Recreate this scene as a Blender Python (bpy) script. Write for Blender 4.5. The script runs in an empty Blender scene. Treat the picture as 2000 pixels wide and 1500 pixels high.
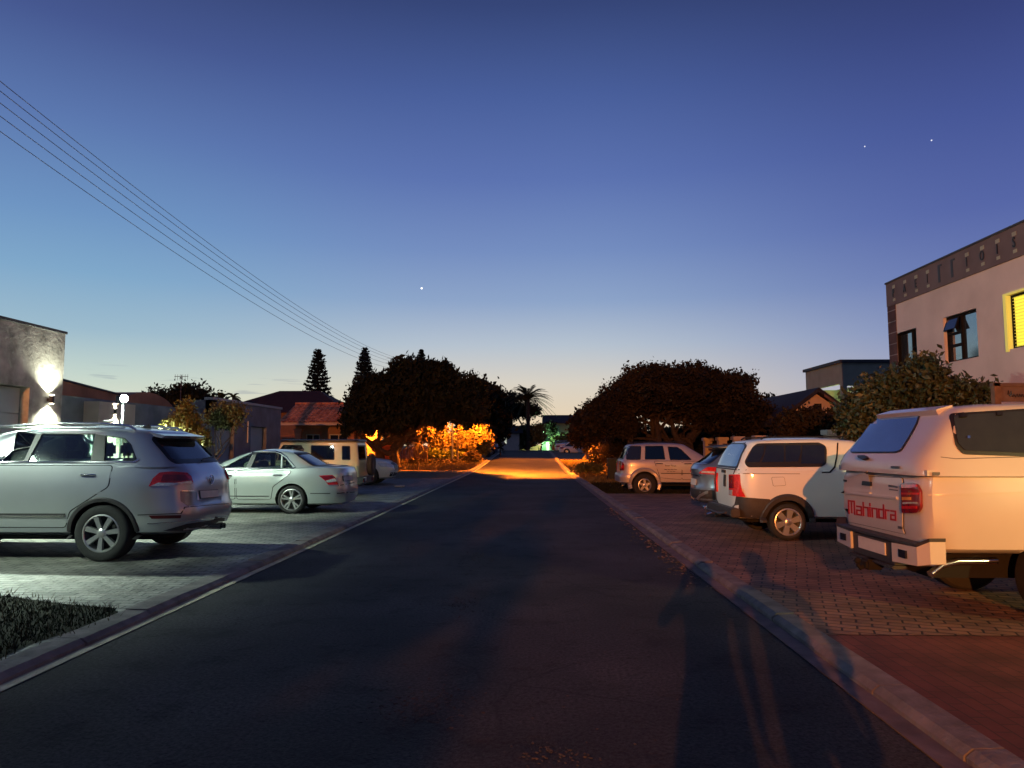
import bpy, bmesh, math, random
import numpy as np
from mathutils import Vector, Matrix
from mathutils.bvhtree import BVHTree
R = math.radians
S = bpy.context.scene
C = S.collection

# ------------------------------------------------------------------ camera
FPX = 1387.0
PITCH = math.atan(120 / FPX); YAW = math.atan(37 / FPX * math.cos(PITCH))
EYE = Vector((0, 0, 1.58))
cd = bpy.data.cameras.new('camera'); cam = bpy.data.objects.new('camera', cd); C.objects.link(cam)
cam.location = EYE; cam.rotation_euler = (math.pi / 2 + PITCH, 0, YAW)
cd.sensor_width = 36; cd.lens = 36 * FPX / 2000; cd.clip_start = 0.05; cd.clip_end = 5000
S.camera = cam
S.view_settings.view_transform = 'Standard'; S.view_settings.look = 'None'
S.view_settings.exposure = 0.0; S.view_settings.gamma = 1.0
S.cycles.max_bounces = 6; S.cycles.transparent_max_bounces = 12
S.cycles.sample_clamp_indirect = 3.0
S.cycles.caustics_reflective = False; S.cycles.caustics_refractive = False
_RM = cam.rotation_euler.to_matrix()

def ray(px, py):
    return (_RM @ Vector(((px - 1000) / FPX, (750 - py) / FPX, -1))).normalized()
def at(px, py, Y):                       # pixel of the photo -> point at distance Y up the street
    d = ray(px, py); return EYE + d * (Y / d.y)
def atX(px, py, X):
    d = ray(px, py); return EYE + d * (X / d.x)

# ------------------------------------------------------------------ node helpers
def srgb(r, g, b):
    f = lambda c: c / 12.92 if c <= 0.04045 else ((c + 0.055) / 1.055) ** 2.4
    return (f(r / 255), f(g / 255), f(b / 255), 1)

# ------------------------------------------------------------------ world: dusk sky
w = bpy.data.worlds.new('World'); S.world = w; w.use_nodes = True
nt = w.node_tree; N = nt.nodes; Lk = nt.links
for n in list(N): N.remove(n)
def nn(t, **k):
    n = N.new(t)
    for a, b in k.items(): setattr(n, a, b)
    return n
def m_(op, a=None, b=None, c=None):
    n = nn('ShaderNodeMath', operation=op)
    for i, v in enumerate((a, b, c)):
        if v is None: continue
        if isinstance(v, (int, float)): n.inputs[i].default_value = v
        else: Lk.new(v, n.inputs[i])
    return n.outputs[0]
tc = nn('ShaderNodeTexCoord'); sep = nn('ShaderNodeSeparateXYZ'); Lk.new(tc.outputs['Generated'], sep.inputs[0])
el = m_('ARCSINE', sep.outputs[2])
el = m_('DIVIDE', el, math.pi / 2)
def ramp(stops):
    r = nn('ShaderNodeValToRGB'); e = r.color_ramp.elements
    while len(e) < len(stops): e.new(0.5)
    for i, (d, c) in enumerate(stops):
        e[i].position = d / 90; e[i].color = srgb(*c)
    Lk.new(el, r.inputs[0]); return r.outputs[0]
SKY_MID = [(0, (236, 210, 172)), (2.2, (230, 210, 180)), (5, (216, 209, 196)), (8, (182, 194, 207)), (11.5, (142, 165, 201)),
           (15.5, (117, 142, 192)), (21, (92, 115, 176)), (27, (73, 95, 155)), (33, (54, 70, 120)), (50, (26, 35, 72)), (89, (14, 20, 46))]
SKY_L = [(0, (232, 226, 190)), (2.5, (222, 226, 200)), (5, (196, 213, 204)), (8, (157, 187, 204)), (12, (128, 168, 202)),
         (16, (110, 148, 194)), (22, (91, 119, 174)), (28, (70, 88, 144)), (33, (56, 70, 118)), (50, (34, 44, 82)), (89, (22, 30, 62))]
SKY_R = [(0, (190, 185, 190)), (2.5, (170, 172, 190)), (5, (150, 158, 190)), (8, (128, 142, 186)), (12, (104, 120, 176)),
         (16, (86, 102, 166)), (22, (70, 86, 150)), (28, (56, 68, 124)), (33, (45, 55, 100)), (50, (28, 36, 70)), (89, (20, 26, 56))]
az = m_('ARCTAN2', sep.outputs[0], sep.outputs[1])          # 0 up the street, + to the right
mid, lf, rt = ramp(SKY_MID), ramp(SKY_L), ramp(SKY_R)
def mixc(fac, a, b):
    n = nn('ShaderNodeMix', data_type='RGBA'); Lk.new(fac, n.inputs[0]); Lk.new(a, n.inputs[6]); Lk.new(b, n.inputs[7]); return n.outputs[2]
def mr(v, a, b):
    n = nn('ShaderNodeMapRange', interpolation_type='SMOOTHSTEP'); Lk.new(v, n.inputs[0]); n.inputs[1].default_value = a; n.inputs[2].default_value = b; return n.outputs[0]
fl = mr(az, R(-4), R(-34)); fr = mr(az, R(2), R(36))
col = mixc(fr, mixc(fl, mid, lf), rt)
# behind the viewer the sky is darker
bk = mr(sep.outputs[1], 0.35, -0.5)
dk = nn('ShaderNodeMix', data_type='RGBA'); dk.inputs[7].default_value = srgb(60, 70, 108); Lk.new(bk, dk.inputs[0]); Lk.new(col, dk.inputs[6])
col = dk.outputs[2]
# thin cloud streaks low over the left horizon
mp = nn('ShaderNodeMapping'); mp.inputs['Scale'].default_value = (9, 9, 150); Lk.new(tc.outputs['Generated'], mp.inputs[0])
nz = nn('ShaderNodeTexNoise'); nz.inputs['Scale'].default_value = 1.6; nz.inputs['Detail'].default_value = 5; Lk.new(mp.outputs[0], nz.inputs[0])
cl = mr(nz.outputs[0], 0.60, 0.70)
band = m_('MULTIPLY', mr(el, 6.4 / 90, 4.4 / 90), mr(el, 1.5 / 90, 3.5 / 90))
cf = m_('MULTIPLY', m_('MULTIPLY', cl, band), mr(az, R(-12), R(-24)))
cf = m_('MULTIPLY', cf, 0.38)
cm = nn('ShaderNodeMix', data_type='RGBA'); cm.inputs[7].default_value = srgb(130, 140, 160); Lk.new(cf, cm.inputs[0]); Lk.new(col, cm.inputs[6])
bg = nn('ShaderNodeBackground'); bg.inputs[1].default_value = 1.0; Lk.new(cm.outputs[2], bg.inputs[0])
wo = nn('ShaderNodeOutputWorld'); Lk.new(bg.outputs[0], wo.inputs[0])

# ------------------------------------------------------------------ lamps (those of the street, plus two added fill beams on the left)
SODIUM = (1.0, 0.225, 0.012)
COOL = (0.80, 1.0, 0.82)
def lamp(name, kind, loc, energy, color, target=None, size=0.12, cone=None, blend=0.15, batwing=False):
    d = bpy.data.lights.new(name, kind); d.energy = energy; d.color = color; d.shadow_soft_size = size
    if cone: d.spot_size = R(cone); d.spot_blend = blend
    o = bpy.data.objects.new(name, d); C.objects.link(o); o.location = loc
    if target is not None:
        o.rotation_euler = (Vector(target) - Vector(loc)).to_track_quat('-Z', 'Y').to_euler()
    if batwing:                            # street lantern optics throw more light far out than straight down
        d.use_nodes = True; t = d.node_tree; n = t.nodes
        e = [x for x in n if x.type == 'EMISSION'][0]
        tcn = n.new('ShaderNodeTexCoord'); sp = n.new('ShaderNodeSeparateXYZ'); t.links.new(tcn.outputs['Normal'], sp.inputs[0])
        ab = n.new('ShaderNodeMath'); ab.operation = 'ABSOLUTE'; t.links.new(sp.outputs[2], ab.inputs[0])
        mx = n.new('ShaderNodeMath'); mx.operation = 'MAXIMUM'; mx.inputs[1].default_value = 0.28; t.links.new(ab.outputs[0], mx.inputs[0])
        pw = n.new('ShaderNodeMath'); pw.operation = 'POWER'; pw.inputs[1].default_value = -3.3; t.links.new(mx.outputs[0], pw.inputs[0])
        t.links.new(pw.outputs[0], e.inputs['Strength'])
    return o
LAMP_FAR = (-3.4, 50.2, 5.3)
lamp('street_lamp_light', 'SPOT', LAMP_FAR, 6800, SODIUM, (-3.4, 50.2, 0), 0.14, 147, 0.12, batwing=True)
LAMP_BACK = (-6.6, -30.0, 6.7)
lamp('street_lamp_light', 'SPOT', LAMP_BACK, 92000, (1.0, 0.28, 0.05), (3.5, 12, 1.0), 0.12, 100, 0.5)
FLOOD = tuple(at(240, 776, 20.0))
lamp('floodlight_or_fill', 'SPOT', (FLOOD[0] + .25, FLOOD[1] - .1, FLOOD[2]), 6500, COOL, (FLOOD[0] + .3, FLOOD[1] - .2, 0), 0.12, 128, 0.5)
FLOOD2 = (-9.7, 11.7, 5.1)
lamp('floodlight_or_fill', 'SPOT', (FLOOD2[0], FLOOD2[1], FLOOD2[2] - .1), 4000, COOL, (-9.2, 10.6, 0), 0.10, 104, 0.6)
FLOOD4 = (-10.7, 5.2, 5.4)
lamp('floodlight_or_fill', 'SPOT', (FLOOD4[0] + .2, FLOOD4[1], FLOOD4[2]), 3000, COOL, (13, 17, 5.2), 0.10, 42, 0.5)
lamp('floodlight_or_fill', 'SPOT', (FLOOD4[0] + .2, FLOOD4[1], FLOOD4[2] - .3), 2500, COOL, (-8.6, 9.0, .3), 0.10, 62, 0.7)  # added fill beam, brightens the near side of the silver SUV
FLOOD3 = (10.6, -1.0, 2.75)
lamp('wall_lamp_light', 'SPOT', (FLOOD3[0] - .2, FLOOD3[1], FLOOD3[2]), 1900, (1.0, 0.80, 0.28), (5.6, 6.3, 1.0), 0.08, 46, 0.8)
lamp('floodlight_or_fill', 'SPOT', (FLOOD2[0] + .3, FLOOD2[1], FLOOD2[2] - .1), 2600, COOL, (-7.4, 16.0, 0.5), 0.10, 58, 0.8)  # extra beam added to brighten the side of the saloon
p_ = at(1062, 852, 99.3); lamp('garden_light', 'POINT', (p_.x, 99.3, p_.z), 900, (.45, 1.0, .5), None, .15)
lamp('balcony_light', 'POINT', (21.4, 48.2, 5.35), 160, (.85, 1.0, .45), None, .1)

# ------------------------------------------------------------------ materials
M = {}
def mat(name, color, rough=0.7, metal=0.0, noise=0.0, nscale=8.0, bump=0.0, bscale=None, spec=0.5, coat=0.0, emit=None, estr=1.0, color2=None, detail=4, coords='Object', stretch=None, coat_r=0.08):
    m = bpy.data.materials.new(name); m.use_nodes = True; t = m.node_tree; b = t.nodes['Principled BSDF']
    b.inputs['Roughness'].default_value = rough; b.inputs['Metallic'].default_value = metal
    b.inputs['Specular IOR Level'].default_value = spec; b.inputs['Coat Weight'].default_value = coat; b.inputs['Coat Roughness'].default_value = coat_r
    c = color if len(color) == 4 else (*color, 1)
    tcn = t.nodes.new('ShaderNodeTexCoord'); vec = tcn.outputs[coords]
    if stretch:
        mpn = t.nodes.new('ShaderNodeMapping'); mpn.inputs['Scale'].default_value = stretch; t.links.new(vec, mpn.inputs[0]); vec = mpn.outputs[0]
    if noise > 0 or color2:
        nzn = t.nodes.new('ShaderNodeTexNoise'); nzn.inputs['Scale'].default_value = nscale; nzn.inputs['Detail'].default_value = detail
        t.links.new(vec, nzn.inputs['Vector'])
        rm = t.nodes.new('ShaderNodeValToRGB'); rm.color_ramp.elements[0].position = 0.3; rm.color_ramp.elements[1].position = 0.7
        if color2:
            rm.color_ramp.elements[0].color = c; rm.color_ramp.elements[1].color = (*color2[:3], 1)
        else:
            rm.color_ramp.elements[0].color = tuple(x * (1 - noise) for x in c[:3]) + (1,)
            rm.color_ramp.elements[1].color = tuple(min(1, x * (1 + noise)) for x in c[:3]) + (1,)
        t.links.new(nzn.outputs[0], rm.inputs[0]); t.links.new(rm.outputs[0], b.inputs['Base Color'])
    else: b.inputs['Base Color'].default_value = c
    if bump > 0:
        nb = t.nodes.new('ShaderNodeTexNoise'); nb.inputs['Scale'].default_value = bscale or nscale * 4; nb.inputs['Detail'].default_value = 6
        t.links.new(vec, nb.inputs['Vector'])
        bp = t.nodes.new('ShaderNodeBump'); bp.inputs['Strength'].default_value = bump; bp.inputs['Distance'].default_value = 0.02
        t.links.new(nb.outputs[0], bp.inputs['Height']); t.links.new(bp.outputs[0], b.inputs['Normal'])
    if emit:
        b.inputs['Emission Color'].default_value = (*emit[:3], 1); b.inputs['Emission Strength'].default_value = estr
    M[name] = m; return m

def brickmat(name, c1, c2, mortar, scale, bw=0.5, rh=0.25, msize=0.02, bump=0.6, rough=0.75, rot=0, wob=0.06, dist=0.02):
    m = bpy.data.materials.new(name); m.use_nodes = True; t = m.node_tree; b = t.nodes['Principled BSDF']; b.inputs['Roughness'].default_value = rough
    tcn = t.nodes.new('ShaderNodeTexCoord'); mpn = t.nodes.new('ShaderNodeMapping'); mpn.inputs['Rotation'].default_value = rot if isinstance(rot, tuple) else (0, 0, rot)
    nzn = t.nodes.new('ShaderNodeTexNoise'); nzn.inputs['Scale'].default_value = 1.3; nzn.inputs['Detail'].default_value = 3
    t.links.new(tcn.outputs['Object'], nzn.inputs['Vector'])
    mx = t.nodes.new('ShaderNodeMix'); mx.data_type = 'VECTOR'; mx.inputs[0].default_value = wob
    t.links.new(tcn.outputs['Object'], mx.inputs[4]); t.links.new(nzn.outputs['Color'], mx.inputs[5])
    t.links.new(mx.outputs[1], mpn.inputs[0])
    br = t.nodes.new('ShaderNodeTexBrick'); t.links.new(mpn.outputs[0], br.inputs['Vector'])
    br.inputs['Color1'].default_value = (*c1, 1); br.inputs['Color2'].default_value = (*c2, 1); br.inputs['Mortar'].default_value = (*mortar, 1)
    br.inputs['Scale'].default_value = scale; br.inputs['Mortar Size'].default_value = msize; br.inputs['Mortar Smooth'].default_value = 0.4
    br.inputs['Brick Width'].default_value = bw; br.inputs['Row Height'].default_value = rh; br.inputs['Bias'].default_value = 0
    n2 = t.nodes.new('ShaderNodeTexNoise'); n2.inputs['Scale'].default_value = 2.2; n2.inputs['Detail'].default_value = 6; t.links.new(tcn.outputs['Object'], n2.inputs['Vector'])
    rm = t.nodes.new('ShaderNodeMapRange'); rm.inputs[1].default_value = .3; rm.inputs[2].default_value = .7; rm.inputs[3].default_value = 0.55; rm.inputs[4].default_value = 1.3
    t.links.new(n2.outputs[0], rm.inputs[0])
    mu = t.nodes.new('ShaderNodeMix'); mu.data_type = 'RGBA'; mu.blend_type = 'MULTIPLY'; mu.inputs[0].default_value = 1
    t.links.new(br.outputs['Color'], mu.inputs[6]); t.links.new(rm.outputs[0], mu.inputs[7]); t.links.new(mu.outputs[2], b.inputs['Base Color'])
    n3 = t.nodes.new('ShaderNodeTexNoise'); n3.inputs['Scale'].default_value = 9; n3.inputs['Detail'].default_value = 4; t.links.new(tcn.outputs['Object'], n3.inputs['Vector'])
    ad = t.nodes.new('ShaderNodeMath'); ad.operation = 'MULTIPLY_ADD'; ad.inputs[1].default_value = -1.0; t.links.new(br.outputs['Fac'], ad.inputs[0]); t.links.new(n3.outputs[0], ad.inputs[2])
    bp = t.nodes.new('ShaderNodeBump'); bp.inputs['Strength'].default_value = bump; bp.inputs['Distance'].default_value = dist
    t.links.new(ad.outputs[0], bp.inputs['Height']); t.links.new(bp.outputs[0], b.inputs['Normal'])
    M[name] = m; return m

def glassmat(name, tint=(0.55, 0.62, 0.6), refl=0.06):
    m = bpy.data.materials.new(name); m.use_nodes = True; t = m.node_tree
    for n in list(t.nodes): t.nodes.remove(n)
    o = t.nodes.new('ShaderNodeOutputMaterial'); tr = t.nodes.new('ShaderNodeBsdfTransparent'); tr.inputs[0].default_value = (*tint, 1)
    g = t.nodes.new('ShaderNodeBsdfGlossy'); g.inputs['Roughness'].default_value = 0.03
    fr_ = t.nodes.new('ShaderNodeFresnel'); fr_.inputs[0].default_value = 1.5
    ad = t.nodes.new('ShaderNodeMath'); ad.operation = 'ADD'; ad.inputs[1].default_value = refl; t.links.new(fr_.outputs[0], ad.inputs[0])
    mx = t.nodes.new('ShaderNodeMixShader'); t.links.new(ad.outputs[0], mx.inputs[0]); t.links.new(tr.outputs[0], mx.inputs[1]); t.links.new(g.outputs[0], mx.inputs[2])
    t.links.new(mx.outputs[0], o.inputs[0]); M[name] = m; return m

def asphaltmat():
    m = bpy.data.materials.new('asphalt'); m.use_nodes = True; t = m.node_tree; b = t.nodes['Principled BSDF']
    b.inputs['Roughness'].default_value = 0.8; b.inputs['Specular IOR Level'].default_value = 0.35
    tcn = t.nodes.new('ShaderNodeTexCoord'); v = tcn.outputs['Object']
    def noise(sc, det=4, rough=.5):
        n = t.nodes.new('ShaderNodeTexNoise'); n.inputs['Scale'].default_value = sc; n.inputs['Detail'].default_value = det; n.inputs['Roughness'].default_value = rough; t.links.new(v, n.inputs['Vector']); return n.outputs[0]
    def rng(x, a, b_, c, d):
        r = t.nodes.new('ShaderNodeMapRange'); t.links.new(x, r.inputs[0]); r.inputs[1].default_value = a; r.inputs[2].default_value = b_; r.inputs[3].default_value = c; r.inputs[4].default_value = d; return r.outputs[0]
    def mth(op, a, b_):
        n = t.nodes.new('ShaderNodeMath'); n.operation = op
        for i, x in enumerate((a, b_)):
            if isinstance(x, (int, float)): n.inputs[i].default_value = x
            else: t.links.new(x, n.inputs[i])
        return n.outputs[0]
    patch = rng(noise(0.55, 5), .38, .66, .55, 1.45)
    fine = rng(noise(38, 4, .7), .35, .65, .3, 1.7)
    worn = rng(noise(2.4, 7, .65), .54, .64, 1.0, .6)
    f = mth('MULTIPLY', mth('MULTIPLY', patch, fine), worn)
    vor = t.nodes.new('ShaderNodeTexVoronoi'); vor.feature = 'DISTANCE_TO_EDGE'; vor.inputs['Scale'].default_value = 0.8
    wv = t.nodes.new('ShaderNodeMix'); wv.data_type = 'VECTOR'; wv.inputs[0].default_value = .25
    nc = t.nodes.new('ShaderNodeTexNoise'); nc.inputs['Scale'].default_value = 1.5; nc.inputs['Detail'].default_value = 6; t.links.new(v, nc.inputs['Vector'])
    t.links.new(v, wv.inputs[4]); t.links.new(nc.outputs['Color'], wv.inputs[5]); t.links.new(wv.outputs[1], vor.inputs['Vector'])
    crack = rng(vor.outputs['Distance'], 0.0, 0.012, .45, 1.0)
    cmask = rng(noise(.35, 2), .5, .6, 1.0, 0.0)
    crack = mth('MAXIMUM', crack, cmask)
    f = mth('MULTIPLY', f, crack)
    mu = t.nodes.new('ShaderNodeMix'); mu.data_type = 'RGBA'; mu.blend_type = 'MULTIPLY'; mu.inputs[0].default_value = 1; mu.inputs[6].default_value = (.035, .034, .034, 1)
    t.links.new(f, mu.inputs[7]); t.links.new(mu.outputs[2], b.inputs['Base Color'])
    bp = t.nodes.new('ShaderNodeBump'); bp.inputs['Strength'].default_value = .9; bp.inputs['Distance'].default_value = .012
    h = mth('ADD', mth('MULTIPLY', noise(70, 3), .6), mth('MULTIPLY', worn, 1.5)); t.links.new(h, bp.inputs['Height']); t.links.new(bp.outputs[0], b.inputs['Normal'])
    M['asphalt'] = m
asphaltmat()
mat('soil', (.035, .028, .018), .95, noise=.5, nscale=1.5, bump=.8)
mat('verge_soil', (.14, .10, .06), .95, noise=.45, nscale=2.0, bump=.9, bscale=14)
brickmat('paving_grey', (.30, .29, .25), (.20, .20, .18), (.07, .07, .06), 1.0, .22, .11, .012, 1.0, .6, 0.0, .05, .03)
brickmat('paving_red', (.30, .17, .105), (.21, .125, .085), (.05, .035, .03), 1.0, .22, .11, .010, .9, .75, 0.35, .07, .02)
brickmat('paving_oxide', (.16, .050, .035), (.13, .04, .03), (.07, .03, .02), 1.0, .2, .1, .006, .4, .75, 1.571, .03, .008)
mat('kerb_stone', (.20, .18, .165), .85, noise=.35, nscale=5, bump=.5, bscale=30)
mat('gutter', (.15, .12, .12), .85, noise=.35, nscale=4, bump=.4)
mat('gutter_lit', (.55, .50, .34), .85, noise=.35, nscale=4, bump=.4)  # pale yellow puts light caught by the gutter lip into the colour
mat('silver', (.56, .59, .60), .30, .65, noise=.03, nscale=3, coat=.7)
mat('silver_green', (.60, .66, .62), .30, .55, noise=.03, nscale=3, coat=.7)
mat('silver_jeep', (.52, .50, .50), .36, .45, noise=.03, coat=.5)
mat('grey_blue', (.22, .26, .32), .28, .6, noise=.03, coat=.8)
mat('white_paint', (.72, .72, .70), .35, 0, noise=.03, nscale=2, coat=.6)
mat('white_truck', (.60, .60, .57), .35, 0, noise=.04, nscale=2, coat=.6)
mat('cream', (.62, .60, .36), .4, 0, noise=.03, coat=.5)
mat('black_trim', (.012, .012, .014), .45, noise=.2)
mat('arch_black', (.006, .006, .006), .9, noise=.2)
mat('dark_plastic', (.035, .032, .034), .55, noise=.15, nscale=12)
mat('seam', (.01, .01, .012), .8, noise=.1)
mat('tyre', (.018, .018, .018), .8, noise=.2, nscale=20, bump=.2)
mat('alloy', (.62, .62, .60), .3, .85, noise=.05)
mat('alloy_dark', (.02, .02, .02), .6, noise=.1)
mat('chrome', (.8, .8, .8), .15, 1.0, noise=.02)
mat('tail_red', (.22, .006, .008), .12, 0, noise=.25, nscale=18, coat=.8)
mat('tail_bright', (.62, .02, .02), .12, 0, noise=.25, nscale=25, coat=.8)
mat('lens_amber', (.75, .25, .04), .15, 0, noise=.2, nscale=25, coat=.8)
mat('lens_clear', (.72, .70, .68), .12, .3, noise=.25, nscale=30, coat=.8)
mat('reflector', (.10, .012, .012), .3, noise=.15)
mat('plate', (.70, .68, .62), .45, noise=.06, nscale=10)
mat('plate_edge', (.03, .03, .03), .5, noise=.1)
mat('red_letters', (.42, .012, .016), .4, noise=.08)
mat('grey_letters', (.10, .10, .12), .5, noise=.1)
mat('interior', (.012, .012, .013), .8, noise=.2)
mat('seat_dark', (.02, .02, .022), .8, noise=.2)
mat('seat_light', (.22, .22, .17), .7, noise=.15)
glassmat('glass', (.82, .9, .86), .03)
glassmat('glass_dark', (.36, .42, .42), .05)
mat('glass_tint', (.012, .014, .018), .06, 0, noise=.1, spec=.8, coat=.5, coat_r=.03)
mat('glass_canopy', (.03, .04, .042), .12, 0, noise=.1, spec=.7)
mat('glass_sky', (.30, .34, .38), .06, .9, noise=.05)
mat('plaster_grey', (.36, .38, .34), .9, noise=.5, nscale=2.6, bump=.4, bscale=10)
mat('plaster_dark', (.22, .23, .24), .9, noise=.25, nscale=1.5, bump=.3)
mat('plaster_blue', (.15, .17, .20), .9, noise=.25, nscale=1.5, bump=.3)
mat('plaster_orange', (.45, .20, .11), .9, noise=.2, nscale=1.5, bump=.3)
mat('plaster_brown', (.28, .17, .11), .9, noise=.2, nscale=1.5, bump=.3)
mat('plaster_pink', (.76, .63, .55), .9, noise=.10, nscale=.8, bump=.25, bscale=25)
mat('parapet_brown', (.17, .13, .125), .85, noise=.15, nscale=1.2, bump=.25)
mat('plaster_pale', (.36, .38, .27), .9, noise=.12, nscale=1.2, bump=.2)
mat('plaster_cream', (.62, .52, .42), .9, noise=.12, nscale=1.5, bump=.3)
mat('plaster_green', (.24, .36, .22), .9, noise=.12, nscale=1.2, bump=.2)
mat('roof_dark', (.022, .020, .026), .8, noise=.25, nscale=2, bump=.3)
mat('roof_maroon', (.045, .016, .013), .85, noise=.3, nscale=3, bump=.5)
mat('coping', (.05, .055, .06), .7, noise=.15)
mat('door_white', (.52, .54, .50), .6, noise=.08, nscale=2)
mat('door_grey', (.34, .37, .38), .6, noise=.08, nscale=2)
mat('frame_dark', (.014, .012, .011), .7, noise=.1, spec=.1)
mat('slot_light', (.40, .40, .28), .7, noise=.12)
brickmat('quoin_brick', (.12, .055, .045), (.09, .045, .04), (.30, .26, .24), 1.0, .4, .45, .02, .5, .8, (R(90), 0, R(90)), .0, .01)
mat('board_wood', (.16, .09, .055), .8, noise=.3, nscale=6)
mat('sign_board', (.12, .08, .065), .7, noise=.15)
mat('pole_metal', (.16, .17, .17), .5, .6, noise=.15)
mat('pole_wood', (.10, .07, .05), .9, noise=.3, bump=.5)
mat('wire', (.09, .10, .15), .7, noise=.1)
mat('bin_plastic', (.008, .018, .013), .6, noise=.15)
mat('bark', (.17, .12, .085), .95, noise=.4, nscale=6, bump=1.0, bscale=18)
mat('bark_dark', (.05, .036, .028), .95, noise=.4, nscale=6, bump=1.0, bscale=18)
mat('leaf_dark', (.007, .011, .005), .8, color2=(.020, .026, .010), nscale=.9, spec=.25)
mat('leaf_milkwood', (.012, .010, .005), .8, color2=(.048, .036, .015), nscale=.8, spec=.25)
mat('leaf_pine', (.010, .018, .014), .8, color2=(.022, .030, .022), nscale=1.5, spec=.2)
mat('leaf_palm', (.030, .048, .020), .65, color2=(.06, .075, .035), nscale=1.5, spec=.3)
mat('leaf_yellow', (.07, .07, .015), .6, color2=(.16, .13, .025), nscale=1.6, spec=.3)
mat('leaf_olive', (.06, .075, .030), .6, color2=(.12, .13, .05), nscale=2, spec=.3)
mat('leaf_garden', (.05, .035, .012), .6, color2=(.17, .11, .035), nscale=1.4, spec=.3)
mat('leaf_fresh', (.10, .12, .02), .6, color2=(.26, .28, .05), nscale=3, spec=.3)
mat('leaf_gloss', (.022, .034, .012), .5, color2=(.065, .08, .030), nscale=1.2, spec=.5)
mat('grass', (.010, .014, .005), .9, color2=(.026, .028, .010), nscale=3, spec=.2)  # kept extra dark to stand in for shade over the left grass patch
mat('dry_grass', (.12, .09, .03), .85, color2=(.22, .16, .06), nscale=3, spec=.2)
mat('dry_grass_dark', (.05, .042, .02), .9, color2=(.09, .075, .035), nscale=3, spec=.1)
mat('stones', (.055, .05, .048), .9, noise=.5, nscale=30)
mat('skin', (.45, .27, .19), .6, noise=.08); mat('cloth_dark', (.03, .035, .05), .9, noise=.2); mat('cloth_blue', (.06, .09, .18), .9, noise=.2); mat('hair', (.03, .02, .015), .7, noise=.2)
mat('lamp_glow', (.9, 1, .9), .5, emit=(.85, 1.0, .90), estr=60)
mat('lamp_glow_warm', (1, .9, .8), .5, emit=(1.0, .92, .72), estr=45)
mat('lamp_sodium', (1, .6, .2), .5, emit=(1.0, .45, .08), estr=40)
mat('window_lit', (.6, .55, .1), .6, emit=(.95, .80, .06), estr=.95)
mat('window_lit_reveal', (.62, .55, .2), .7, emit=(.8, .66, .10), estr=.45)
mat('window_lit_pale', (.6, .6, .5), .6, emit=(.75, .80, .62), estr=.8)
mat('window_lit_green', (.5, .6, .3), .6, emit=(.55, .75, .12), estr=.7)
mat('star_light', (1, 1, 1), .5, emit=(1.0, .95, .88), estr=2.2)
mat('star_faint', (1, 1, 1), .5, emit=(.9, .92, 1.0), estr=.9)

def tilemat():
    m = bpy.data.materials.new('roof_tile'); m.use_nodes = True; t = m.node_tree; b = t.nodes['Principled BSDF']; b.inputs['Roughness'].default_value = .75
    tcn = t.nodes.new('ShaderNodeTexCoord'); nzn = t.nodes.new('ShaderNodeTexNoise'); nzn.inputs['Scale'].default_value = 3; t.links.new(tcn.outputs['Object'], nzn.inputs['Vector'])
    r = t.nodes.new('ShaderNodeValToRGB'); r.color_ramp.elements[0].color = (.36, .12, .05, 1); r.color_ramp.elements[1].color = (.75, .32, .15, 1)
    r.color_ramp.elements[0].position = .35; r.color_ramp.elements[1].position = .65
    t.links.new(nzn.outputs[0], r.inputs[0]); t.links.new(r.outputs[0], b.inputs['Base Color']); M['roof_tile'] = m
tilemat()

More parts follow.
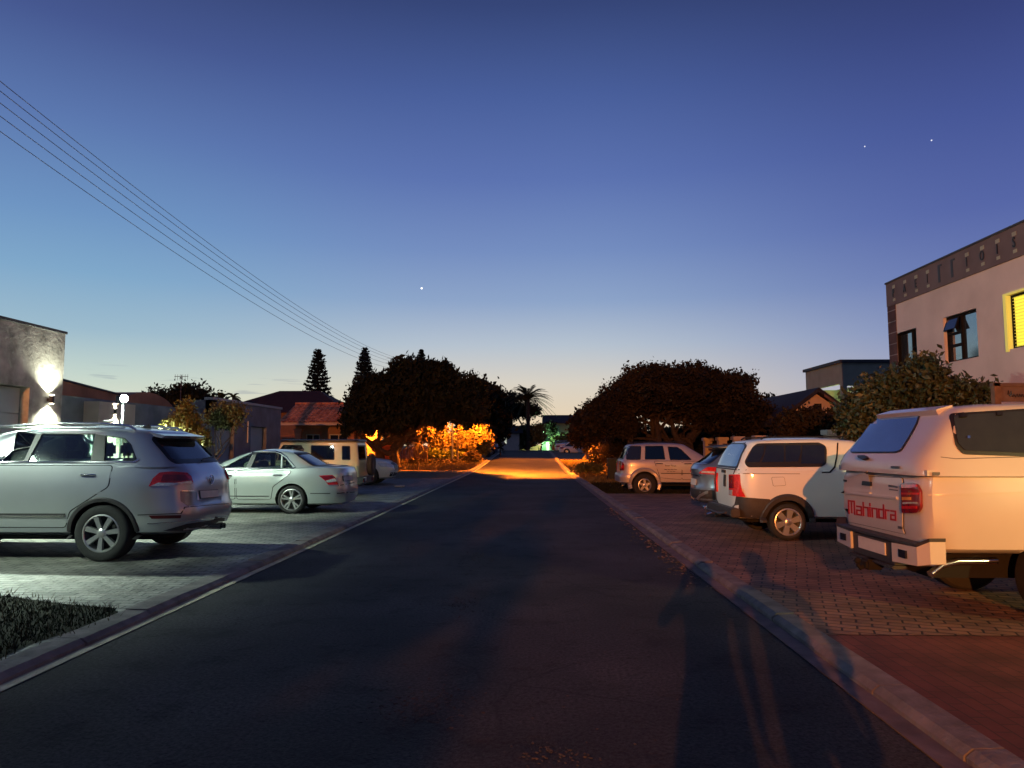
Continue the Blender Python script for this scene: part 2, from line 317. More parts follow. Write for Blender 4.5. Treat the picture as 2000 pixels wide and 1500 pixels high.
# ------------------------------------------------------------------ object helpers
def link(name, me, m=None, parent=None, smooth=None):
    o = bpy.data.objects.new(name, me); C.objects.link(o)
    if m is not None:
        for x in (m if isinstance(m, (list, tuple)) else [m]): me.materials.append(M[x] if isinstance(x, str) else x)
    if parent is not None: o.parent = parent
    if smooth is not None:
        me.shade_smooth(); me.set_sharp_from_angle(angle=R(smooth))
    return o
def tag(o, label=None, cat=None, group=None, kind=None):
    if label: o['label'] = label
    if cat: o['category'] = cat
    if group: o['group'] = group
    if kind: o['kind'] = kind
    return o
def thing(name, label, cat, loc=(0, 0, 0), rz=0.0, group=None):
    o = bpy.data.objects.new(name, None); C.objects.link(o); o.location = loc; o.rotation_euler = (0, 0, rz); o.empty_display_size = .2
    return tag(o, label, cat, group)
class B:
    """collects simple shapes into one mesh"""
    def __init__(s): s.bm = bmesh.new()
    def box(s, x0, x1, y0, y1, z0, z1, bev=0.0, mi=0):
        bm = s.bm if bev == 0 else bmesh.new()
        v = [bm.verts.new((x, y, z)) for z in (z0, z1) for (x, y) in ((x0, y0), (x1, y0), (x1, y1), (x0, y1))]
        fs = [bm.faces.new([v[i] for i in q]) for q in ((3, 2, 1, 0), (4, 5, 6, 7), (0, 1, 5, 4), (1, 2, 6, 5), (2, 3, 7, 6), (3, 0, 4, 7))]
        for f in fs: f.material_index = mi
        if bev:
            bmesh.ops.bevel(bm, geom=bm.edges[:], offset=bev, segments=2, affect='EDGES')
            s.merge(bm)
        return s
    def merge(s, bm, mtx=None):
        me = bpy.data.meshes.new('tmp'); bm.to_mesh(me); bm.free()
        if mtx is not None: me.transform(mtx)
        s.bm.from_mesh(me); bpy.data.meshes.remove(me); return s
    def poly(s, pts, mi=0):
        f = s.bm.faces.new([s.bm.verts.new(p) for p in pts]); f.material_index = mi; return f
    def prism(s, pts, ext, mi=0):
        """closed prism: polygon pts swept by vector ext"""
        e = Vector(ext); a = [s.bm.verts.new(p) for p in pts]; b = [s.bm.verts.new(Vector(p) + e) for p in pts]; n = len(pts)
        fs = [s.bm.faces.new(a[::-1]), s.bm.faces.new(b)] + [s.bm.faces.new([a[i], a[(i + 1) % n], b[(i + 1) % n], b[i]]) for i in range(n)]
        for f in fs: f.material_index = mi
        bmesh.ops.recalc_face_normals(s.bm, faces=fs); return s
    def tube(s, path, rad, seg=8, cap=True):
        path = [Vector(p) for p in path]; n = len(path)
        if isinstance(rad, (int, float)): rad = [rad] * n
        rings = []
        up0 = Vector((0, 0, 1))
        for i, p in enumerate(path):
            t = (path[min(i + 1, n - 1)] - path[max(i - 1, 0)]).normalized()
            u = up0 if abs(t.z) < .95 else Vector((1, 0, 0))
            a = t.cross(u).normalized(); b = a.cross(t).normalized()
            rings.append([s.bm.verts.new(p + (a * math.cos(k * 2 * math.pi / seg) + b * math.sin(k * 2 * math.pi / seg)) * rad[i]) for k in range(seg)])
        for r0, r1 in zip(rings, rings[1:]):
            for k in range(seg): s.bm.faces.new([r0[k], r0[(k + 1) % seg], r1[(k + 1) % seg], r1[k]])
        if cap and seg > 2:
            s.bm.faces.new(rings[0][::-1]); s.bm.faces.new(rings[-1])
        return s
    def lathe(s, prof, seg=32, mtx=None, mi=0):
        """prof: (radius, axial) turned about the Y axis"""
        bm = bmesh.new(); rings = []
        for r, a in prof:
            rings.append([bm.verts.new((r * math.cos(k * 2 * math.pi / seg), a, r * math.sin(k * 2 * math.pi / seg))) for k in range(seg)] if r > 1e-6 else [bm.verts.new((0, a, 0))])
        for r0, r1 in zip(rings, rings[1:]):
            for k in range(seg):
                k2 = (k + 1) % seg
                if len(r0) == 1 and len(r1) == 1: continue
                if len(r0) == 1: f = bm.faces.new([r0[0], r1[k], r1[k2]])
                elif len(r1) == 1: f = bm.faces.new([r0[k], r1[0], r0[k2]])
                else: f = bm.faces.new([r0[k], r1[k], r1[k2], r0[k2]])
                f.material_index = mi
        bmesh.ops.recalc_face_normals(bm, faces=bm.faces[:])
        return s.merge(bm, mtx)
    def mesh(s):
        me = bpy.data.meshes.new('m'); s.bm.to_mesh(me); s.bm.free(); return me
    def obj(s, name, m, parent=None, smooth=None):
        bmesh.ops.recalc_face_normals(s.bm, faces=s.bm.faces[:]) if smooth is not None else None
        return link(name, s.mesh(), m, parent, smooth)
def evaluated(o):
    dg = bpy.context.evaluated_depsgraph_get(); dg.update()
    return bpy.data.meshes.new_from_object(o.evaluated_get(dg), depsgraph=dg)
def cut(o, cutters):
    """subtract each cutter mesh from object o, for good"""
    for i, me in enumerate(cutters):
        c = bpy.data.objects.new('cutter', me); C.objects.link(c); c.parent = o.parent
        n0 = len(o.data.vertices); done = False
        for tr in range(4):
            if tr == 1: me.transform(Matrix.Translation((.0013, .0007, .0011)))
            if tr == 3: me.transform(Matrix.Translation((-.0031, -.0013, -.0023)))
            md = o.modifiers.new('b', 'BOOLEAN'); md.object = c; md.operation = 'DIFFERENCE'; md.solver = 'EXACT'; md.use_self = tr in (2,)
            try: md.material_mode = 'TRANSFER'
            except Exception: pass
            bpy.context.view_layer.update(); new = evaluated(o); o.modifiers.clear()
            if len(new.vertices) != n0 and len(new.vertices) > .5 * n0:
                old = o.data; o.data = new; bpy.data.meshes.remove(old); done = True; break
            bpy.data.meshes.remove(new)
        if not done: print('CUT FAILED', o.name, o.parent.name, i)
        bpy.data.objects.remove(c)
    return o
def interp(tab, x):
    if x <= tab[0][0]: return tab[0][1]
    for (a, b), (c, d) in zip(tab, tab[1:]):
        if x <= c: return b + (d - b) * (x - a) / (c - a)
    return tab[-1][1]
def smooth_tab(tab, n=40):
    """monotone-ish cubic resample of a table"""
    xs = [t[0] for t in tab]; out = []
    for i in range(n + 1):
        x = xs[0] + (xs[-1] - xs[0]) * i / n; d = (xs[-1] - xs[0]) * .035
        out.append((x, (interp(tab, x - d) + interp(tab, x) * 2 + interp(tab, x + d)) / 4))
    return out

# ------------------------------------------------------------------ terrain
def hz(y):
    if y <= 42: return 0.0
    if y >= 88: return 0.9
    t = (y - 42) / 46; return 0.9 * (t * t * (3 - 2 * t) * .6 + t * .4)
YS = [-70, -40, -20, -8, 0, 8, 16, 20, 24, 30, 36, 42] + [42 + 4 * i for i in range(1, 12)] + [90, 110, 150, 250, 500, 1400]
def strip(name, xa, xb, y0, y1, dz, m, step=None, kind='structure', nx=1):
    ys = sorted(set([y0, y1] + [y for y in YS if y0 < y < y1]))
    f = lambda v, y: v(y) if callable(v) else v
    b = B(); rows = []
    for y in ys: rows.append([b.bm.verts.new((f(xa, y) + (f(xb, y) - f(xa, y)) * k / nx, y, hz(y) + (dz(y) if callable(dz) else dz))) for k in range(nx + 1)])
    for r0, r1 in zip(rows, rows[1:]):
        for k in range(nx): b.bm.faces.new([r0[k], r0[k + 1], r1[k + 1], r1[k]])
    return tag(b.obj(name, m), kind=kind)
strip('ground', -900, 900, -70, 1400, -.16, 'soil', nx=4)
strip('road', -3.40, 2.02, -60, 92, 0, 'asphalt')
strip('road', -60, 60, 92.01, 99, 0.0, 'asphalt')
strip('gutter', 2.02, 2.16, -60, 90, .008, 'gutter')
strip('gutter', -3.50, -3.40, -60, 90, .008, 'gutter_lit')
def kerb(name, x0, x1, side, y0, y1, gaps=()):
    b = B(); y = y0; rnd = random.Random(5)
    while y < y1:
        L_ = .95; a = y + .006; c = y + L_ - .006; ym = (a + c) / 2
        if not any(g0 < ym < g1 for g0, g1 in gaps):
            j = rnd.uniform(-.009, .008); sx = rnd.uniform(-.008, .008); z = hz(ym)
            xi, xo = (x0, x1) if side > 0 else (x1, x0)
            prof = [(xi + sx, z - .15), (xi + sx, z + .035 + j), (xi + sx + .045 * side, z + .07 + j), (xo, z + .075 + j), (xo, z - .15)]
            b.prism([(px, a, pz) for px, pz in prof], (0, c - a, hz(c) - hz(a) if y > 42 else 0))
        y += L_
    return tag(b.obj(name, 'kerb_stone'), kind='structure')
kerb('kerb', 2.16, 2.36, 1, -58, 88)
kerb('kerb', -3.74, -3.50, -1, -58, 88)
# left forecourts, right forecourt, red drive
strip('paving', -13.2, -3.745, 5.0, 33.0, .060, 'paving_grey')
strip('paving', -13.2, -3.745, -60, 2.0, .060, 'paving_grey')
strip('grass_verge', -13.2, -3.745, 2.0, 5.0, .04, 'grass')
strip('driveway', 2.365, 10.5, 5.95, 22.7, lambda y: .060, 'paving_red')
strip('driveway', 2.365, 10.5, -60, 5.95, .056, 'paving_oxide')
strip('verge', 2.365, 30, 22.7, 88, -.03, 'verge_soil')
strip('verge', -30, -3.745, 33.0, 88, .03, 'verge_soil')
strip('yard', 10.5, 40, -60, 22.7, .02, 'soil')
b = B(); b.box(2.37, 10.5, 22.66, 22.74, -.1, .062); tag(b.obj('driveway_edge', 'kerb_stone'), kind='structure')
b = B(); b.box(-13.2, -3.745, 32.98, 33.1, -.1, .075); tag(b.obj('paving_edge', 'kerb_stone'), kind='structure')

# ------------------------------------------------------------------ plants
def leafmesh(P, size, rng, elong=1.8, down=0.0, jitter=.35):
    """P: n x 3 leaf centres -> diamond leaves facing every way"""
    n = len(P); a = rng.normal(size=(n, 3)); a[:, 2] -= down; a /= np.linalg.norm(a, axis=1)[:, None]
    b = np.cross(a, rng.normal(size=(n, 3))); b /= np.linalg.norm(b, axis=1)[:, None]
    s = size * (1 + jitter * rng.normal(size=(n, 1))).clip(.4, 2.2)
    A = a * s * elong * .5; Bv = b * s * .5; nrm = np.cross(a, b) * s * .12
    V = np.stack([P - A, P + Bv + nrm, P + A, P - Bv + nrm], 1).reshape(-1, 3)
    return V, n
def quads_to_mesh(V, n):
    me = bpy.data.meshes.new('leaves'); me.vertices.add(4 * n); me.vertices.foreach_set('co', V.astype(np.float32).ravel())
    me.loops.add(4 * n); me.loops.foreach_set('vertex_index', np.arange(4 * n, dtype=np.int32))
    me.polygons.add(n); me.polygons.foreach_set('loop_start', np.arange(0, 4 * n, 4, dtype=np.int32)); me.update(calc_edges=True); return me
def cloud(blobs, n, rng, per=14, spread=.28, shell=.45, hang=0.0, rag=.13):
    """leaf centres gathered in tufts through a union of ellipsoids (x,y,z,rx,ry,rz)"""
    W_ = np.array([(b_[3] * b_[4] * b_[5]) ** (2 / 3) for b_ in blobs]); W_ /= W_.sum()
    nc = max(1, n // per); idx = rng.choice(len(blobs), nc, p=W_); bb = np.array(blobs)[idx]
    d = rng.normal(size=(nc, 3)); d /= np.linalg.norm(d, axis=1)[:, None]
    r = 1 - shell * rng.random((nc, 1)) ** 1.6
    r *= 1 + rag * rng.normal(size=(nc, 1))
    c = bb[:, :3] + d * r * bb[:, 3:6]
    P = np.repeat(c, per, 0) + rng.normal(size=(nc * per, 3)) * spread
    if hang: P[:, 2] -= hang * rng.random(nc * per) ** 2
    return P
def crown(name, parent, blobs, n, size, m, seed, per=14, spread=.28, shell=.45, elong=1.8, down=0, hang=0, zmin=None):
    rng = np.random.default_rng(seed); P = cloud(blobs, n, rng, per, spread, shell, hang)
    if zmin is not None: P = P[P[:, 2] > (zmin(P[:, 0]) if callable(zmin) else zmin)]
    V, k = leafmesh(P, size, rng, elong, down); return link(name, quads_to_mesh(V, k), m, parent)
def limb(b, p0, p1, r0, r1, seed, bend=.12, n=7, seg=7):
    rnd = random.Random(seed); p0, p1 = Vector(p0), Vector(p1); L_ = (p1 - p0).length; pts = []
    o1 = Vector([rnd.uniform(-1, 1) for _ in range(3)]) * L_ * bend; o2 = Vector([rnd.uniform(-1, 1) for _ in range(3)]) * L_ * bend * .5
    for i in range(n):
        t = i / (n - 1); pts.append(p0.lerp(p1, t) + o1 * math.sin(math.pi * t) + o2 * math.sin(2 * math.pi * t))
    b.tube(pts, [r0 + (r1 - r0) * (i / (n - 1)) ** .8 for i in range(n)], seg); return pts
def tree(name, label, cat, loc, blobs, n, size, leaf, stems, seed, group=None, bark='bark', **kw):
    """blobs and stems in coordinates relative to loc"""
    t = thing(name, label, cat, loc, 0, group)
    b = B()
    for i, st in enumerate(stems):
        p0, p1, r0, r1 = st[:4]; pts = limb(b, p0, p1, r0, r1, seed * 31 + i)
        for k in range(st[4] if len(st) > 4 else 3):
            rnd = random.Random(seed * 77 + i * 9 + k); q = pts[rnd.randint(2, 5)]
            tb = blobs[rnd.randrange(len(blobs))]; e = Vector(tb[:3]) + Vector((rnd.uniform(-.5, .5) * tb[3], rnd.uniform(-.5, .5) * tb[4], rnd.uniform(-.2, .3) * tb[5]))
            limb(b, q, e, r1 * .9, r1 * .25, seed * 13 + k + i * 5, .15, 6, 5)
    if stems: b.obj('trunk', bark, t, 60)
    crown('crown', t, blobs, n, size, leaf, seed, **kw)
    return t

# ------------------------------------------------------------------ plain buildings
def wall_with_holes(b, axis, const, thick, a0, a1, z0, z1, holes, mi=0):
    """box wall in plane axis=const with rectangular holes (a0,a1,z0,z1) along the other axis"""
    A = sorted(set([a0, a1] + [v for h in holes for v in h[:2]])); Z = sorted(set([z0, z1] + [v for h in holes for v in h[2:]]))
    for i in range(len(A) - 1):
        for j in range(len(Z) - 1):
            am, zm = (A[i] + A[i + 1]) / 2, (Z[j] + Z[j + 1]) / 2
            if any(h[0] < am < h[1] and h[2] < zm < h[3] for h in holes): continue
            if axis == 'x': b.box(min(const, const + thick), max(const, const + thick), A[i], A[i + 1], Z[j], Z[j + 1], mi=mi)
            else: b.box(A[i], A[i + 1], min(const, const + thick), max(const, const + thick), Z[j], Z[j + 1], mi=mi)
    bmesh.ops.remove_doubles(b.bm, verts=b.bm.verts[:], dist=.0005)
    # drop the inner faces shared by neighbouring cells
    seen = {}
    for f in list(b.bm.faces):
        k = tuple(sorted(v.index for v in f.verts))
    b.bm.verts.index_update()
    for f in list(b.bm.faces):
        k = tuple(sorted(v.index for v in f.verts)); seen.setdefault(k, []).append(f)
    dead = [f for fs in seen.values() if len(fs) > 1 for f in fs]
    bmesh.ops.delete(b.bm, geom=dead, context='FACES')

# ================================================================== buildings, left side
def sectional_door(name, parent, X, face, y0, y1, z0, z1, m, n=5):
    """garage door in plane x=X facing +x/-x, grooved"""
    b = B(); h = (z1 - z0) / n
    for i in range(n):
        za, zb = z0 + i * h + .008, z0 + (i + 1) * h - .008
        b.box(X - .02, X + .02, y0, y1, za, zb, bev=.006)
    b.box(X - .03, X - .015, y0, y1, z0, z1)
    return b.obj(name, m, parent)
# near garage block: rough plaster front running along the street
t = thing('garage_building', 'rough grey plastered garage block at the left edge with an up and down wall lamp', 'building', (-11, 16.35, 0))
def L_(o, x, y, z): return (x - o[0], y - o[1], z - o[2])
g0 = (-11, 16.35, 0)
b = B(); wall_with_holes(b, 'x', 0, -.35, 2.6 - 16.35, 0, .0, 4.2, [(10.3 - 16.35, 15.26 - 16.35, 0, 2.86), (4.2 - 16.35, 9.2 - 16.35, 0, 2.86)])
b.box(-9, -.35, -.3, 0, 0, 4.2); b.obj('wall', 'plaster_grey', t)
b = B(); b.box(-9, -.3, 2.6 - 16.35, -.3, 3.95, 4.05); b.obj('roof', 'roof_dark', t)
b = B(); b.box(-.38, .03, 2.6 - 16.35, .03, 4.2, 4.26); b.box(-9, -.38, -.33, .03, 4.2, 4.26); b.obj('coping', 'coping', t)
sectional_door('garage_door', t, -.22, 1, 10.32 - 16.35, 15.24 - 16.35, 0, 2.84, 'door_white')
sectional_door('garage_door', t, -.22, 1, 4.22 - 16.35, 9.18 - 16.35, 0, 2.84, 'door_white')
def updown_lamp(label, x, y, z, energy):
    o = thing('wall_lamp', label, 'lamp', (x, y, z), 0, 'up and down wall lamps on the left buildings')
    b = B(); b.lathe([(0, -.09), (.05, -.09), (.05, .09), (0, .09)], 16, Matrix.Rotation(R(90), 4, 'X') @ Matrix.Translation((0, 0, 0))); b.box(-.09, -.03, -.03, .03, -.03, .03)
    bo = b.obj('lamp_body', 'black_trim', o)
    for s in (-1, 1):
        b = B(); b.lathe([(0, 0), (.042, 0), (.042, .012), (0, .012)], 16, Matrix.Translation((0, 0, s * .096)) @ Matrix.Rotation(R(90), 4, 'X')); b.obj('lens', 'lamp_glow_warm', o)
        lamp('wall_lamp_light', 'SPOT', (x, y, z + s * .12), energy, (1.0, .95, .74), (x, y, z + s * 3), .04, 130, .8)
    return o
updown_lamp('up and down wall lamp glaring at the corner of the rough plastered garage block', -10.90, 15.85, 2.62, 420)
updown_lamp('up and down wall lamp glaring on the pillar beside the gate', -12.55, 21.1, 2.6, 260)
# second block
o0 = (-13, 19.3, 0); t = thing('courtyard_building', 'low dark grey walled building behind the floodlight with an orange upper wall', 'building', o0)
b = B(); wall_with_holes(b, 'x', 0, -.3, -2.95, 7.5, 0, 2.97, []); b.box(-.3, -8, 7.2, 7.5, 0, 2.97); b.obj('wall', 'plaster_dark', t)
b = B(); b.prism([(-.5, -2.95, 2.9), (-.5, 3.6, 2.9), (-.5, 3.6, 3.22), (-.5, -2.95, 3.72)], (-3, 0, 0)); b.obj('upper_wall', 'plaster_orange', t)
b = B(); b.prism([(-.45, -2.95, 3.72), (-.45, 3.62, 3.22), (-.45, 3.62, 3.27), (-.45, -2.95, 3.78)], (-3.1, 0, 0)); b.obj('coping', 'coping', t)
b = B(); b.box(-.25, .45, 1.0, 2.9, 0, 2.86); b.obj('pillar', 'plaster_cream', t)
b = B(); b.prism([(-.45 + 0, 3.62, 2.9)] + [(-.45, 3.62 + 3.4 * k / 10, 3.02 + .42 * math.sin(math.pi * k / 10) ** .7) for k in range(11)] + [(-.45, 7.02, 2.9)], (-4, 0, 0)); b.obj('arched_roof', 'plaster_orange', t)
t = thing('gate', 'dark slatted gate between the plastered corner and the lamp pillar', 'gate', (-12.6, 18.4, 0))
b = B(); b.box(-.03, .03, -1.9, -1.8, 0, 2.1); b.box(-.03, .03, 1.8, 1.9, 0, 2.1); b.box(-.03, .03, -1.8, 1.8, 2.0, 2.1); b.obj('gate_frame', 'black_trim', t)
b = B()
for k in range(14): b.box(-.02, .02, -1.75 + k * .26, -1.65 + k * .26, .1, 2.0)
b.obj('slats', 'plaster_dark', t)
# floodlight on its pole
fx, fy, fz = FLOOD
t = thing('floodlight', 'white floodlight glaring on a thin pole before the dark wall', 'lamp', (fx, fy, .06))
b = B(); b.tube([(0, 0, 0), (0, 0, fz - .2)], .035, 8); b.obj('pole', 'pole_metal', t)
b = B(); b.box(-.12, .05, -.16, .16, fz - .22, fz - .02, bev=.015); b.obj('lamp_housing', 'pole_metal', t)
b = B(); bmesh.ops.create_icosphere(b.bm, subdivisions=3, radius=.14, matrix=Matrix.Translation((.06, -.06, fz - .10)) @ Matrix.Diagonal((.8, .8, .8, 1))); b.obj('lens', 'lamp_glow', t)
p = at(225, 822, 20.3)
t = thing('barrier_arm', 'short white T shaped rail standing beside the floodlight pole', 'rail', (p.x, p.y, .06))
b = B(); b.tube([(0, 0, 0), (0, 0, p.z - .06)], .03, 8); b.tube([(-.35, 0, p.z - .06), (.05, 0, p.z - .06)], .03, 8); b.obj('rail', 'white_paint', t)
# flood beside the near building (outside the frame)
t = thing('floodlight', 'high floodlight on an arm over the garage doors beyond the left edge', 'lamp', (FLOOD2[0], FLOOD2[1], 0))
b = B(); b.tube([(-1.1, 0, 3.6), (-1.1, 0, FLOOD2[2] + .1), (-.1, 0, FLOOD2[2] + .12)], .04, 8); b.obj('arm', 'pole_metal', t)
b = B(); b.box(-.2, .2, -.14, .14, FLOOD2[2] + .0, FLOOD2[2] + .1, bev=.01); b.obj('lamp_housing', 'pole_metal', t)
b = B(); b.box(-.15, .15, -.1, .1, FLOOD2[2] - .02, FLOOD2[2] - .002); b.obj('lens', 'lamp_glow', t)
t = thing('floodlight', 'floodlight on a bracket high on the near garage block beyond the left edge', 'lamp', (FLOOD4[0] - .1, FLOOD4[1], 0))
b = B(); b.tube([(-.15, 0, 3.6), (-.15, 0, FLOOD4[2] + .1)], .04, 8); b.obj('pole', 'pole_metal', t)
b = B(); b.box(-.25, .02, -.3, .3, FLOOD4[2] - .45, FLOOD4[2] + .12, bev=.01); b.obj('lamp_housing', 'pole_metal', t)
b = B(); b.box(.021, .03, -.26, .26, FLOOD4[2] - .4, FLOOD4[2] + .07); b.obj('lens', 'lamp_glow', t)
# third block with two roller doors
o0 = (-12, 33.8, 0); t = thing('store_building', 'dark blue grey flat roofed block with two pale roller doors', 'building', o0)
holes = [(26.5 - 33.8, 28.5 - 33.8, 0, 2.4), (30.2 - 33.8, 32.0 - 33.8, 0, 2.4)]
b = B(); wall_with_holes(b, 'x', 0, -.3, -7.0, 0, 0, 3.3, holes); b.box(-9, -.3, -.3, 0, 0, 3.3); b.box(-1.2, 0, -7.3, -7.0, 0, 3.3); b.obj('wall', 'plaster_blue', t)
b = B(); b.box(-9, -.3, -7, -.3, 3.1, 3.18); b.obj('roof', 'roof_dark', t)
b = B(); b.box(-.34, .05, -7.33, .05, 3.3, 3.40); b.obj('coping', 'door_grey', t)
for h in holes: sectional_door('garage_door', t, -.2, 1, h[0] + .02, h[1] - .02, 0, 2.38, 'door_grey', 8)
b = B(); b.tube([(.03, -4.0, 1.7), (.03, -4.0, 2.6)], .03, 6); b.obj('downpipe', 'door_white', t)
# house with the dark hipped roof
o0 = (-19.5, 55, 0); t = thing('hipped_roof_house', 'house with a dark maroon hipped roof behind the store block', 'house', o0)
b = B(); b.box(-5, 4.6, .4, 9, 0, 4.3); b.obj('wall', 'plaster_brown', t)
b = B(); x0, x1, zr, ze = -5.9, 5.2, 6.15, 4.15; rx0, rx1 = -1.6, 1.8
P = [(x0, -.2, ze), (x1, -.2, ze), (x1, 9.6, ze), (x0, 9.6, ze), (rx0, 4, zr), (rx1, 4, zr)]
b.poly([P[0], P[1], P[5], P[4]]); b.poly([P[1], P[2], P[5]]); b.poly([P[2], P[3], P[4], P[5]]); b.poly([P[3], P[0], P[4]]); b.poly([P[3], P[2], P[1], P[0]])
bmesh.ops.remove_doubles(b.bm, verts=b.bm.verts[:], dist=.001); b.obj('roof', 'roof_maroon', t)
# house with the clay tile roof
o0 = (-12.5, 44, 0); t = thing('tiled_roof_house', 'low house with an orange clay tiled roof and arched porch', 'house', o0)
b = B(); wall_with_holes(b, 'y', 1.2, .3, -2.6, 1.6, 0, 2.95, [(-1.9, -1.0, .9, 2.3), (-.4, .8, .9, 2.3)]); b.box(-2.6, -2.3, 1.5, 7, 0, 2.95); b.box(1.3, 1.6, 1.5, 7, 0, 2.95); b.obj('wall', 'plaster_brown', t)
for (xa, xb) in ((-1.9, -1.0), (-.4, .8)):
    b = B(); b.box(xa, xb, 1.32, 1.36, .9, 2.3); wo_ = b.obj('window', 'glass_tint', t)
    b = B(); b.box(xa, xb, 1.255, 1.325, .88, .94); b.box(xa, xb, 1.255, 1.325, 2.24, 2.3); b.box(xa, xa + .06, 1.26, 1.32, .9, 2.3); b.box(xb - .06, xb, 1.26, 1.32, .9, 2.3); b.box((xa + xb) / 2 - .03, (xa + xb) / 2 + .03, 1.26, 1.32, .9, 2.3); b.obj('frame', 'door_white', wo_)
for px_ in (-2.2, 1.15):
    b = B(); b.box(px_, px_ + .38, -.1, .28, 0, 2.6); b.box(px_ - .06, px_ + .44, -.16, .34, 2.45, 2.6); b.obj('porch_pillar', 'plaster_orange', t)
b = B(); b.box(-3.1, 1.9, -.28, -.2, 2.83, 3.0); b.obj('fascia', 'plaster_cream', t)
bm = bmesh.new()    # barrel tiles in relief
nx, ny = 17 * 6, 9 * 3; W_, D_ = 5.2, 3.4; grid = []
for j in range(ny + 1):
    row = []
    for i in range(nx + 1):
        u, v = i / nx, j / ny; c = abs(math.sin(math.pi * u * 17)); course = (v * 9) % 1
        row.append(bm.verts.new((-3.2 + W_ * u, -.32 + D_ * v, 3.0 + 1.32 * v + .07 * c + .05 * (1 - course if j % 3 else 1 if j < ny else 0) * (1 if j % 3 else 0))))
    grid.append(row)
for j in range(ny):
    for i in range(nx): bm.faces.new([grid[j][i], grid[j][i + 1], grid[j + 1][i + 1], grid[j + 1][i]])
b = B(); b.merge(bm); b.prism([(-3.2, -.3, 2.95), (-3.2, 3.08, 4.3), (-3.2, 6.6, 2.95)], (5.2, 0, 0)); b.obj('roof', 'roof_tile', t)
b = B(); b.tube([(-3.25, 3.08, 4.36), (2.05, 3.08, 4.36)], .10, 8); b.obj('ridge', 'roof_tile', t)
# garden wall lit orange behind the trunks, timber fence
t = thing('garden_shed', 'small plastered garden room glowing orange behind the tree trunks', 'shed', (-9.4, 50.0, hz(50)))
b = B(); b.prism([(-1.35, 0, 0), (-.25, 0, 0), (-.25, 0, 1.9), (-.65, 0, 2.15), (-1.35, 0, 1.5)], (0, 2.2, 0)); b.obj('wall', 'plaster_orange', t)
t = thing('timber_fence', 'upright pole fence beside the spiky garden plants', 'fence', (-8.6, 49.3, hz(49.3)))
rnd = random.Random(3); b = B()
for k in range(20): x = -.6 + k * .105; b.tube([(x, rnd.uniform(-.02, .02), 0), (x + rnd.uniform(-.02, .02), 0, 1.25 + rnd.uniform(-.1, .15))], .045, 6)
b.obj('poles', 'board_wood', t)
for sx in (-.55, .5, 1.35):
    b = B(); b.box(sx, sx + .07, .05, .12, 0, 1.1); b.obj('post', 'board_wood', t)

# ================================================================== buildings, right side
o0 = (13, 25.8, 0); t = thing('practice_building', 'large two storey pink plastered building with brown parapet and lettered slots', 'building', o0)
def yX(px, X): return atX(px, 700, X).y
win = [(1747, 1792, 5.54, 4.35), (1846, 1912, 5.58, 4.15), (1973, 2060, 5.65, 4.18)]
holes = [(yX(b_, 13) - o0[1], yX(a_, 13) - o0[1], zb, zt) for a_, b_, zt, zb in win]
holes += [(-14.5, -12.6, 4.18, 5.6), (-20, -18, 4.18, 5.6)]
b = B(); wall_with_holes(b, 'x', 0, .3, -26, 0, 0, 6.58, holes); b.box(.3, 10, -.3, 0, 0, 6.58); b.obj('wall', 'plaster_pink', t)
b = B(); b.box(-.05, .35, -26, .05, 6.58, 7.42); b.box(.35, 10, -.3, .05, 6.58, 7.42); par = b.obj('parapet', 'parapet_brown', t)
b = B(); b.box(-.08, .4, -26, .08, 7.42, 7.48); b.box(.4, 10, -.33, .08, 7.42, 7.48); b.obj('coping', 'coping', t)
b = B(); b.box(.3, 10, -26, -.3, 7.0, 7.1); b.obj('roof', 'roof_dark', t)
b = B(); b.box(-.03, .0, -.5, .06, 0, 6.575); b.box(0, .4, 0.002, .06, 0, 6.575); b.obj('quoin', 'quoin_brick', t)
# lettered slots in the parapet
marks = [(1752, 'P'), (1774.5, 'A'), (1797, 'E'), (1820.5, 'I'), (1843, '['), (1869, 'f'), (1900, 'I'), (1931, 'O'), (1962, 'I'), (1996, 'S')]
for px_, ch in marks:
    y = yX(px_, 12.95) - o0[1]
    if ch in '[f':
        b = B(); b.box(-.062, -.05, y - .05, y + .05, 6.72, 7.28); b.box(-.062, -.05, y - .16 , y - .05, 7.22, 7.28); b.obj('letter', 'black_trim', t); continue
    for za, zb, hw in ((7.17, 7.28, .085), (6.71, 6.80, .075)): b = B(); b.box(-.060, -.05, y - hw, y + hw, za, zb); b.obj('slot_plate', 'slot_light', t)
    cu = bpy.data.curves.new('txt', 'FONT'); cu.body = ch; cu.size = .40; cu.extrude = .008; cu.align_x = 'CENTER'; cu.align_y = 'CENTER'
    o = bpy.data.objects.new('tmp', cu); C.objects.link(o); me = evaluated(o); bpy.data.objects.remove(o)
    me.transform(Matrix.Translation((-.075, y, 6.985)) @ Matrix.Rotation(R(-90), 4, 'Z') @ Matrix.Rotation(R(90), 4, 'X') @ Matrix.Scale(.62, 4, (1, 0, 0)))
    link('letter', me, 'black_trim', t)
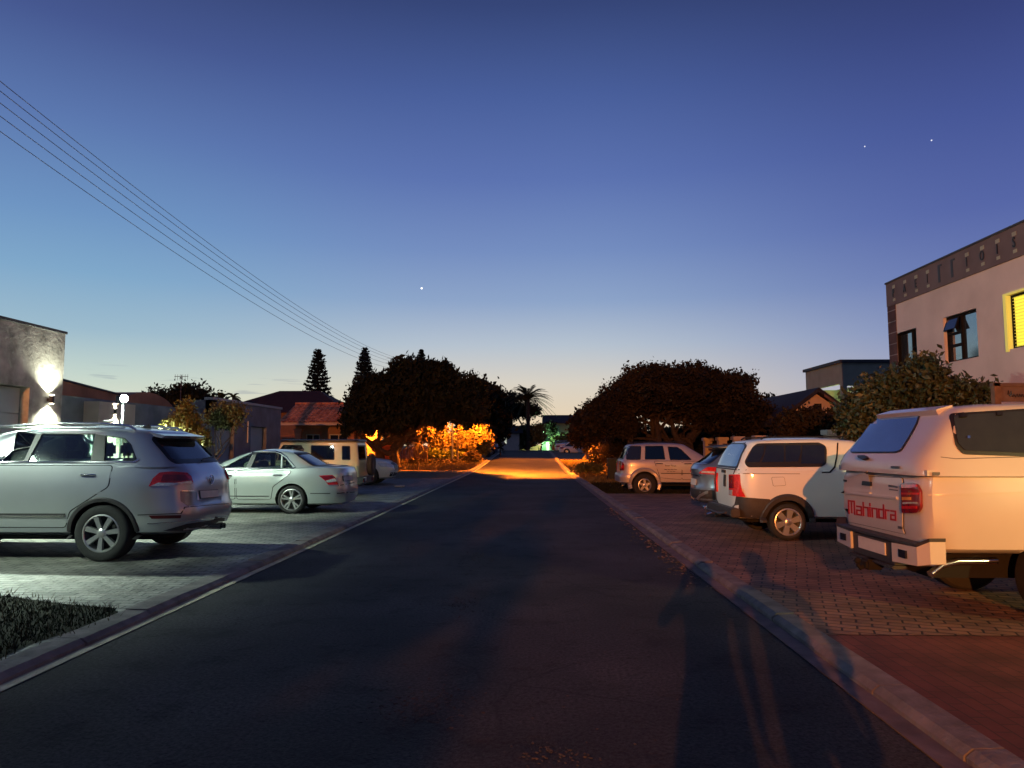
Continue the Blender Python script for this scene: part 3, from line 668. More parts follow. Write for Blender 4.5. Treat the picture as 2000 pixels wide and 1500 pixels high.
for k, h in enumerate(holes):
    a0, a1, z0, z1 = h; lit = k == 2
    b = B(); b.box(.17, .18, a0 + .02, a1 - .02, z0 + .02, z1 - .02); wn = b.obj('window', 'window_lit' if lit else 'glass_sky', t)
    if lit: wn['label'] = 'yellow lit window with closed blinds'
    b = B(); fw = .05
    b.box(.10, .17, a0, a0 + fw, z0, z1); b.box(.10, .17, a1 - fw, a1, z0, z1); b.box(.10, .17, a0 + fw, a1 - fw, z0, z0 + fw); b.box(.10, .17, a0 + fw, a1 - fw, z1 - fw, z1)
    if k == 1:
        ym = a0 + (a1 - a0) * .56
        b.box(.10, .17, ym - .03, ym + .03, z0 + fw, z1 - fw); b.box(.10, .17, ym + .03, a1 - fw, z0 + .48, z0 + .55); b.box(.10, .17, ym + .03, a1 - fw, z0 + .86, z0 + .92)
    elif k == 0:
        ym = a0 + (a1 - a0) * .3
        b.box(.10, .17, ym - .03, ym + .03, z0 + fw, z1 - fw); b.box(.10, .17, a0 + fw, ym - .03, z0 + .55, z0 + .61)
    else:
        b.box(.10, .17, (a0 + a1) / 2 - .02, (a0 + a1) / 2 + .02, z0 + fw, z1 - fw)
    b.obj('frame', 'frame_dark', wn)
    if k == 1:   # open top hung sash
        b = B(); a2, a3 = ym + .04, a1 - fw; zt = z1 - fw; zb = z0 + .93; out = -.03
        P = [(.11, a2, zt), (.11, a3, zt), (out, a3, zb + .07), (out, a2, zb + .07)]
        b.prism(P, (-.02, 0, -.01)); sash = b.obj('sash', 'frame_dark', wn)
        b = B(); c_ = sum((Vector(p) for p in P), Vector()) / 4; b.prism([c_ + (Vector(p) - c_) * .84 + Vector((-.024, 0, -.012)) for p in P], (-.004, 0, -.002)); b.obj('pane', 'glass_tint', sash)
    if lit:
        b = B()
        for j in range(16): b.box(.12, .165, a0 + fw, a1 - fw, z0 + fw + .02 + j * .088, z0 + fw + .03 + j * .088)
        b.obj('blind', 'window_lit_reveal', wn)
        b = B(); b.box(.0, .10, a1 - .012, a1 - .002, z0, z1); b.box(-.03, -.002, a1, a1 + .12, z0 - .06, z1 + .06); b.box(-.03, -.002, a0, a1, z1, z1 + .06); b.obj('reveal', 'window_lit_reveal', wn)
p = at(1938, 752, 12.0)
t = thing('notice_board', 'brown wooden notice board on a post before the pink building', 'sign', (p.x, 12.0, .06))
b = B(); b.box(0, .10, -.05, .05, 0, p.z - .02); b.box(1.15, 1.25, -.05, .05, 0, p.z - .02); b.obj('post', 'board_wood', t)
b = B(); b.box(.10, 1.15, -.03, .02, p.z - .34, p.z - .08); b.box(-.02, 1.27, -.05, .04, p.z - .08, p.z - .03); bd = b.obj('board', 'sign_board', t)
def scrawl(b, x0, x1, z, h, y, seed, words=2, r=.008):
    rnd = random.Random(seed); n = words; w_ = (x1 - x0) / n
    for k in range(n):
        a = x0 + k * w_; pts = []; m = 26
        for i in range(m):
            u = i / (m - 1); big = 1.0 if i < 5 else .5
            pts.append((a + w_ * .84 * u, y, z + h * big * .5 * (1 + math.sin(i * 1.9 + rnd.uniform(-.4, .4))) ))
        b.tube(pts, r, 4)
b = B(); scrawl(b, .22, 1.05, p.z - .27, .12, -.036, 4); b.obj('lettering', 'black_trim', bd)
# wall lamp that lights the near pickup, outside the frame
t = thing('wall_lamp', 'warm white lamp on a post beyond the right edge', 'lamp', (FLOOD3[0], FLOOD3[1], 0))
b = B(); b.tube([(.05, 0, 0), (.05, 0, FLOOD3[2])], .05, 8); b.obj('post', 'pole_metal', t)
b = B(); b.box(-.12, .1, -.1, .1, FLOOD3[2] + .02, FLOOD3[2] + .12, bev=.01); b.obj('lamp_housing', 'pole_metal', t)
# two storey house with balcony
o0 = (20, 46, 0); t = thing('balcony_house', 'pale flat roofed two storey house with a lit recessed balcony', 'house', o0)
zT = 7.1; yf = 6.0
b = B()
b.box(0, .3, 0, .35, 0, zT - .22); b.box(0, .3, yf - .35, yf, 0, zT - .22)                       # corner piers
b.box(0, .3, .35, yf - .35, 5.55, zT - .22); b.box(0, .3, .35, yf - .35, 0, 4.35)              # spandrels
b.box(.3, 9, 0, .3, 5.4, zT - .22); b.box(.3, 9, 0, .3, 0, 4.35); b.box(2.3, 9, 0.0, .3, 4.35, 5.4)
b.obj('wall', 'plaster_pale', t)
b = B(); b.box(2.2, 2.5, .35, yf, 4.3, 5.6); b.box(.3, 2.2, .35, yf, 4.22, 4.34); b.box(.3, 2.2, yf - .35, yf - .05, 4.35, 5.55); b.obj('balcony_wall', 'plaster_pale', t)
for a0, a1, mm in ((.9, 1.5, 'window_lit_green'), (2.6, 4.2, 'window_lit_pale')):
    b = B(); b.box(2.14, 2.19, a0, a1, 4.4, 5.15); wn = b.obj('window', mm, t)
    b = B(); b.box(2.10, 2.14, a0 - .06, a0, 4.36, 5.2); b.box(2.10, 2.14, a1, a1 + .06, 4.36, 5.2); b.box(2.10, 2.14, a0, a1, 5.15, 5.21); b.obj('frame', 'frame_dark', wn)
b = B(); b.box(.7, 1.3, .32, .36, 4.5, 5.2); b.obj('window', 'window_lit_pale', t)
b = B(); b.box(-.15, 9, -.15, yf + .15, zT - .22, zT - .02); b.obj('roof', 'coping', t)
b = B(); b.box(8.5, 9, .3, yf, 0, zT - .22); b.obj('rear_wall', 'plaster_pale', t)
# gabled house
o0 = (13.2, 33, 0); t = thing('gabled_house', 'single storey house with a dark steep gable facing the street', 'house', o0)
b = B(); b.prism([(-1.7, 0, 0), (1.7, 0, 0), (1.7, 0, 2.7), (-.05, 0, 3.95), (-1.7, 0, 2.7)], (0, 8, 0)); b.obj('wall', 'plaster_cream', t)
b = B()
for s in (-1, 1):
    b.prism([(-.05, -.35, 4.22), (-.05, -.35, 4.02), (-.05 + s * 2.15, -.35, 2.42), (-.05 + s * 2.15, -.35, 2.62)], (0, 8.6, 0))
b.obj('roof', 'roof_dark', t)
b = B(); b.prism([(.15, -.39, 3.93), (.15, -.39, 3.80), (2.1, -.39, 2.40), (2.1, -.39, 2.55)], (0, .035, 0)); b.obj('barge_board', 'board_wood', t)
b = B(); b.box(-.16, .16, -.03, 0, 3.2, 3.5); b.obj('vent', 'frame_dark', t)
t = thing('outbuilding', 'low grey roofed outbuilding between the wind shaped tree and the gabled house', 'building', (13.2, 38, 0))
b = B(); b.box(-.9, 3, 0, 4, 0, 2.9); b.obj('wall', 'plaster_blue', t)
b = B(); b.prism([(-1.3, -.3, 2.9), (3.2, -.3, 2.9), (3.2, -.3, 3.75), (-.4, -.3, 3.75)], (0, 4.5, 0)); b.obj('roof', 'roof_dark', t)
# pillared boundary wall on the right
t0 = None
for i, px_ in enumerate((1382, 1410, 1441, 1484, 1530, 1626)):
    y = atX(px_, 855, 9.5).y
    lab = ['farthest pale capped pillar of the right boundary wall', 'second pillar from the far end of the right boundary wall', 'third pillar from the far end of the right boundary wall', 'pillar of the right boundary wall rising over the middle of the white half ton pickup', 'pillar of the right boundary wall hidden low behind the white half ton pickup', 'pale boundary pillar just left of the near canopied pickup'][i]
    h = 2.02 if i != 5 else 2.1
    if i == 4: h = 1.6
    t = thing('gate_pillar', lab, 'pillar', (9.5, y, -.03), 0, 'pale capped pillars of the right boundary wall')
    b = B(); b.box(-.2, .2, -.2, .2, 0, h - .16); b.obj('shaft', 'plaster_cream', t)
    b = B(); b.box(-.27, .27, -.27, .27, h - .16, h, bev=.015); b.obj('cap', 'plaster_cream', t)
    if i == 5:
        b = B(); b.box(.27, 1.0, -.12, .12, 0, h - .14); b.obj('wing_wall', 'plaster_cream', t)
ys_ = [atX(p_, 855, 9.5).y for p_ in (1382, 1410, 1441, 1484, 1530, 1626)]
t = thing('boundary_wall', 'low plastered boundary wall with timber rails between the pale pillars', 'wall', (9.5, ys_[-1], -.03))
b = B()
for ya, yb in zip(ys_[1:], ys_): b.box(-.08, .08, ya + .2 - ys_[-1], yb - .2 - ys_[-1], 0, .9)
b.obj('wall', 'plaster_brown', t)
b = B()
for ya, yb in zip(ys_[1:], ys_):
    for z in (1.1, 1.35, 1.6): b.box(-.03, .03, ya + .2 - ys_[-1], yb - .2 - ys_[-1], z, z + .1)
b.obj('rails', 'board_wood', t)
# far end of the street
gz = hz(110); o0 = tuple(at(1100, 870, 112)); t = thing('green_house', 'green walled house with a dark roof at the far end of the street', 'house', (o0[0], 112, gz))
k = 112 / FPX
b = B(); b.box(-2.9, 4.2, 0, 7, 0, (870 - 826) * k + 1.58 - gz); b.obj('wall', 'plaster_green', t)
zr = (870 - 809) * k + 1.58 - gz; ze = (870 - 827) * k + 1.58 - gz
b = B(); b.prism([(-3.2, -.4, ze), (-3.2, 3.6, zr), (-3.2, 7.5, ze)], (8, 0, 0)); b.obj('roof', 'roof_dark', t)
b = B(); b.box(-1.2, -.5, -.03, 0, 1.2, 2.2); b.obj('window', 'window_lit_green', t)
t = thing('lit_doorway', 'pale green lit garden doorway at the end of the street', 'door', (at(1066, 870, 100).x, 100, hz(100)))
b = B(); b.box(-.55, .75, 0, .3, 0, 1.2); b.obj('wall', 'plaster_green', t)
b = B(); b.box(.1, .5, -.04, 0, 0, 1.1); b.obj('door', 'window_lit_pale', t)
t = thing('end_wall', 'long low garden wall across the far end of the street', 'wall', (0, 101, hz(100)))
b = B(); b.box(-12, 1.4, 0, .25, 0, .75); b.box(3.0, 14, 0, .25, 0, .75); b.obj('wall', 'plaster_orange', t)
t = thing('far_bungalow', 'pale bungalow half hidden at the far left end of the street', 'house', (at(968, 870, 92).x, 92, hz(92)))
b = B(); b.box(-5, 3.0, 3, 9, 0, 2.3); b.obj('wall', 'plaster_cream', t)
b = B(); b.prism([(-5.3, 2.5, 2.3), (-5.3, 6, 3.4), (-5.3, 9.6, 2.3)], (8.8, 0, 0)); b.obj('roof', 'roof_dark', t)
b = B(); b.box(1.0, 1.3, 2.97, 3, .9, 1.9); b.obj('window', 'window_lit_pale', t)

# ================================================================== overhead line and street lamps
PX, PY = at(775, 700, 52.0).x, 52.0
for k, (y, lab) in enumerate(((2.0, 'timber power pole beyond the left edge'), (52.0, 'timber power pole standing inside the big left tree'))):
    t = thing('power_pole', lab, 'power pole', (PX, y, 0), 0, 'timber poles carrying the overhead line')
    b = B(); b.tube([(0, 0, -.1), (0, 0, 8.2 if y > 10 else 9.5)], [.13, .09], 10); b.obj('pole', 'pole_wood', t)
    for j in range(5):
        b = B(); z = (8.0 if y > 10 else 9.35) - (0, .16, .36, .58, .84)[j]; b.lathe([(0, -.06), (.04, -.05), (.05, 0), (.03, .04), (0, .05)], 10, Matrix.Translation((.13, 0, z)) @ Matrix.Rotation(R(90), 4, 'X')); b.obj('insulator', 'dark_plastic', t)
for j, dz in enumerate((0, .16, .36, .58, .84)):
    pts = []
    for i in range(61):
        y = 2 + 50 * i / 60; s = i / 60; z = 9.35 + (8.0 - 9.35) * s - 4 * s * (1 - s) * (1.2 + .03 * j) - dz
        pts.append((PX + .13, y, z))
    b = B(); b.tube(pts, .007, 6)
    tag(b.obj('overhead_wire', 'wire'), ['topmost of the five overhead wires', 'second from top of the five overhead wires', 'middle one of the five overhead wires', 'second lowest of the five overhead wires', 'lowest of the five overhead wires'][j], 'wire', 'overhead wires sagging over the left forecourts')
def street_lamp(label, head, base, aim):
    t = thing('street_lamp', label, 'street lamp', base, 0, 'sodium street lamps on tall poles')
    h = Vector(head) - Vector(base)
    b = B(); b.tube([(0, 0, -.1), (0, 0, h.z - .9), (h.x * .12, h.y * .12, h.z - .25), (h.x * .45, h.y * .45, h.z + .08), (h.x, h.y, h.z + .12)], [.09, .06, .05, .045, .04], 10); b.obj('pole', 'pole_metal', t, 60)
    b = B(); b.box(h.x - .3, h.x + .3, h.y - .13, h.y + .13, h.z + .07, h.z + .2, bev=.03); b.obj('lamp_head', 'pole_metal', t)
    b = B(); b.box(h.x - .2, h.x + .2, h.y - .09, h.y + .09, h.z + .04, h.z + .068); b.obj('lens', 'lamp_sodium', t)
street_lamp('sodium street lamp hidden inside the crown of the big left tree', LAMP_FAR, (-5.6, 50.6, hz(50.6)), None)
street_lamp('sodium street lamp far behind the viewer', LAMP_BACK, (-8.4, -30, 0), None)
# evening star and two fainter stars
for (px_, py_, r, mm, lab) in ((823.5, 563, 2.3, 'star_light', 'bright evening star above the left trees'), (1689, 286, 1.4, 'star_faint', 'left one of two faint stars high on the right'), (1819.5, 274, 1.5, 'star_faint', 'right one of two faint stars high on the right')):
    c_ = EYE + ray(px_, py_) * 1800
    bm = bmesh.new(); bmesh.ops.create_icosphere(bm, subdivisions=2, radius=r); b = B(); b.merge(bm); o = b.obj('star', mm); o.location = c_; tag(o, lab, 'star')
# TV aerial
p = at(354, 742, 40); t = thing('tv_aerial', 'thin television aerial standing above the low roofs at left', 'aerial', (p.x, 40, 3.0))
b = B(); b.tube([(0, 0, 0), (0, 0, p.z - 3.0 + .3)], .018, 5); b.obj('mast', 'wire', t)
b = B(); zz = p.z - 3.0; b.tube([(-.4, 0, zz + .2), (.4, 0, zz + .2)], .015, 4)
for k in range(6): b.tube([(-.36 + k * .145, 0, zz - .02), (-.36 + k * .145, 0, zz + .32)], .010, 4)
b.obj('elements', 'wire', t)

# ================================================================== trees and shrubs
def bl(px, py, Y, rx, rz, ry, o):          # blob from photo measures: centre pixel, distance, radii in pixels
    p = at(px, py, Y); k = Y / FPX; return (p.x - o[0], p.y - o[1], p.z - o[2], rx * k, ry, rz * k)
def base(px, Y): p = at(px, 870, Y); return (p.x, Y, hz(Y))
# big weeping tree on the left verge
o = base(752, 46.5)
bb = [bl(a[0], a[1], a[2] - 1.3, a[3], a[4], a[5] * .68, o) for a in ((745, 790, 46.5, 62, 48, 2.3), (700, 815, 45.5, 28, 42, 1.6), (800, 750, 46.5, 60, 44, 2.6), (790, 790, 47, 70, 40, 2.6), (860, 765, 47, 55, 48, 2.4), (905, 790, 47.5, 38, 48, 1.9),
                           (845, 800, 47, 70, 34, 2.3), (780, 725, 46.5, 22, 20, 1.2), (850, 725, 47, 35, 22, 1.4), (732, 755, 46, 40, 22, 1.4), (925, 765, 48, 22, 30, 1.2), (690, 850, 45.5, 14, 26, 1.0))]
st = [((0, 0, -.1), bl(730, 860, 46, 1, 1, 0, o)[:3], .42, .26, 2), (bl(735, 880, 46.3, 1, 1, 0, o)[:3], bl(700, 815, 45.5, 1, 1, 0, o)[:3], .22, .08, 3), (bl(740, 875, 46.3, 1, 1, 0, o)[:3], bl(765, 800, 46.5, 1, 1, 0, o)[:3], .22, .09, 3),
      ((.6, 0, -.1), bl(775, 868, 46.6, 1, 1, 0, o)[:3], .40, .28, 2), (bl(775, 872, 46.6, 1, 1, 0, o)[:3], bl(830, 805, 47, 1, 1, 0, o)[:3], .22, .09, 4), (bl(777, 868, 46.6, 1, 1, 0, o)[:3], bl(800, 790, 46.5, 1, 1, 0, o)[:3], .2, .08, 3), (bl(776, 875, 46.6, 1, 1, 0, o)[:3], bl(860, 790, 47, 1, 1, 0, o)[:3], .15, .07, 3)]
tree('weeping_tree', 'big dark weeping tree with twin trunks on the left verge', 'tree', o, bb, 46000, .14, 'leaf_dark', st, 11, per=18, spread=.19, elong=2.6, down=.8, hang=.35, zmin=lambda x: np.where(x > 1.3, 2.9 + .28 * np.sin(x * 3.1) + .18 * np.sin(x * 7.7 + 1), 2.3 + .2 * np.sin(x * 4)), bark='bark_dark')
o = base(955, 66)
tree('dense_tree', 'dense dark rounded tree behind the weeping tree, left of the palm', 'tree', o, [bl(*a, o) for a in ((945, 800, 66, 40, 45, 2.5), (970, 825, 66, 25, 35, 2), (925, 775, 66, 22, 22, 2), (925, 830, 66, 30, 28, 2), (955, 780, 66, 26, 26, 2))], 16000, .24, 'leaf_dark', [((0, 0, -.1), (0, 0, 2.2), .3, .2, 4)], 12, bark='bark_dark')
# wind shaped tree on the right
o = base(1300, 35)
bb = [bl(*a, o) for a in ((1265, 768, 35, 62, 36, 2.4), (1185, 805, 35, 34, 28, 1.7), (1330, 762, 35, 66, 38, 2.6), (1420, 782, 35.5, 50, 42, 2.4), (1462, 815, 36, 40, 36, 2.0), (1275, 737, 35, 46, 20, 1.8), (1350, 735, 35, 36, 18, 1.8),
                           (1432, 752, 35.5, 32, 20, 1.6), (1215, 780, 35, 40, 28, 1.8), (1330, 800, 36, 70, 18, 2.0), (1400, 815, 35.5, 60, 24, 2.1), (1212, 828, 35, 36, 20, 1.3), (1478, 840, 36, 26, 22, 1.5), (1235, 748, 35, 22, 16, 1.2), (1160, 822, 35, 18, 16, 1.0), (1390, 745, 35, 22, 14, 1.3))]
q = lambda px, py, Y=35: bl(px, py, Y, 1, 1, 0, o)[:3]
st = [(q(1345, 908, 35), q(1350, 850), .32, .22, 2), (q(1350, 872), q(1300, 800), .2, .09, 4), (q(1350, 860), q(1395, 800), .2, .09, 4), (q(1345, 880), q(1250, 820), .15, .07, 3),
      (q(1282, 905, 34.5), q(1278, 800), .18, .10, 4), (q(1225, 905, 35), q(1230, 815), .16, .08, 3), (q(1262, 905, 35.4), q(1275, 790), .16, .08, 3)]
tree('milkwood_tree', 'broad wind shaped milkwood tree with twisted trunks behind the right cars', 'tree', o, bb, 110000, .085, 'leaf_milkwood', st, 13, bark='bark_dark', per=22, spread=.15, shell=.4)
o = base(1130, 62)
tree('coastal_tree', 'smaller rounded tree beyond the wind shaped tree, at the right kerb', 'tree', o, [bl(*a, o) for a in ((1154, 836, 62, 32, 32, 2.2), (1132, 826, 62, 12, 14, 1.2), (1176, 840, 62, 28, 36, 2), (1160, 808, 62, 22, 14, 1.6), (1130, 852, 62, 14, 14, 1.2))], 12000, .2, 'leaf_milkwood', [((0.4, 0, -.1), (1.2, 0, 1.9), .2, .1, 4)], 14)
# Norfolk pines
def pine(px, py_top, Y, wpx, hpx, label, seed):
    p = at(px, py_top, Y); g = hz(Y); H = p.z - g; t = thing('norfolk_pine', label, 'tree', (p.x, Y, g), 0, 'tall Norfolk pines behind the left houses')
    b = B(); b.tube([(0, 0, 0), (0, 0, H * .6), (0, 0, H)], [.28, .15, .03], 8); b.obj('trunk', 'bark_dark', t)
    rng = np.random.default_rng(seed); P = []; Wm = wpx / 2 * Y / FPX; hv = hpx * Y / FPX; z = H - .25; step = .32
    while z > max(1.5, H - hv):
        f = (H - z) / hv; r = Wm * (.10 + .95 * min(1, f * 1.05) ** .8); nb = 6 if f < .15 else 8; a0 = rng.random() * 6.28
        for k in range(nb):
            a = a0 + k * 2 * math.pi / nb + rng.normal() * .12; rr = r * rng.uniform(.78, 1.08)
            m = int(14 + 60 * f); s = rng.random(m) ** .8
            x = np.cos(a) * rr * s; y = np.sin(a) * rr * s; zz = z - .10 * rr * s + .22 * rr * s ** 3
            P.append(np.stack([x, y, zz], 1) + rng.normal(size=(m, 3)) * (.05 + .06 * s[:, None]) * np.array([1, 1, .6]))
        z -= step * (1 + .6 * f)
    V, k = leafmesh(np.concatenate(P), .16, rng, 2.2); link('crown', quads_to_mesh(V, k), 'leaf_pine', t)
pine(622, 681, 82, 62, 118, 'leftmost and widest of the three Norfolk pines', 1)
pine(713, 678, 86, 50, 90, 'middle Norfolk pine rising where the overhead wires end', 2)
pine(823, 682, 100, 34, 60, 'smallest rightmost Norfolk pine peeping over the weeping tree', 3)
# palm and umbrella pine at the end
def palm(name, label, px, py, Y, R_, nf, seed, m='leaf_palm', group=None, tw=.25, sky=True, leaflet=.5):
    p = at(px, py, Y); g = hz(Y); H = p.z - g; t = thing(name, label, 'palm', (p.x, Y, g), 0, group)
    b = B(); b.tube([(0, 0, 0), (.05, 0, H * .5), (0, 0, H)], [tw * 1.2, tw, tw * 1.1], 10); b.obj('trunk', 'bark_dark', t)
    rng = np.random.default_rng(seed)
    b = B()
    for k in range(nf):
        a = rng.random() * 6.28; e = rng.uniform(-.35, 1.35); L2 = R_ * rng.uniform(.85, 1.1); d = np.array([math.cos(a), math.sin(a)]); n = 13; pts = []
        for i in range(n):
            s = i / (n - 1); r = L2 * (s * math.cos(e) + .12 * s); z = L2 * (s * math.sin(e) - (.42 + .25 * max(0, math.cos(e))) * s * s)
            pts.append(Vector((d[0] * r, d[1] * r, H + z)))
        b.tube(pts, [.035 * (1 - .8 * i / n) for i in range(n)], 3, cap=False)
        for i in range(1, n - 0):
            tdir = (pts[i] - pts[i - 1]).normalized(); side = Vector((-d[1], d[0], 0))
            for sg in (-1, 1):
                for u in (0, .5):
                    q0 = pts[i - 1].lerp(pts[i], u); L3 = leaflet * math.sin(math.pi * min(.97, (i + u) / n * .85 + .12)) ** .6
                    tip = q0 + (side * sg * .75 + tdir * .75 + Vector((0, 0, -.25))).normalized() * L3
                    wv = tdir * .05
                    b.bm.faces.new([b.bm.verts.new(q0 - wv), b.bm.verts.new(q0 + wv), b.bm.verts.new(tip)])
    b.obj('crown', m, t)
palm('palm_tree', 'tall feathery date palm at the far end of the street', 1031, 779, 96, 3.7, 74, 7, leaflet=.5)
palm('palm_tree', 'tiny dark palm showing over the outbuilding left of the gabled house', 1525, 788, 60, .95, 22, 8, leaflet=.3, tw=.08)
palm('palm_tree', 'small palm tip poking over the left store roof', 432, 778, 48, .7, 14, 9, leaflet=.25, tw=.06)
palm('palm_tree', 'small palm tip showing left of the hipped roof', 455, 775, 50, .7, 14, 10, leaflet=.25, tw=.06)
o = base(1015, 98)
bb = [bl(*a, o) for a in ((985, 770, 98, 20, 9, 1.5), (1005, 778, 98, 22, 8, 1.5), (1000, 796, 98, 26, 6, 1.5), (1020, 800, 98, 24, 10, 1.8), (1040, 803, 98, 16, 12, 1.6), (1012, 812, 98, 18, 5, 1.4), (995, 790, 98, 14, 5, 1.2))]
q = lambda px, py, Y=98: bl(px, py, Y, 1, 1, 0, o)[:3]
tree('umbrella_pine', 'dark ragged pine with flat layered branches beside the palm', 'tree', o, bb, 3400, .22, 'leaf_pine', [(q(1033, 885), q(1030, 810), .3, .2, 2), (q(1030, 818), q(985, 775), .14, .06, 3), (q(1031, 825), q(1045, 800), .12, .06, 2)], 15, bark='bark_dark', spread=.22)
# roofline vegetation far left
o = base(372, 48); tree('round_tree', 'dark round tree top showing over the low dark wall at left', 'tree', o, [bl(*a, o) for a in ((370, 772, 48, 24, 14, 1.5), (355, 776, 48, 16, 10, 1.2), (388, 778, 48, 14, 10, 1.2))], 3200, .14, 'leaf_dark', [((0, 0, 0), (0, 0, 3.5), .15, .1, 2)], 16)
o = base(325, 50); tree('hedge', 'low dark hedge line behind the arched roof', 'hedge', o, [bl(*a, o) for a in ((318, 778, 50, 22, 10, 1.2), (345, 784, 50, 25, 8, 1.2), (410, 784, 50, 22, 9, 1.2), (298, 774, 50, 8, 8, 1))], 2600, .14, 'leaf_dark', [], 17)
# little street trees in front of the left blocks
o = base(362, 21); tree('young_tree', 'young yellow green tree behind the roof of the near left car', 'tree', o, [bl(*a, o) for a in ((362, 800, 21, 14, 20, .35), (372, 828, 21, 16, 22, .4), (345, 820, 21, 12, 14, .3), (332, 832, 21, 15, 12, .3), (397, 855, 21, 11, 20, .3), (360, 850, 21, 22, 18, .4))], 4600, .055, 'leaf_yellow', [((0, 0, 0), (0, 0, 2.0), .04, .02, 4), ((.2, 0, .3), (.5, 0, 1.8), .03, .015, 3)], 18, spread=.07, per=10, shell=.9)
o = base(425, 24); tree('young_tree', 'thin spreading young tree before the roller doors', 'tree', o, [bl(*a, o) for a in ((442, 800, 24, 34, 14, .5), (425, 815, 24, 22, 12, .4), (465, 808, 24, 18, 12, .4), (440, 828, 24, 26, 12, .4))], 3400, .055, 'leaf_olive', [((-.1, 0, 0), (.15, 0, 1.5), .045, .03, 4), ((.15, 0, 1.5), (.35, 0, 2.5), .03, .012, 4)], 19, spread=.08, per=9, shell=.9)
# lit garden on the left verge
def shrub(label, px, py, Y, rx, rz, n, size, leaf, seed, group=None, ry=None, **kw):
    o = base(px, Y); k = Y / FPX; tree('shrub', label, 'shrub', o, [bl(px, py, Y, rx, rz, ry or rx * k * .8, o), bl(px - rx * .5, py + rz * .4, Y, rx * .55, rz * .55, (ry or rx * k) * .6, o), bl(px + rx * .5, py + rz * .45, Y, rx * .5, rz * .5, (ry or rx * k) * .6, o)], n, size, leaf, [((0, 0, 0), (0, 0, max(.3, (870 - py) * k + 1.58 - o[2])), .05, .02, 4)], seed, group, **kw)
G1 = 'garden shrubs glowing under the hidden street lamp'
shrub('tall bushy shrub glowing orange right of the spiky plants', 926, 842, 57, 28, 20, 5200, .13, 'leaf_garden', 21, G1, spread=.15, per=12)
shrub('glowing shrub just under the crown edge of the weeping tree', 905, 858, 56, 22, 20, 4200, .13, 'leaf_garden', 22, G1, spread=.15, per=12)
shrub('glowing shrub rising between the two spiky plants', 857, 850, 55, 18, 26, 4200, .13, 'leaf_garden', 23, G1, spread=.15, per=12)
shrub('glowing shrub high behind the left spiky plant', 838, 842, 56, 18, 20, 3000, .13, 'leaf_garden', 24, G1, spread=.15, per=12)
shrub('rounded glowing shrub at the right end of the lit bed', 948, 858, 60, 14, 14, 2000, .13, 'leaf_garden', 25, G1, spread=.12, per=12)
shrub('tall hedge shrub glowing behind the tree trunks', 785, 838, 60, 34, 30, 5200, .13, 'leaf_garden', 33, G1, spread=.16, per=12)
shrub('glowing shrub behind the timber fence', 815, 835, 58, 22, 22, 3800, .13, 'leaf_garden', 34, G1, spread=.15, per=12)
shrub('dark shrub under the right end of the glowing hedge', 935, 872, 59, 18, 16, 1800, .12, 'leaf_olive', 26, None, spread=.14, per=12)
shrub('low bright yellow green shrub left of the thin stem in the lit bed', 845, 886, 52, 22, 6.5, 2800, .09, 'leaf_fresh', 27, None, spread=.08, per=12)
shrub('low bright yellow green shrub right of the thin stem in the lit bed', 880, 886, 52.5, 22, 6.0, 2800, .09, 'leaf_fresh', 28, None, spread=.08, per=12)
shrub('low reddish shrub at the foot of the big spiky plant', 815, 903, 49, 16, 5.5, 1500, .09, 'leaf_garden', 29, None, spread=.07, per=10)
shrub('low shrub at the kerb end of the lit bed', 922, 892, 52, 18, 8, 1800, .09, 'leaf_garden', 30, None, spread=.08, per=10)
shrub('low mounded shrub in front of the bright yellow green ones', 868, 903, 49.5, 30, 5.5, 2600, .08, 'leaf_garden', 31, None, spread=.07, per=10)
def spiky(label, px, py, Y, Rr, n, seed, m='leaf_garden', droop=.5, wd=.05):
    p = at(px, py, Y); g = hz(Y); t = thing('yucca', label, 'spiky plant', (p.x, Y, g), 0, 'spiky rosette plants on the verges'); H = p.z - g
    b = B(); b.tube([(0, 0, 0), (0, 0, H)], [.09, .06], 7); b.obj('trunk', 'bark', t)
    rnd = random.Random(seed); b = B()
    for k in range(n):
        a = rnd.uniform(0, 6.283); e = rnd.uniform(-.9, 1.5); L2 = Rr * rnd.uniform(.75, 1.1); d = Vector((math.cos(a) * math.cos(e), math.sin(a) * math.cos(e), math.sin(e))); s = Vector((-math.sin(a), math.cos(a), 0)); prev = None
        for i in range(5):
            u = i / 4; c_ = Vector((0, 0, H)) + d * L2 * u + Vector((0, 0, -droop * L2 * u * u * .5)); wv = wd * (1 - u) ** .6 * .5 + .002
            cur = [b.bm.verts.new(c_ - s * wv), b.bm.verts.new(c_ + s * wv)]
            if prev: b.bm.faces.new([prev[0], prev[1], cur[1], cur[0]])
            prev = cur
    b.obj('leaves', m, t)
spiky('big spiky rosette with a skirt of hanging leaves in the lit bed', 816, 864, 50, 1.0, 170, 1, droop=.9, wd=.07)
spiky('slim stemmed spiky rosette in the middle of the lit bed', 894, 862, 51, .55, 60, 2)
spiky('low spiky clump at the right of the lit bed', 925, 885, 53, .5, 50, 3)
spiky('dark spiky plant at the left kerb near the end of the street', 977, 872, 70, 1.1, 110, 4, 'leaf_dark')
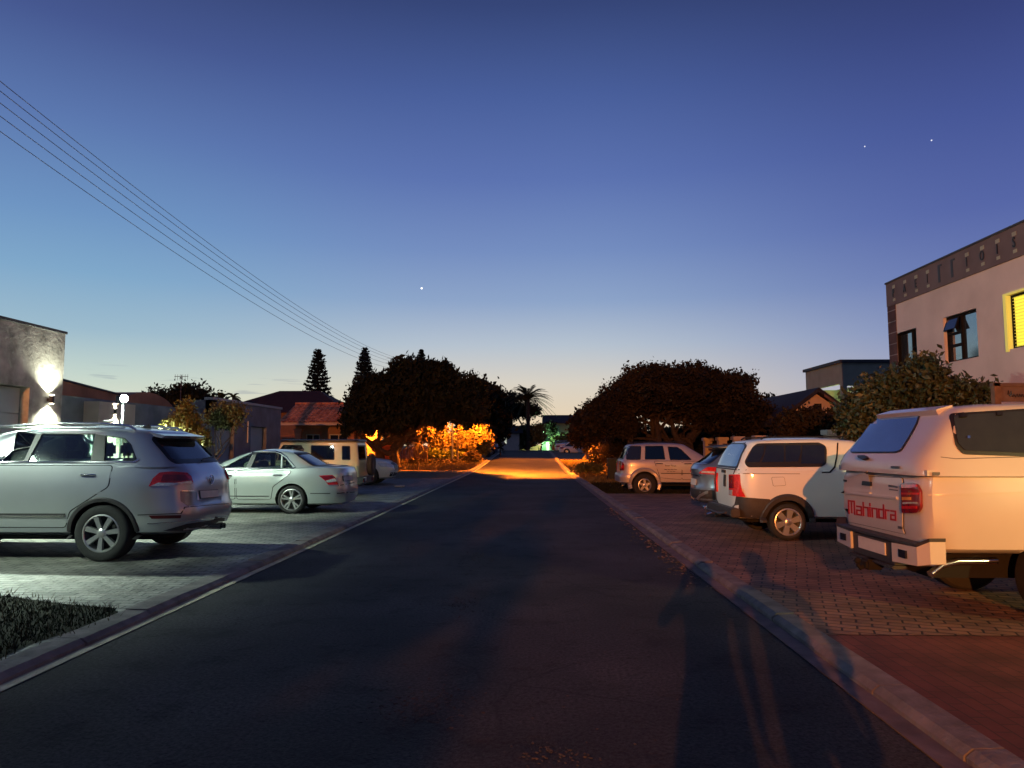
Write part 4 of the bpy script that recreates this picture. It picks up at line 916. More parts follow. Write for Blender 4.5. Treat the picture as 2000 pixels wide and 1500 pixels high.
def grass_patch(name, x0, x1, y0, y1, n, h, m, seed, z=None, edge=.0, kind='stuff', wid=.012):
    rng = np.random.default_rng(seed); x = rng.uniform(x0, x1, n); y = rng.uniform(y0, y1, n)
    zz = np.array([hz(v) for v in y]) + (.05 if z is None else z)
    a = rng.uniform(0, 6.283, n); L2 = h * rng.uniform(.5, 1.3, n); lean = rng.normal(size=(n, 2)) * .45 * L2[:, None]
    bx, by = np.cos(a) * wid, np.sin(a) * wid
    V = np.stack([np.stack([x - bx, y - by, zz], 1), np.stack([x + bx, y + by, zz], 1), np.stack([x + bx * .3 + lean[:, 0], y + by * .3 + lean[:, 1], zz + L2], 1), np.stack([x - bx * .3 + lean[:, 0], y - by * .3 + lean[:, 1], zz + L2], 1)], 1).reshape(-1, 3)
    return tag(link(name, quads_to_mesh(V, n), m), kind=kind)
def gpatch_poly(name, poly, n, h, m, seed, z, wid=.012):
    rng = np.random.default_rng(seed); P = np.array(poly); x = rng.uniform(P[:, 0].min(), P[:, 0].max(), n); y = rng.uniform(P[:, 1].min(), P[:, 1].max(), n)
    ins = np.zeros(n, bool); j = len(P) - 1
    for i in range(len(P)):
        c_ = ((P[i, 1] > y) != (P[j, 1] > y)) & (x < (P[j, 0] - P[i, 0]) * (y - P[i, 1]) / (P[j, 1] - P[i, 1] + 1e-9) + P[i, 0]); ins ^= c_; j = i
    x, y = x[ins], y[ins]; n = len(x); a = rng.uniform(0, 6.283, n); L2 = h * rng.uniform(.5, 1.3, n); lean = rng.normal(size=(n, 2)) * .45 * L2[:, None]
    zz = np.full(n, z); bx, by = np.cos(a) * wid, np.sin(a) * wid
    V = np.stack([np.stack([x - bx, y - by, zz], 1), np.stack([x + bx, y + by, zz], 1), np.stack([x + lean[:, 0], y + lean[:, 1], zz + L2], 1), np.stack([x - bx * .3 + lean[:, 0], y - by * .3 + lean[:, 1], zz + L2], 1)], 1).reshape(-1, 3)
    return tag(link(name, quads_to_mesh(V, n), m), kind='stuff')
def gp(px, py, z=.05):
    d = ray(px, py); s = (z - EYE.z) / d.z; return (EYE.x + d.x * s, EYE.y + d.y * s)
poly = [gp(-500, 1150), gp(0, 1165), gp(120, 1182), gp(222, 1190), gp(232, 1203), gp(140, 1236), gp(60, 1262), gp(0, 1290), gp(-500, 1480)]
gpatch_poly('grass', poly, 30000, .036, 'grass', 1, .058, .006)
big = [gp(-500, 1135), gp(0, 1152), gp(120, 1172), gp(232, 1184), gp(246, 1206), gp(150, 1244), gp(60, 1274), gp(0, 1302), gp(-500, 1500)]
gpatch_poly('dry_grass', big, 2600, .06, 'dry_grass_dark', 9, .058, .005)
b = B(); b.poly([(x, y, .064) for x, y in poly]); tag(b.obj('grass_soil', 'grass'), kind='structure')
grass_patch('ground_cover', -14, -3.85, 44, 58, 26000, .22, 'dry_grass', 2, .03, wid=.03)
grass_patch('grass', 2.5, 9, 22.9, 30, 9000, .10, 'grass', 3, -.03, wid=.015)
grass_patch('dry_grass', 2.5, 9, 30, 60, 16000, .12, 'dry_grass', 4, -.03, wid=.03)
# right verge garden
G2 = 'shrubs along the right verge'
shrub('orange lit bushy shrub between the far white sedan and the bin', 1172, 890, 46, 16, 14, 2400, .12, 'leaf_garden', 41, G2, spread=.13, per=10)
shrub('reddish shrub leaning behind the bin', 1190, 880, 42, 14, 22, 2400, .11, 'leaf_garden', 42, G2, spread=.12, per=10)
shrub('low straggling shrub at the edge of the right verge', 1150, 913, 38, 26, 5, 1600, .08, 'leaf_olive', 43, G2, spread=.08, per=8)
shrub('leggy shrub beside the rear of the silver off-roader', 1212, 862, 38, 16, 26, 2200, .11, 'leaf_milkwood', 44, G2, spread=.12, per=10)
# right side garden trees
o = base(1790, 17); tree('tall_shrub', 'tall glossy leaved shrub standing before the pink building', 'shrub', o, [bl(*a, o) for a in ((1790, 742, 17, 42, 30, .8), (1740, 770, 17, 48, 34, .9), (1840, 764, 17, 42, 26, .8), (1878, 776, 17, 36, 22, .7), (1700, 800, 17, 50, 40, .9), (1780, 790, 17, 90, 50, .9), (1860, 800, 17, 60, 40, .8), (1915, 768, 17, 18, 18, .4), (1680, 830, 17, 34, 36, .6), (1803, 712, 17, 15, 13, .4))], 34000, .055, 'leaf_gloss', [((0, 0, 0), (.1, 0, 2.6), .07, .03, 6), ((.2, 0, 0), (.8, 0, 2.2), .06, .03, 5), ((-.3, 0, 0), (-.9, 0, 2.0), .06, .03, 5)], 51, spread=.10, per=9, shell=.75, elong=2.4)
o = base(1580, 27); tree('hedge', 'loose brownish hedge in front of the gabled house', 'hedge', o, [bl(*a, o) for a in ((1560, 828, 27, 45, 26, .8), (1605, 835, 27, 40, 24, .8), (1640, 822, 27, 22, 24, .6), (1530, 840, 27, 24, 20, .6), (1585, 815, 27, 24, 14, .6))], 9000, .085, 'leaf_milkwood', [((0, 0, 0), (0, 0, 1.8), .06, .03, 4)], 52, spread=.11, per=10, shell=.7)
o = base(1505, 62); tree('round_tree', 'small dark tree top beside the tiny palm', 'tree', o, [bl(*a, o) for a in ((1508, 785, 62, 14, 8, .6), (1495, 792, 62, 14, 10, .8))], 1200, .14, 'leaf_dark', [((0, 0, 0), (0, 0, 4.5), .12, .06, 2)], 53)
o = base(1390, 43); tree('hedge', 'tall dark hedge behind the trunks of the wind shaped tree', 'hedge', o, [bl(px, 862, 43, 40, 26, .9, o) for px in (1240, 1290, 1340, 1390, 1440, 1490, 1530)], 16000, .14, 'leaf_dark', [], 54, spread=.16, per=14)
# bushes closing the end of the street
G3 = 'bushes closing the end of the street'
shrub('dark bush under the palm at the end of the street', 1030, 850, 97, 18, 20, 2600, .22, 'leaf_olive', 61, G3, spread=.25, per=12)
shrub('leafy bush right of the palm trunk at the end of the street', 1052, 845, 98, 12, 18, 1600, .2, 'leaf_olive', 62, G3, spread=.22, per=12)
shrub('low bush left of the palm at the end of the street', 1005, 866, 96, 14, 12, 1500, .2, 'leaf_olive', 63, G3, spread=.2, per=12)
shrub('broad bush before the green house at the end of the street', 1102, 858, 100, 22, 9, 1500, .22, 'leaf_olive', 64, G3, spread=.22, per=12)
shrub('dark leafy bush against the green house gable', 1075, 836, 101, 10, 12, 1200, .2, 'leaf_dark', 65, G3, spread=.2, per=12)
# unseen tree added behind the viewer to block the rear lamp on the left
o = (-7.6, -14, 0); tree('dense_tree', 'unseen leafy tree added behind the viewer to shade the left side', 'tree', o, [(0, 0, 3.4, 3.0, 2.2, 1.25), (-1.8, .4, 3.2, 2.2, 2, 1.3), (1.5, 0, 3.3, 1.9, 1.9, 1.2), (0, 0, 2.4, 3.4, 2, 1.2), (0, 0, 1.4, 3.0, 1.8, 1.0)], 15000, .22, 'leaf_dark', [((0, 0, 0), (0, 0, 3), .25, .15, 5)], 71)

# ================================================================== vehicles
def quarter(n):
    """(long, lateral) fractions from the nose (1,0) round to the side (0,1) of a rounded-box plan"""
    out = [((1 - f ** n) ** (1 / n), f) for f in (0, .25, .5, .68, .8, .88, .94)]
    u0 = out[-1][0]
    for k in range(1, 17):
        u = u0 * (1 - k / 16) ** 1.15 if k < 16 else 0
        out.append((u, (1 - u ** n) ** (1 / n)))
    return out
def plan_ring(nr, nf):
    qf, qr = quarter(nf), quarter(nr); ring = [(u, v) for u, v in qf]
    ring += [(-u, v) for u, v in qr[::-1][1:]]; ring += [(-u, -v) for u, v in qr[1:]]; ring += [(u, -v) for u, v in qf[::-1][1:-1]]
    return ring
def loft(levels, ring, zmod=None):
    """levels: (z, rear s, front s, half width[, t]) -> closed shell"""
    bm = bmesh.new(); rows = []
    for lv in levels:
        z, sr, sf, w = lv[:4]; t = lv[4] if len(lv) > 4 else 0; mid, a = (sr + sf) / 2, (sf - sr) / 2
        rows.append([bm.verts.new((mid + a * u, w * v, z + (zmod(mid + a * u, t) if zmod else 0))) for u, v in ring])
    n = len(ring)
    for r0, r1 in zip(rows, rows[1:]):
        for k in range(n): bm.faces.new([r0[k], r0[(k + 1) % n], r1[(k + 1) % n], r1[k]])
    bm.faces.new(rows[0][::-1]); bm.faces.new(rows[-1])
    bmesh.ops.recalc_face_normals(bm, faces=bm.faces[:]); return bm
def rp(pts, r, n=4):
    """round the corners of a 2-D polygon"""
    out = []; m = len(pts)
    for i, p in enumerate(pts):
        p = Vector(p); a = Vector(pts[i - 1]) - p; c = Vector(pts[(i + 1) % m]) - p
        q = min(r, a.length * .48, c.length * .48)
        p0, p1 = p + a.normalized() * q, p + c.normalized() * q
        for k in range(n + 1): t = k / n; out.append(tuple(p0 * (1 - t) ** 2 + p * 2 * t * (1 - t) + p1 * t * t))
    return out
def tess(pts, step, hole=None):
    bm = bmesh.new()
    if hole is None: bm.faces.new([bm.verts.new((x, y, 0)) for x, y in pts])
    else:
        a = [bm.verts.new((x, y, 0)) for x, y in pts]; c = [bm.verts.new((x, y, 0)) for x, y in hole]; n = len(a)
        for i in range(n): bm.faces.new([a[i], a[(i + 1) % n], c[(i + 1) % n], c[i]])
    xs = [p[0] for p in pts]; ys = [p[1] for p in pts]
    for ax, lo, hi in ((0, min(xs), max(xs)), (1, min(ys), max(ys))):
        k = max(1, int((hi - lo) / step))
        for i in range(1, k):
            co = [0, 0, 0]; no = [0, 0, 0]; co[ax] = lo + (hi - lo) * i / k; no[ax] = 1
            bmesh.ops.bisect_plane(bm, geom=bm.verts[:] + bm.edges[:] + bm.faces[:], plane_co=co, plane_no=no)
    return bm
def grow(pts, d):
    """offset polygon outwards by d"""
    n = len(pts); A = sum(pts[i - 1][0] * pts[i][1] - pts[i][0] * pts[i - 1][1] for i in range(n)); sg = 1 if A > 0 else -1; out = []
    for i in range(n):
        p = Vector(pts[i]); e1 = (p - Vector(pts[i - 1])); e2 = (Vector(pts[(i + 1) % n]) - p)
        if e1.length < 1e-9 or e2.length < 1e-9: e1 = e2 = (e1 if e1.length > e2.length else e2)
        n1 = Vector((e1.y, -e1.x)).normalized(); n2 = Vector((e2.y, -e2.x)).normalized(); m = (n1 + n2)
        m = m / max(.5, m.length_squared / 2) if m.length > 1e-6 else n1
        out.append(tuple(p + m * d * sg))
    return out

class Car:
    def __init__(s, name, label, cat, Xr, Yn, W, fwd, gz, L, group=None, rz=0.0):
        s.W, s.L, s.fwd = W, L, fwd; s.root = thing(name, label, cat, (Xr, Yn + W / 2, gz), (0 if fwd > 0 else math.pi) + rz, group)
        s.Mx = Matrix.Translation((Xr, Yn + W / 2, gz)) @ Matrix.Rotation((0 if fwd > 0 else math.pi) + rz, 4, 'Z'); s.Mi = s.Mx.inverted()
        s.near = -1 if fwd > 0 else 1; s.solids = []; s.bvh = None; s.cuts_b = []; s.cuts_g = []
    def lower(s, lv, Ht, zm, nr=7, nf=6, paint='silver', crown=.02):
        """lv: (z, rear inset, front inset, half width); Ht: (s, top z) profile of bonnet, sill line and boot"""
        ring = plan_ring(nr, nf); zt = lv[-1][0]; L_ = s.L
        lev = [(z, r, L_ - f, w, 0) for z, r, f, w in lv]
        z, r, f, w = lv[-1]
        lev += [(z + .018, r + .02, L_ - f - .02, w - .03, 0), (z + .03, r + .08, L_ - f - .08, w - .10, 0), (z + .03 + crown, r + .35, L_ - f - .35, w * .55, 0), (z + .03 + crown, r + .9, L_ - f - .9, w * .12, 0)]
        H = smooth_tab(Ht)
        def zmod(x, t): return 0
        bm = bmesh.new(); rows = []
        for z, sr, sf, w, _ in lev:
            mid, a = (sr + sf) / 2, (sf - sr) / 2; t = max(0, min(1.0, (z - zm) / (zt - zm)))
            rows.append([bm.verts.new((mid + a * u, w * v, z + t * (interp(H, mid + a * u) - zt))) for u, v in ring])
        n = len(ring)
        for r0, r1 in zip(rows, rows[1:]):
            for k in range(n): bm.faces.new([r0[k], r0[(k + 1) % n], r1[(k + 1) % n], r1[k]])
        bm.faces.new(rows[0][::-1]); bm.faces.new(rows[-1]); bmesh.ops.recalc_face_normals(bm, faces=bm.faces[:])
        me = bpy.data.meshes.new('body'); bm.to_mesh(me); bm.free(); s.body = link('body', me, [paint, 'arch_black'], s.root); s.solids.append(me); return s.body
    def cabin(s, z0, z1, sr, sf, w0, w1, Hr, nr=7, nf=6, paint='silver', name='cabin', crown=.03, hollow=True, edge=.07):
        """sr/sf: tables z -> rear / front end; w0,w1 half widths at belt and cant rail; Hr roof profile"""
        ring = plan_ring(nr, nf); H = smooth_tab(Hr, 24)
        def lev(ins, zb, zt, wi):
            L2 = []
            for k in range(7):
                t = k / 6; z = zb + (zt - edge - zb) * t; f = (z - z0) / (z1 - z0); L2.append((z, interp(sr, z) + ins, interp(sf, z) - ins, w0 + (w1 - w0) * f - wi, max(0, f) ** 2))
            for dz_, dw in ((edge * .5, .022), (edge * .82, .055), (edge * .96, .10), (edge, .16)):
                z = zt - edge + dz_; f = (z - z0) / (z1 - z0); L2.append((z, interp(sr, z) + ins + dw * .5, interp(sf, z) - ins - dw * .5, w0 + (w1 - w0) * f - wi - dw, max(0, f) ** 2))
            for sc, cz in ((.62, .75), (.3, .97), (.05, 1.0)):
                z, a, b_, w, t = L2[10]; mid = (a + b_) / 2; L2.append((zt + crown * cz, mid + (a - mid) * sc, mid + (b_ - mid) * sc, w * sc, 1))
            return L2
        zmod = lambda x, t: t * (interp(H, x) - z1)
        bm = loft(lev(0, z0 - .05, z1, 0), ring, zmod); me = bpy.data.meshes.new(name); bm.to_mesh(me); bm.free()
        o = link(name, me, [paint, 'interior'], s.root); s.solids.append(me)
        if hollow:
            bm = loft(lev(.05, z0 + .015, z1 - .05, .04), ring, zmod); mi = bpy.data.meshes.new('inner'); bm.to_mesh(mi); bm.free(); mi.materials.append(M['interior']); s.cuts_g.append(mi)
        s.cab = o; s.cab_dim = (z0, z1, sr, sf, w0, w1); return o
    def build_bvh(s):
        bm = bmesh.new()
        for me in s.solids: bm.from_mesh(me)
        s.bvh = BVHTree.FromBMesh(bm); bm.free()
    def hit(s, a, b_, mode, sgn=None):
        sgn = s.near if sgn is None else sgn
        if mode == 'px':
            o = s.Mi @ EYE; d = (s.Mi.to_3x3() @ ray(a, b_)).normalized()
        elif mode == 'side': o, d = Vector((a, sgn * 3, b_)), Vector((0, -sgn, 0))
        elif mode == 'rear': o, d = Vector((-3, a, b_)), Vector((1, 0, 0))
        elif mode == 'front': o, d = Vector((s.L + 3, a, b_)), Vector((-1, 0, 0))
        elif mode == 'top': o, d = Vector((a, b_, 4)), Vector((0, 0, -1))
        h = s.bvh.ray_cast(o, d)
        if h[0] is None:
            h = s.bvh.find_nearest(o + d * (o.length if mode != 'px' else ((s.Mi @ (s.Mx @ Vector((0, 0, 1)))) - o).length))
            return h[0], (h[1] if h[1].dot(d) < 0 else -h[1])
        nrm = h[1] if h[1].dot(d) < 0 else -h[1]
        return h[0], nrm
    def decal(s, name, pts, m, mode='px', eps=.004, th=.004, step=None, rnd=0, mirror=False, parent=None, hole=None, label=None, sgn=None, smooth=45):
        if rnd: pts = rp(pts, rnd); hole = rp(hole, rnd) if hole else None
        if step is None:
            d = max(max(p[0] for p in pts) - min(p[0] for p in pts), max(p[1] for p in pts) - min(p[1] for p in pts)); step = d / 9
        bm = tess(pts, step, hole); vs = bm.verts[:]; nrm = {}
        for v in vs:
            p, n = s.hit(v.co.x, v.co.y, mode, sgn); v.co = p; nrm[v] = n
        # smooth the normals a little so that thin shells keep their thickness
        faces = bm.faces[:]; ret = bmesh.ops.extrude_face_region(bm, geom=faces); nv = [g for g in ret['geom'] if isinstance(g, bmesh.types.BMVert)]
        kd = {tuple(round(c, 5) for c in v.co): nrm[v] for v in vs}
        for v in vs: v.co = v.co + nrm[v] * (eps - .003)
        for v in nv:
            n = kd.get(tuple(round(c, 5) for c in v.co), Vector((0, s.near, 0))); v.co = v.co + n * (eps + th)
        bmesh.ops.recalc_face_normals(bm, faces=bm.faces[:])
        me = bpy.data.meshes.new(name); bm.to_mesh(me); bm.free(); o = link(name, me, m, parent or s.root, smooth)
        if label: o['label'] = label
        if mirror:
            m2 = me.copy(); m2.transform(Matrix.Scale(-1, 4, (0, 1, 0))); m2.flip_normals(); o2 = bpy.data.objects.new(name, m2); C.objects.link(o2); o2.parent = parent or s.root
            return o, o2
        return o
    def outline(s, pts, mode): return [s.hit(a, b_, mode)[0] for a, b_ in pts]
    def window(s, pts, mode='px', gm='glass', rnd=1.2, trim=1.2, through=True, mirror=True, m_trim='black_trim', label=None):
        """glazed opening: cut through the hollow cabin, glass pane, dark seal"""
        q = rp(pts, rnd) if rnd else pts
        kw = dict(mode=mode, mirror=mirror and mode in ('px', 'side'))
        g = s.decal('window', q, gm, eps=-.012 if through else .003, th=.004, label=label, **kw)
        fr_ = s.decal('window_seal', grow(q, trim), m_trim, eps=.001, th=.005, hole=grow(q, -.15 * trim), parent=None, **kw)
        gs = g if isinstance(g, tuple) else (g,); fs = fr_ if isinstance(fr_, tuple) else (fr_,)
        for a, b_ in zip(gs, fs): b_.parent = a
        if through:
            O = s.outline(q, mode); bm = bmesh.new(); B_ = B(); B_.bm.free(); B_.bm = bm
            if mode == 'rear' or (mode == 'px' and not mirror):
                mn = min(p.x for p in O); B_.prism([(mn - .5, p.y, p.z) for p in O], (1.7, 0, 0))
            elif mode == 'front':
                mx = max(p.x for p in O); B_.prism([(mx + .3, p.y, p.z) for p in O], (-1.9, 0, 0))
            else: B_.prism([(p.x, -1.3, p.z) for p in O], (0, 2.6, 0))
            me = B_.mesh(); me.materials.append(M['black_trim']); s.cuts_g.append(me)
        return g
    def wheel(s, cs, side, r, rr, style='seven', w_=.21, inset=.015, m='alloy', half=None):
        """wheel part with rim below it; side +-1, cs = position along the car"""
        hw = (half or s.W / 2) - inset; y0 = side * hw; k = -side
        T = Matrix.Translation((cs, y0, r))
        def ax(v): return v * side     # outward axial to y
        prof = [(rr, -w_ * side), (rr + .02, -w_ * side), (r - .03, -w_ * side), (r, -(w_ - .03) * side), (r, -.035 * side), (r - .012, -.012 * side), (r - .04, 0), (rr + .03, .004 * side), (rr, -.006 * side), (rr - .01, -.03 * side)]
        b = B(); b.lathe(prof, 48, T); o = b.obj('wheel', 'tyre', s.root, 40)
        b = B(); b.lathe([(rr + .004, -.002 * side), (rr - .012, .002 * side), (rr - .022, -.01 * side), (rr - .028, -.10 * side), (rr - .03, -.12 * side)], 48, T)
        b.lathe([(0, .0), (.045, -.002 * side), (.062, -.014 * side), (.066, -.06 * side)], 20, T)
        n = {'seven': 7, 'twin': 5, 'six': 6, 'five': 5}[style]
        for i in range(n):
            for off in ((-.5, .5) if style == 'twin' else (0,)):
                a = 2 * math.pi * i / n + (off * .36 if style == 'twin' else 0) + .3
                wa, wb = {'seven': (.024, .034), 'twin': (.014, .020), 'six': (.036, .050), 'five': (.040, .030)}[style]
                bm = bmesh.new(); r0, r1 = .04, rr - .012
                a0 = a - (off * .16 if style == 'twin' else 0)
                def P(rad, lat, dep, ang): return (rad * math.cos(ang) - lat * math.sin(ang), dep * side, rad * math.sin(ang) + lat * math.cos(ang))
                if style == 'twin': q = [(r0, -wa, -.012, a0), (r1, -wb, -.008, a), (r1, wb, -.008, a), (r0, wa, -.012, a0)]
                else: q = [(r0, -wa, -.012, a), (r1, -wb, -.008, a), (r1, wb, -.008, a), (r0, wa, -.012, a)]
                f0 = [bm.verts.new(P(*t)) for t in q]; f1 = [bm.verts.new(P(t[0], t[1] * 1.15, t[2] - .04, t[3])) for t in q]
                bm.faces.new(f0); bm.faces.new(f1[::-1])
                for j in range(4): bm.faces.new([f0[j], f0[(j + 1) % 4], f1[(j + 1) % 4], f1[j]])
                bmesh.ops.recalc_face_normals(bm, faces=bm.faces[:]); b.merge(bm, T)
        rim = b.obj('rim', m, o, 35)
        b = B(); b.lathe([(0, -.115 * side), (rr - .025, -.115 * side), (rr - .025, -.13 * side), (0, -.13 * side)], 32, T); b.obj('brake_disc', 'alloy_dark', rim)
        return o
    def arches(s, cs, z, r, depth=.32):
        for side in (-1, 1):
            b = B(); y1 = side * (s.W / 2 + .15); y0 = side * (s.W / 2 - depth)
            n = 40; pts = [(cs + r * math.cos(2 * math.pi * k / n), min(y0, y1), z + r * math.sin(2 * math.pi * k / n)) for k in range(n)]
            b.prism(pts, (0, abs(y1 - y0), 0)); me = b.mesh(); me.materials.append(M['arch_black']); s.cuts_b.append(me)
    def arch_lip(s, cs, z, r, m, wd=.05, a0=-8, a1=188, out=.012, name='wheel_arch_trim'):
        for side in (-1, 1):
            b = B(); bm = b.bm; rows = []
            for k in range(33):
                a = R(a0 + (a1 - a0) * k / 32); row = []
                for rad, o_ in ((r - .012, -.05), (r - .012, out), (r + wd * .6, out * 1.2), (r + wd, .0), (r + wd, -.02)):
                    x, zz = cs + rad * math.cos(a), z + rad * math.sin(a); h = s.bvh.ray_cast(Vector((x, side * 3, zz)), Vector((0, -side, 0)))
                    yy = h[0].y if h[0] is not None and abs(h[0].y) > s.W / 2 - .22 else side * (s.W / 2 - .03)
                    row.append(bm.verts.new((x, yy + side * o_, zz)))
                rows.append(row)
            for r0, r1 in zip(rows, rows[1:]):
                for j in range(5): bm.faces.new([r0[j], r0[(j + 1) % 5], r1[(j + 1) % 5], r1[j]])
            bm.faces.new(rows[0]); bm.faces.new(rows[-1][::-1])
            b.obj(name, m, s.root, 40)
    def door(s, pts, paint, rnd=.04, handle=None, hm=None, mirror=True, hl=.2):
        """door skin in (along, height) metres, dark gap round it"""
        q = rp(pts, rnd)
        a = s.decal('door', q, paint, 'side', eps=.004, th=.003, mirror=mirror, sgn=s.near, step=.16)
        c_ = s.decal('door_gap', grow(q, .011), 'seam', 'side', eps=.001, th=.0015, mirror=mirror, sgn=s.near, hole=grow(q, -.004), step=.2)
        A = a if isinstance(a, tuple) else (a,); Cc = c_ if isinstance(c_, tuple) else (c_,)
        for x, y in zip(A, Cc): y.parent = x
        if handle:
            for x, sg in zip(A, (s.near, -s.near)):
                p, n = s.hit(handle[0], handle[1], 'side', sg); b = B()
                b.tube([(p.x - hl / 2, p.y + sg * .002, p.z), (p.x - hl / 2 + .03, p.y + sg * .035, p.z + .004), (p.x + hl / 2 - .03, p.y + sg * .035, p.z + .004), (p.x + hl / 2, p.y + sg * .002, p.z)], .013, 8); b.obj('handle', hm or paint, x, 60)
        return a
    def plate(s, pts, mode='px', **k):
        o = s.decal('number_plate', pts, 'plate', mode, eps=.012, th=.006, **k); s.decal('plate_frame', grow(pts, 1.0 if mode == 'px' else .012), 'plate_edge', mode, eps=.006, th=.004, parent=o); return o
    def seats(s, rows, z, zh=.42, m='seat_dark', hm=None, half=.38):
        for cs, kind in rows:
            for y in ((-half, half) if kind == 'front' else (-.45, 0, .45)):
                b = B(); hw = .23 if kind == 'front' else .22
                b.box(cs - .09, cs + .05, y - hw, y + hw, z - .02, z + (.22 if kind == 'front' else .12), bev=.03)
                b.box(cs - .06, cs + .04, y - .12, y + .12, z + (.24 if kind == 'front' else .15), z + zh - (0 if kind == 'front' else .08), bev=.035)
                b.tube([(cs, y - .05, z + .1), (cs, y - .05, z + .3)], .008, 5); b.tube([(cs, y + .05, z + .1), (cs, y + .05, z + .3)], .008, 5); b.obj('seat', m, s.root, 50)
    def mirror(s, cs, z, paint, w_=.2):
        for sg in (-1, 1):
            p, n = s.hit(cs, z, 'side', sg); b = B(); y = p.y
            b.box(cs - .05, cs + .07, min(y + sg * .03, y + sg * (.03 + w_)), max(y + sg * .03, y + sg * (.03 + w_)), z + .0, z + .16, bev=.03); b.box(cs - .01, cs + .03, min(y - sg * .03, y + sg * .06), max(y - sg * .03, y + sg * .06), z - .02, z + .03); b.obj('wing_mirror', paint, s.root, 50)
    def finish(s):
        if s.cuts_b: cut(s.body, s.cuts_b)
        if s.cuts_g and getattr(s, 'cab', None): cut(s.cab, s.cuts_g)
        for o in (s.body, getattr(s, 'cab', None)):
            if o: o.data.shade_smooth(); o.data.set_sharp_from_angle(angle=R(38))
z3 = lambda pts, sc, ox, oy: [(x / sc + ox, y / sc + oy) for x, y in pts]

# ---------------------------------------------------------------- silver luxury SUV, near left
c = Car('parked_suv', 'silver SUV with seven spoke wheels nearest on the left forecourt', 'car', -4.55, 9.28, 1.95, -1, .06, 4.85)
c.lower([(.34, .14, .25, .84), (.38, .06, .12, .92), (.52, .01, .05, .955), (.66, 0, .02, .965), (.72, .035, .02, .968), (.90, .06, .05, .975), (1.02, .07, .12, .965), (1.14, .12, .22, .955), (1.28, .25, .4, .925)],
        [(0, 1.27), (2.2, 1.28), (3.6, 1.24), (4.0, 1.16), (4.6, 1.04), (4.85, .98)], .6, 6, 5)
c.cabin(1.28, 1.77, [(1.2, .20), (1.28, .27), (1.42, .38), (1.6, .55), (1.77, .66)], [(1.28, 3.85), (1.45, 3.4), (1.77, 2.75)], .905, .70, [(.5, 1.71), (.9, 1.745), (1.5, 1.775), (2.1, 1.77), (2.75, 1.71)], 7, 7)
c.build_bvh()
Z2 = lambda p: z3(p, 4.1667, 0, 800)
c.arches(1.09, .36, .435); c.arches(3.98, .36, .435)
c.window(Z2([(-420, 420), (-330, 200), (-180, 160), (150, 182), (298, 200), (196, 420)]), gm='glass')
c.window(Z2([(345, 196), (780, 200), (738, 420), (225, 424)]), gm='glass')
c.window(Z2([(862, 216), (1015, 236), (1065, 285), (1108, 400), (1080, 416), (845, 422)]), gm='glass')
c.decal('pillar_trim', Z2([(302, 198), (345, 196), (225, 424), (196, 420)]), 'black_trim', eps=.003, th=.003, mirror=True)
c.decal('pillar_trim', Z2([(785, 200), (856, 212), (840, 422), (744, 420)]), 'black_trim', eps=.003, th=.003, mirror=True)
c.decal('chrome_strip', Z2([(-420, 424), (1085, 424), (1120, 408), (1126, 392), (1132, 412), (1095, 434), (-420, 434)]), 'chrome', eps=.008, th=.004, mirror=True, step=20)
c.window([(-.66, 1.32), (-.60, 1.60), (.60, 1.60), (.66, 1.32)], mode='rear', gm='glass_dark', rnd=.05, trim=.05)
c.window([(-.74, 1.33), (-.62, 1.66), (.62, 1.66), (.74, 1.33)], mode='front', gm='glass', rnd=.04, trim=.03)
# spoiler, wiper, fin, rails
b = B(); b.prism([(.47, -.60, 1.655), (.85, -.62, 1.735), (.85, -.62, 1.69), (.52, -.60, 1.62)], (0, 1.20, 0)); b.obj('spoiler', 'silver', c.root)
b = B(); b.box(.478, .49, -.12, .12, 1.635, 1.65); b.obj('brake_light', 'tail_red', c.root)
b = B(); b.tube([(.235, 0, 1.30), (.245, -.10, 1.33), (.262, -.45, 1.35)], .012, 6); b.obj('wiper', 'black_trim', c.root)
b = B(); b.prism([(1.0, -.015, 1.765), (1.16, -.015, 1.775), (1.02, -.015, 1.835)], (0, .03, 0)); b.obj('aerial', 'black_trim', c.root)
for sg in (-1, 1):
    b = B(); b.tube([(.85, sg * .66, 1.73), (.95, sg * .67, 1.785), (1.3, sg * .68, 1.815), (2.1, sg * .68, 1.82), (2.8, sg * .66, 1.77), (2.95, sg * .65, 1.72)], .018, 8)
    b.tube([(1.0, sg * .67, 1.76), (2.75, sg * .66, 1.76)], .012, 6); b.obj('roof_rail', 'chrome', c.root, 60)
lt = c.decal('tail_light', Z2([(1212, 626), (1245, 560), (1300, 515), (1400, 508), (1520, 520), (1550, 545), (1566, 600), (1440, 612), (1330, 618)]), 'tail_bright', rnd=2, eps=.006, th=.012, mirror=True)
for o_ in (lt if isinstance(lt, tuple) else (lt,)): pass
c.decal('lens', Z2([(1225, 622), (1290, 596), (1420, 600), (1545, 585), (1562, 604), (1440, 614), (1330, 622)]), 'lens_clear', eps=.020, th=.006, parent=lt[0])
c.decal('lens', Z2([(1330, 530), (1500, 535), (1530, 580), (1310, 585)]), 'tail_red', eps=.020, th=.005, parent=lt[0], rnd=1.5)
c.plate(Z2([(1620, 662), (1765, 655), (1770, 708), (1628, 722)]), step=8)
c.decal('plate_recess', Z2([(1465, 665), (1600, 668), (1605, 735), (1800, 700), (1800, 760), (1530, 785), (1470, 745)]), 'grey_blue', eps=.002, th=.002, step=8)
c.decal('chrome_strip', Z2([(1475, 655), (1570, 658), (1570, 668), (1475, 665)]), 'chrome', eps=.006, th=.006)
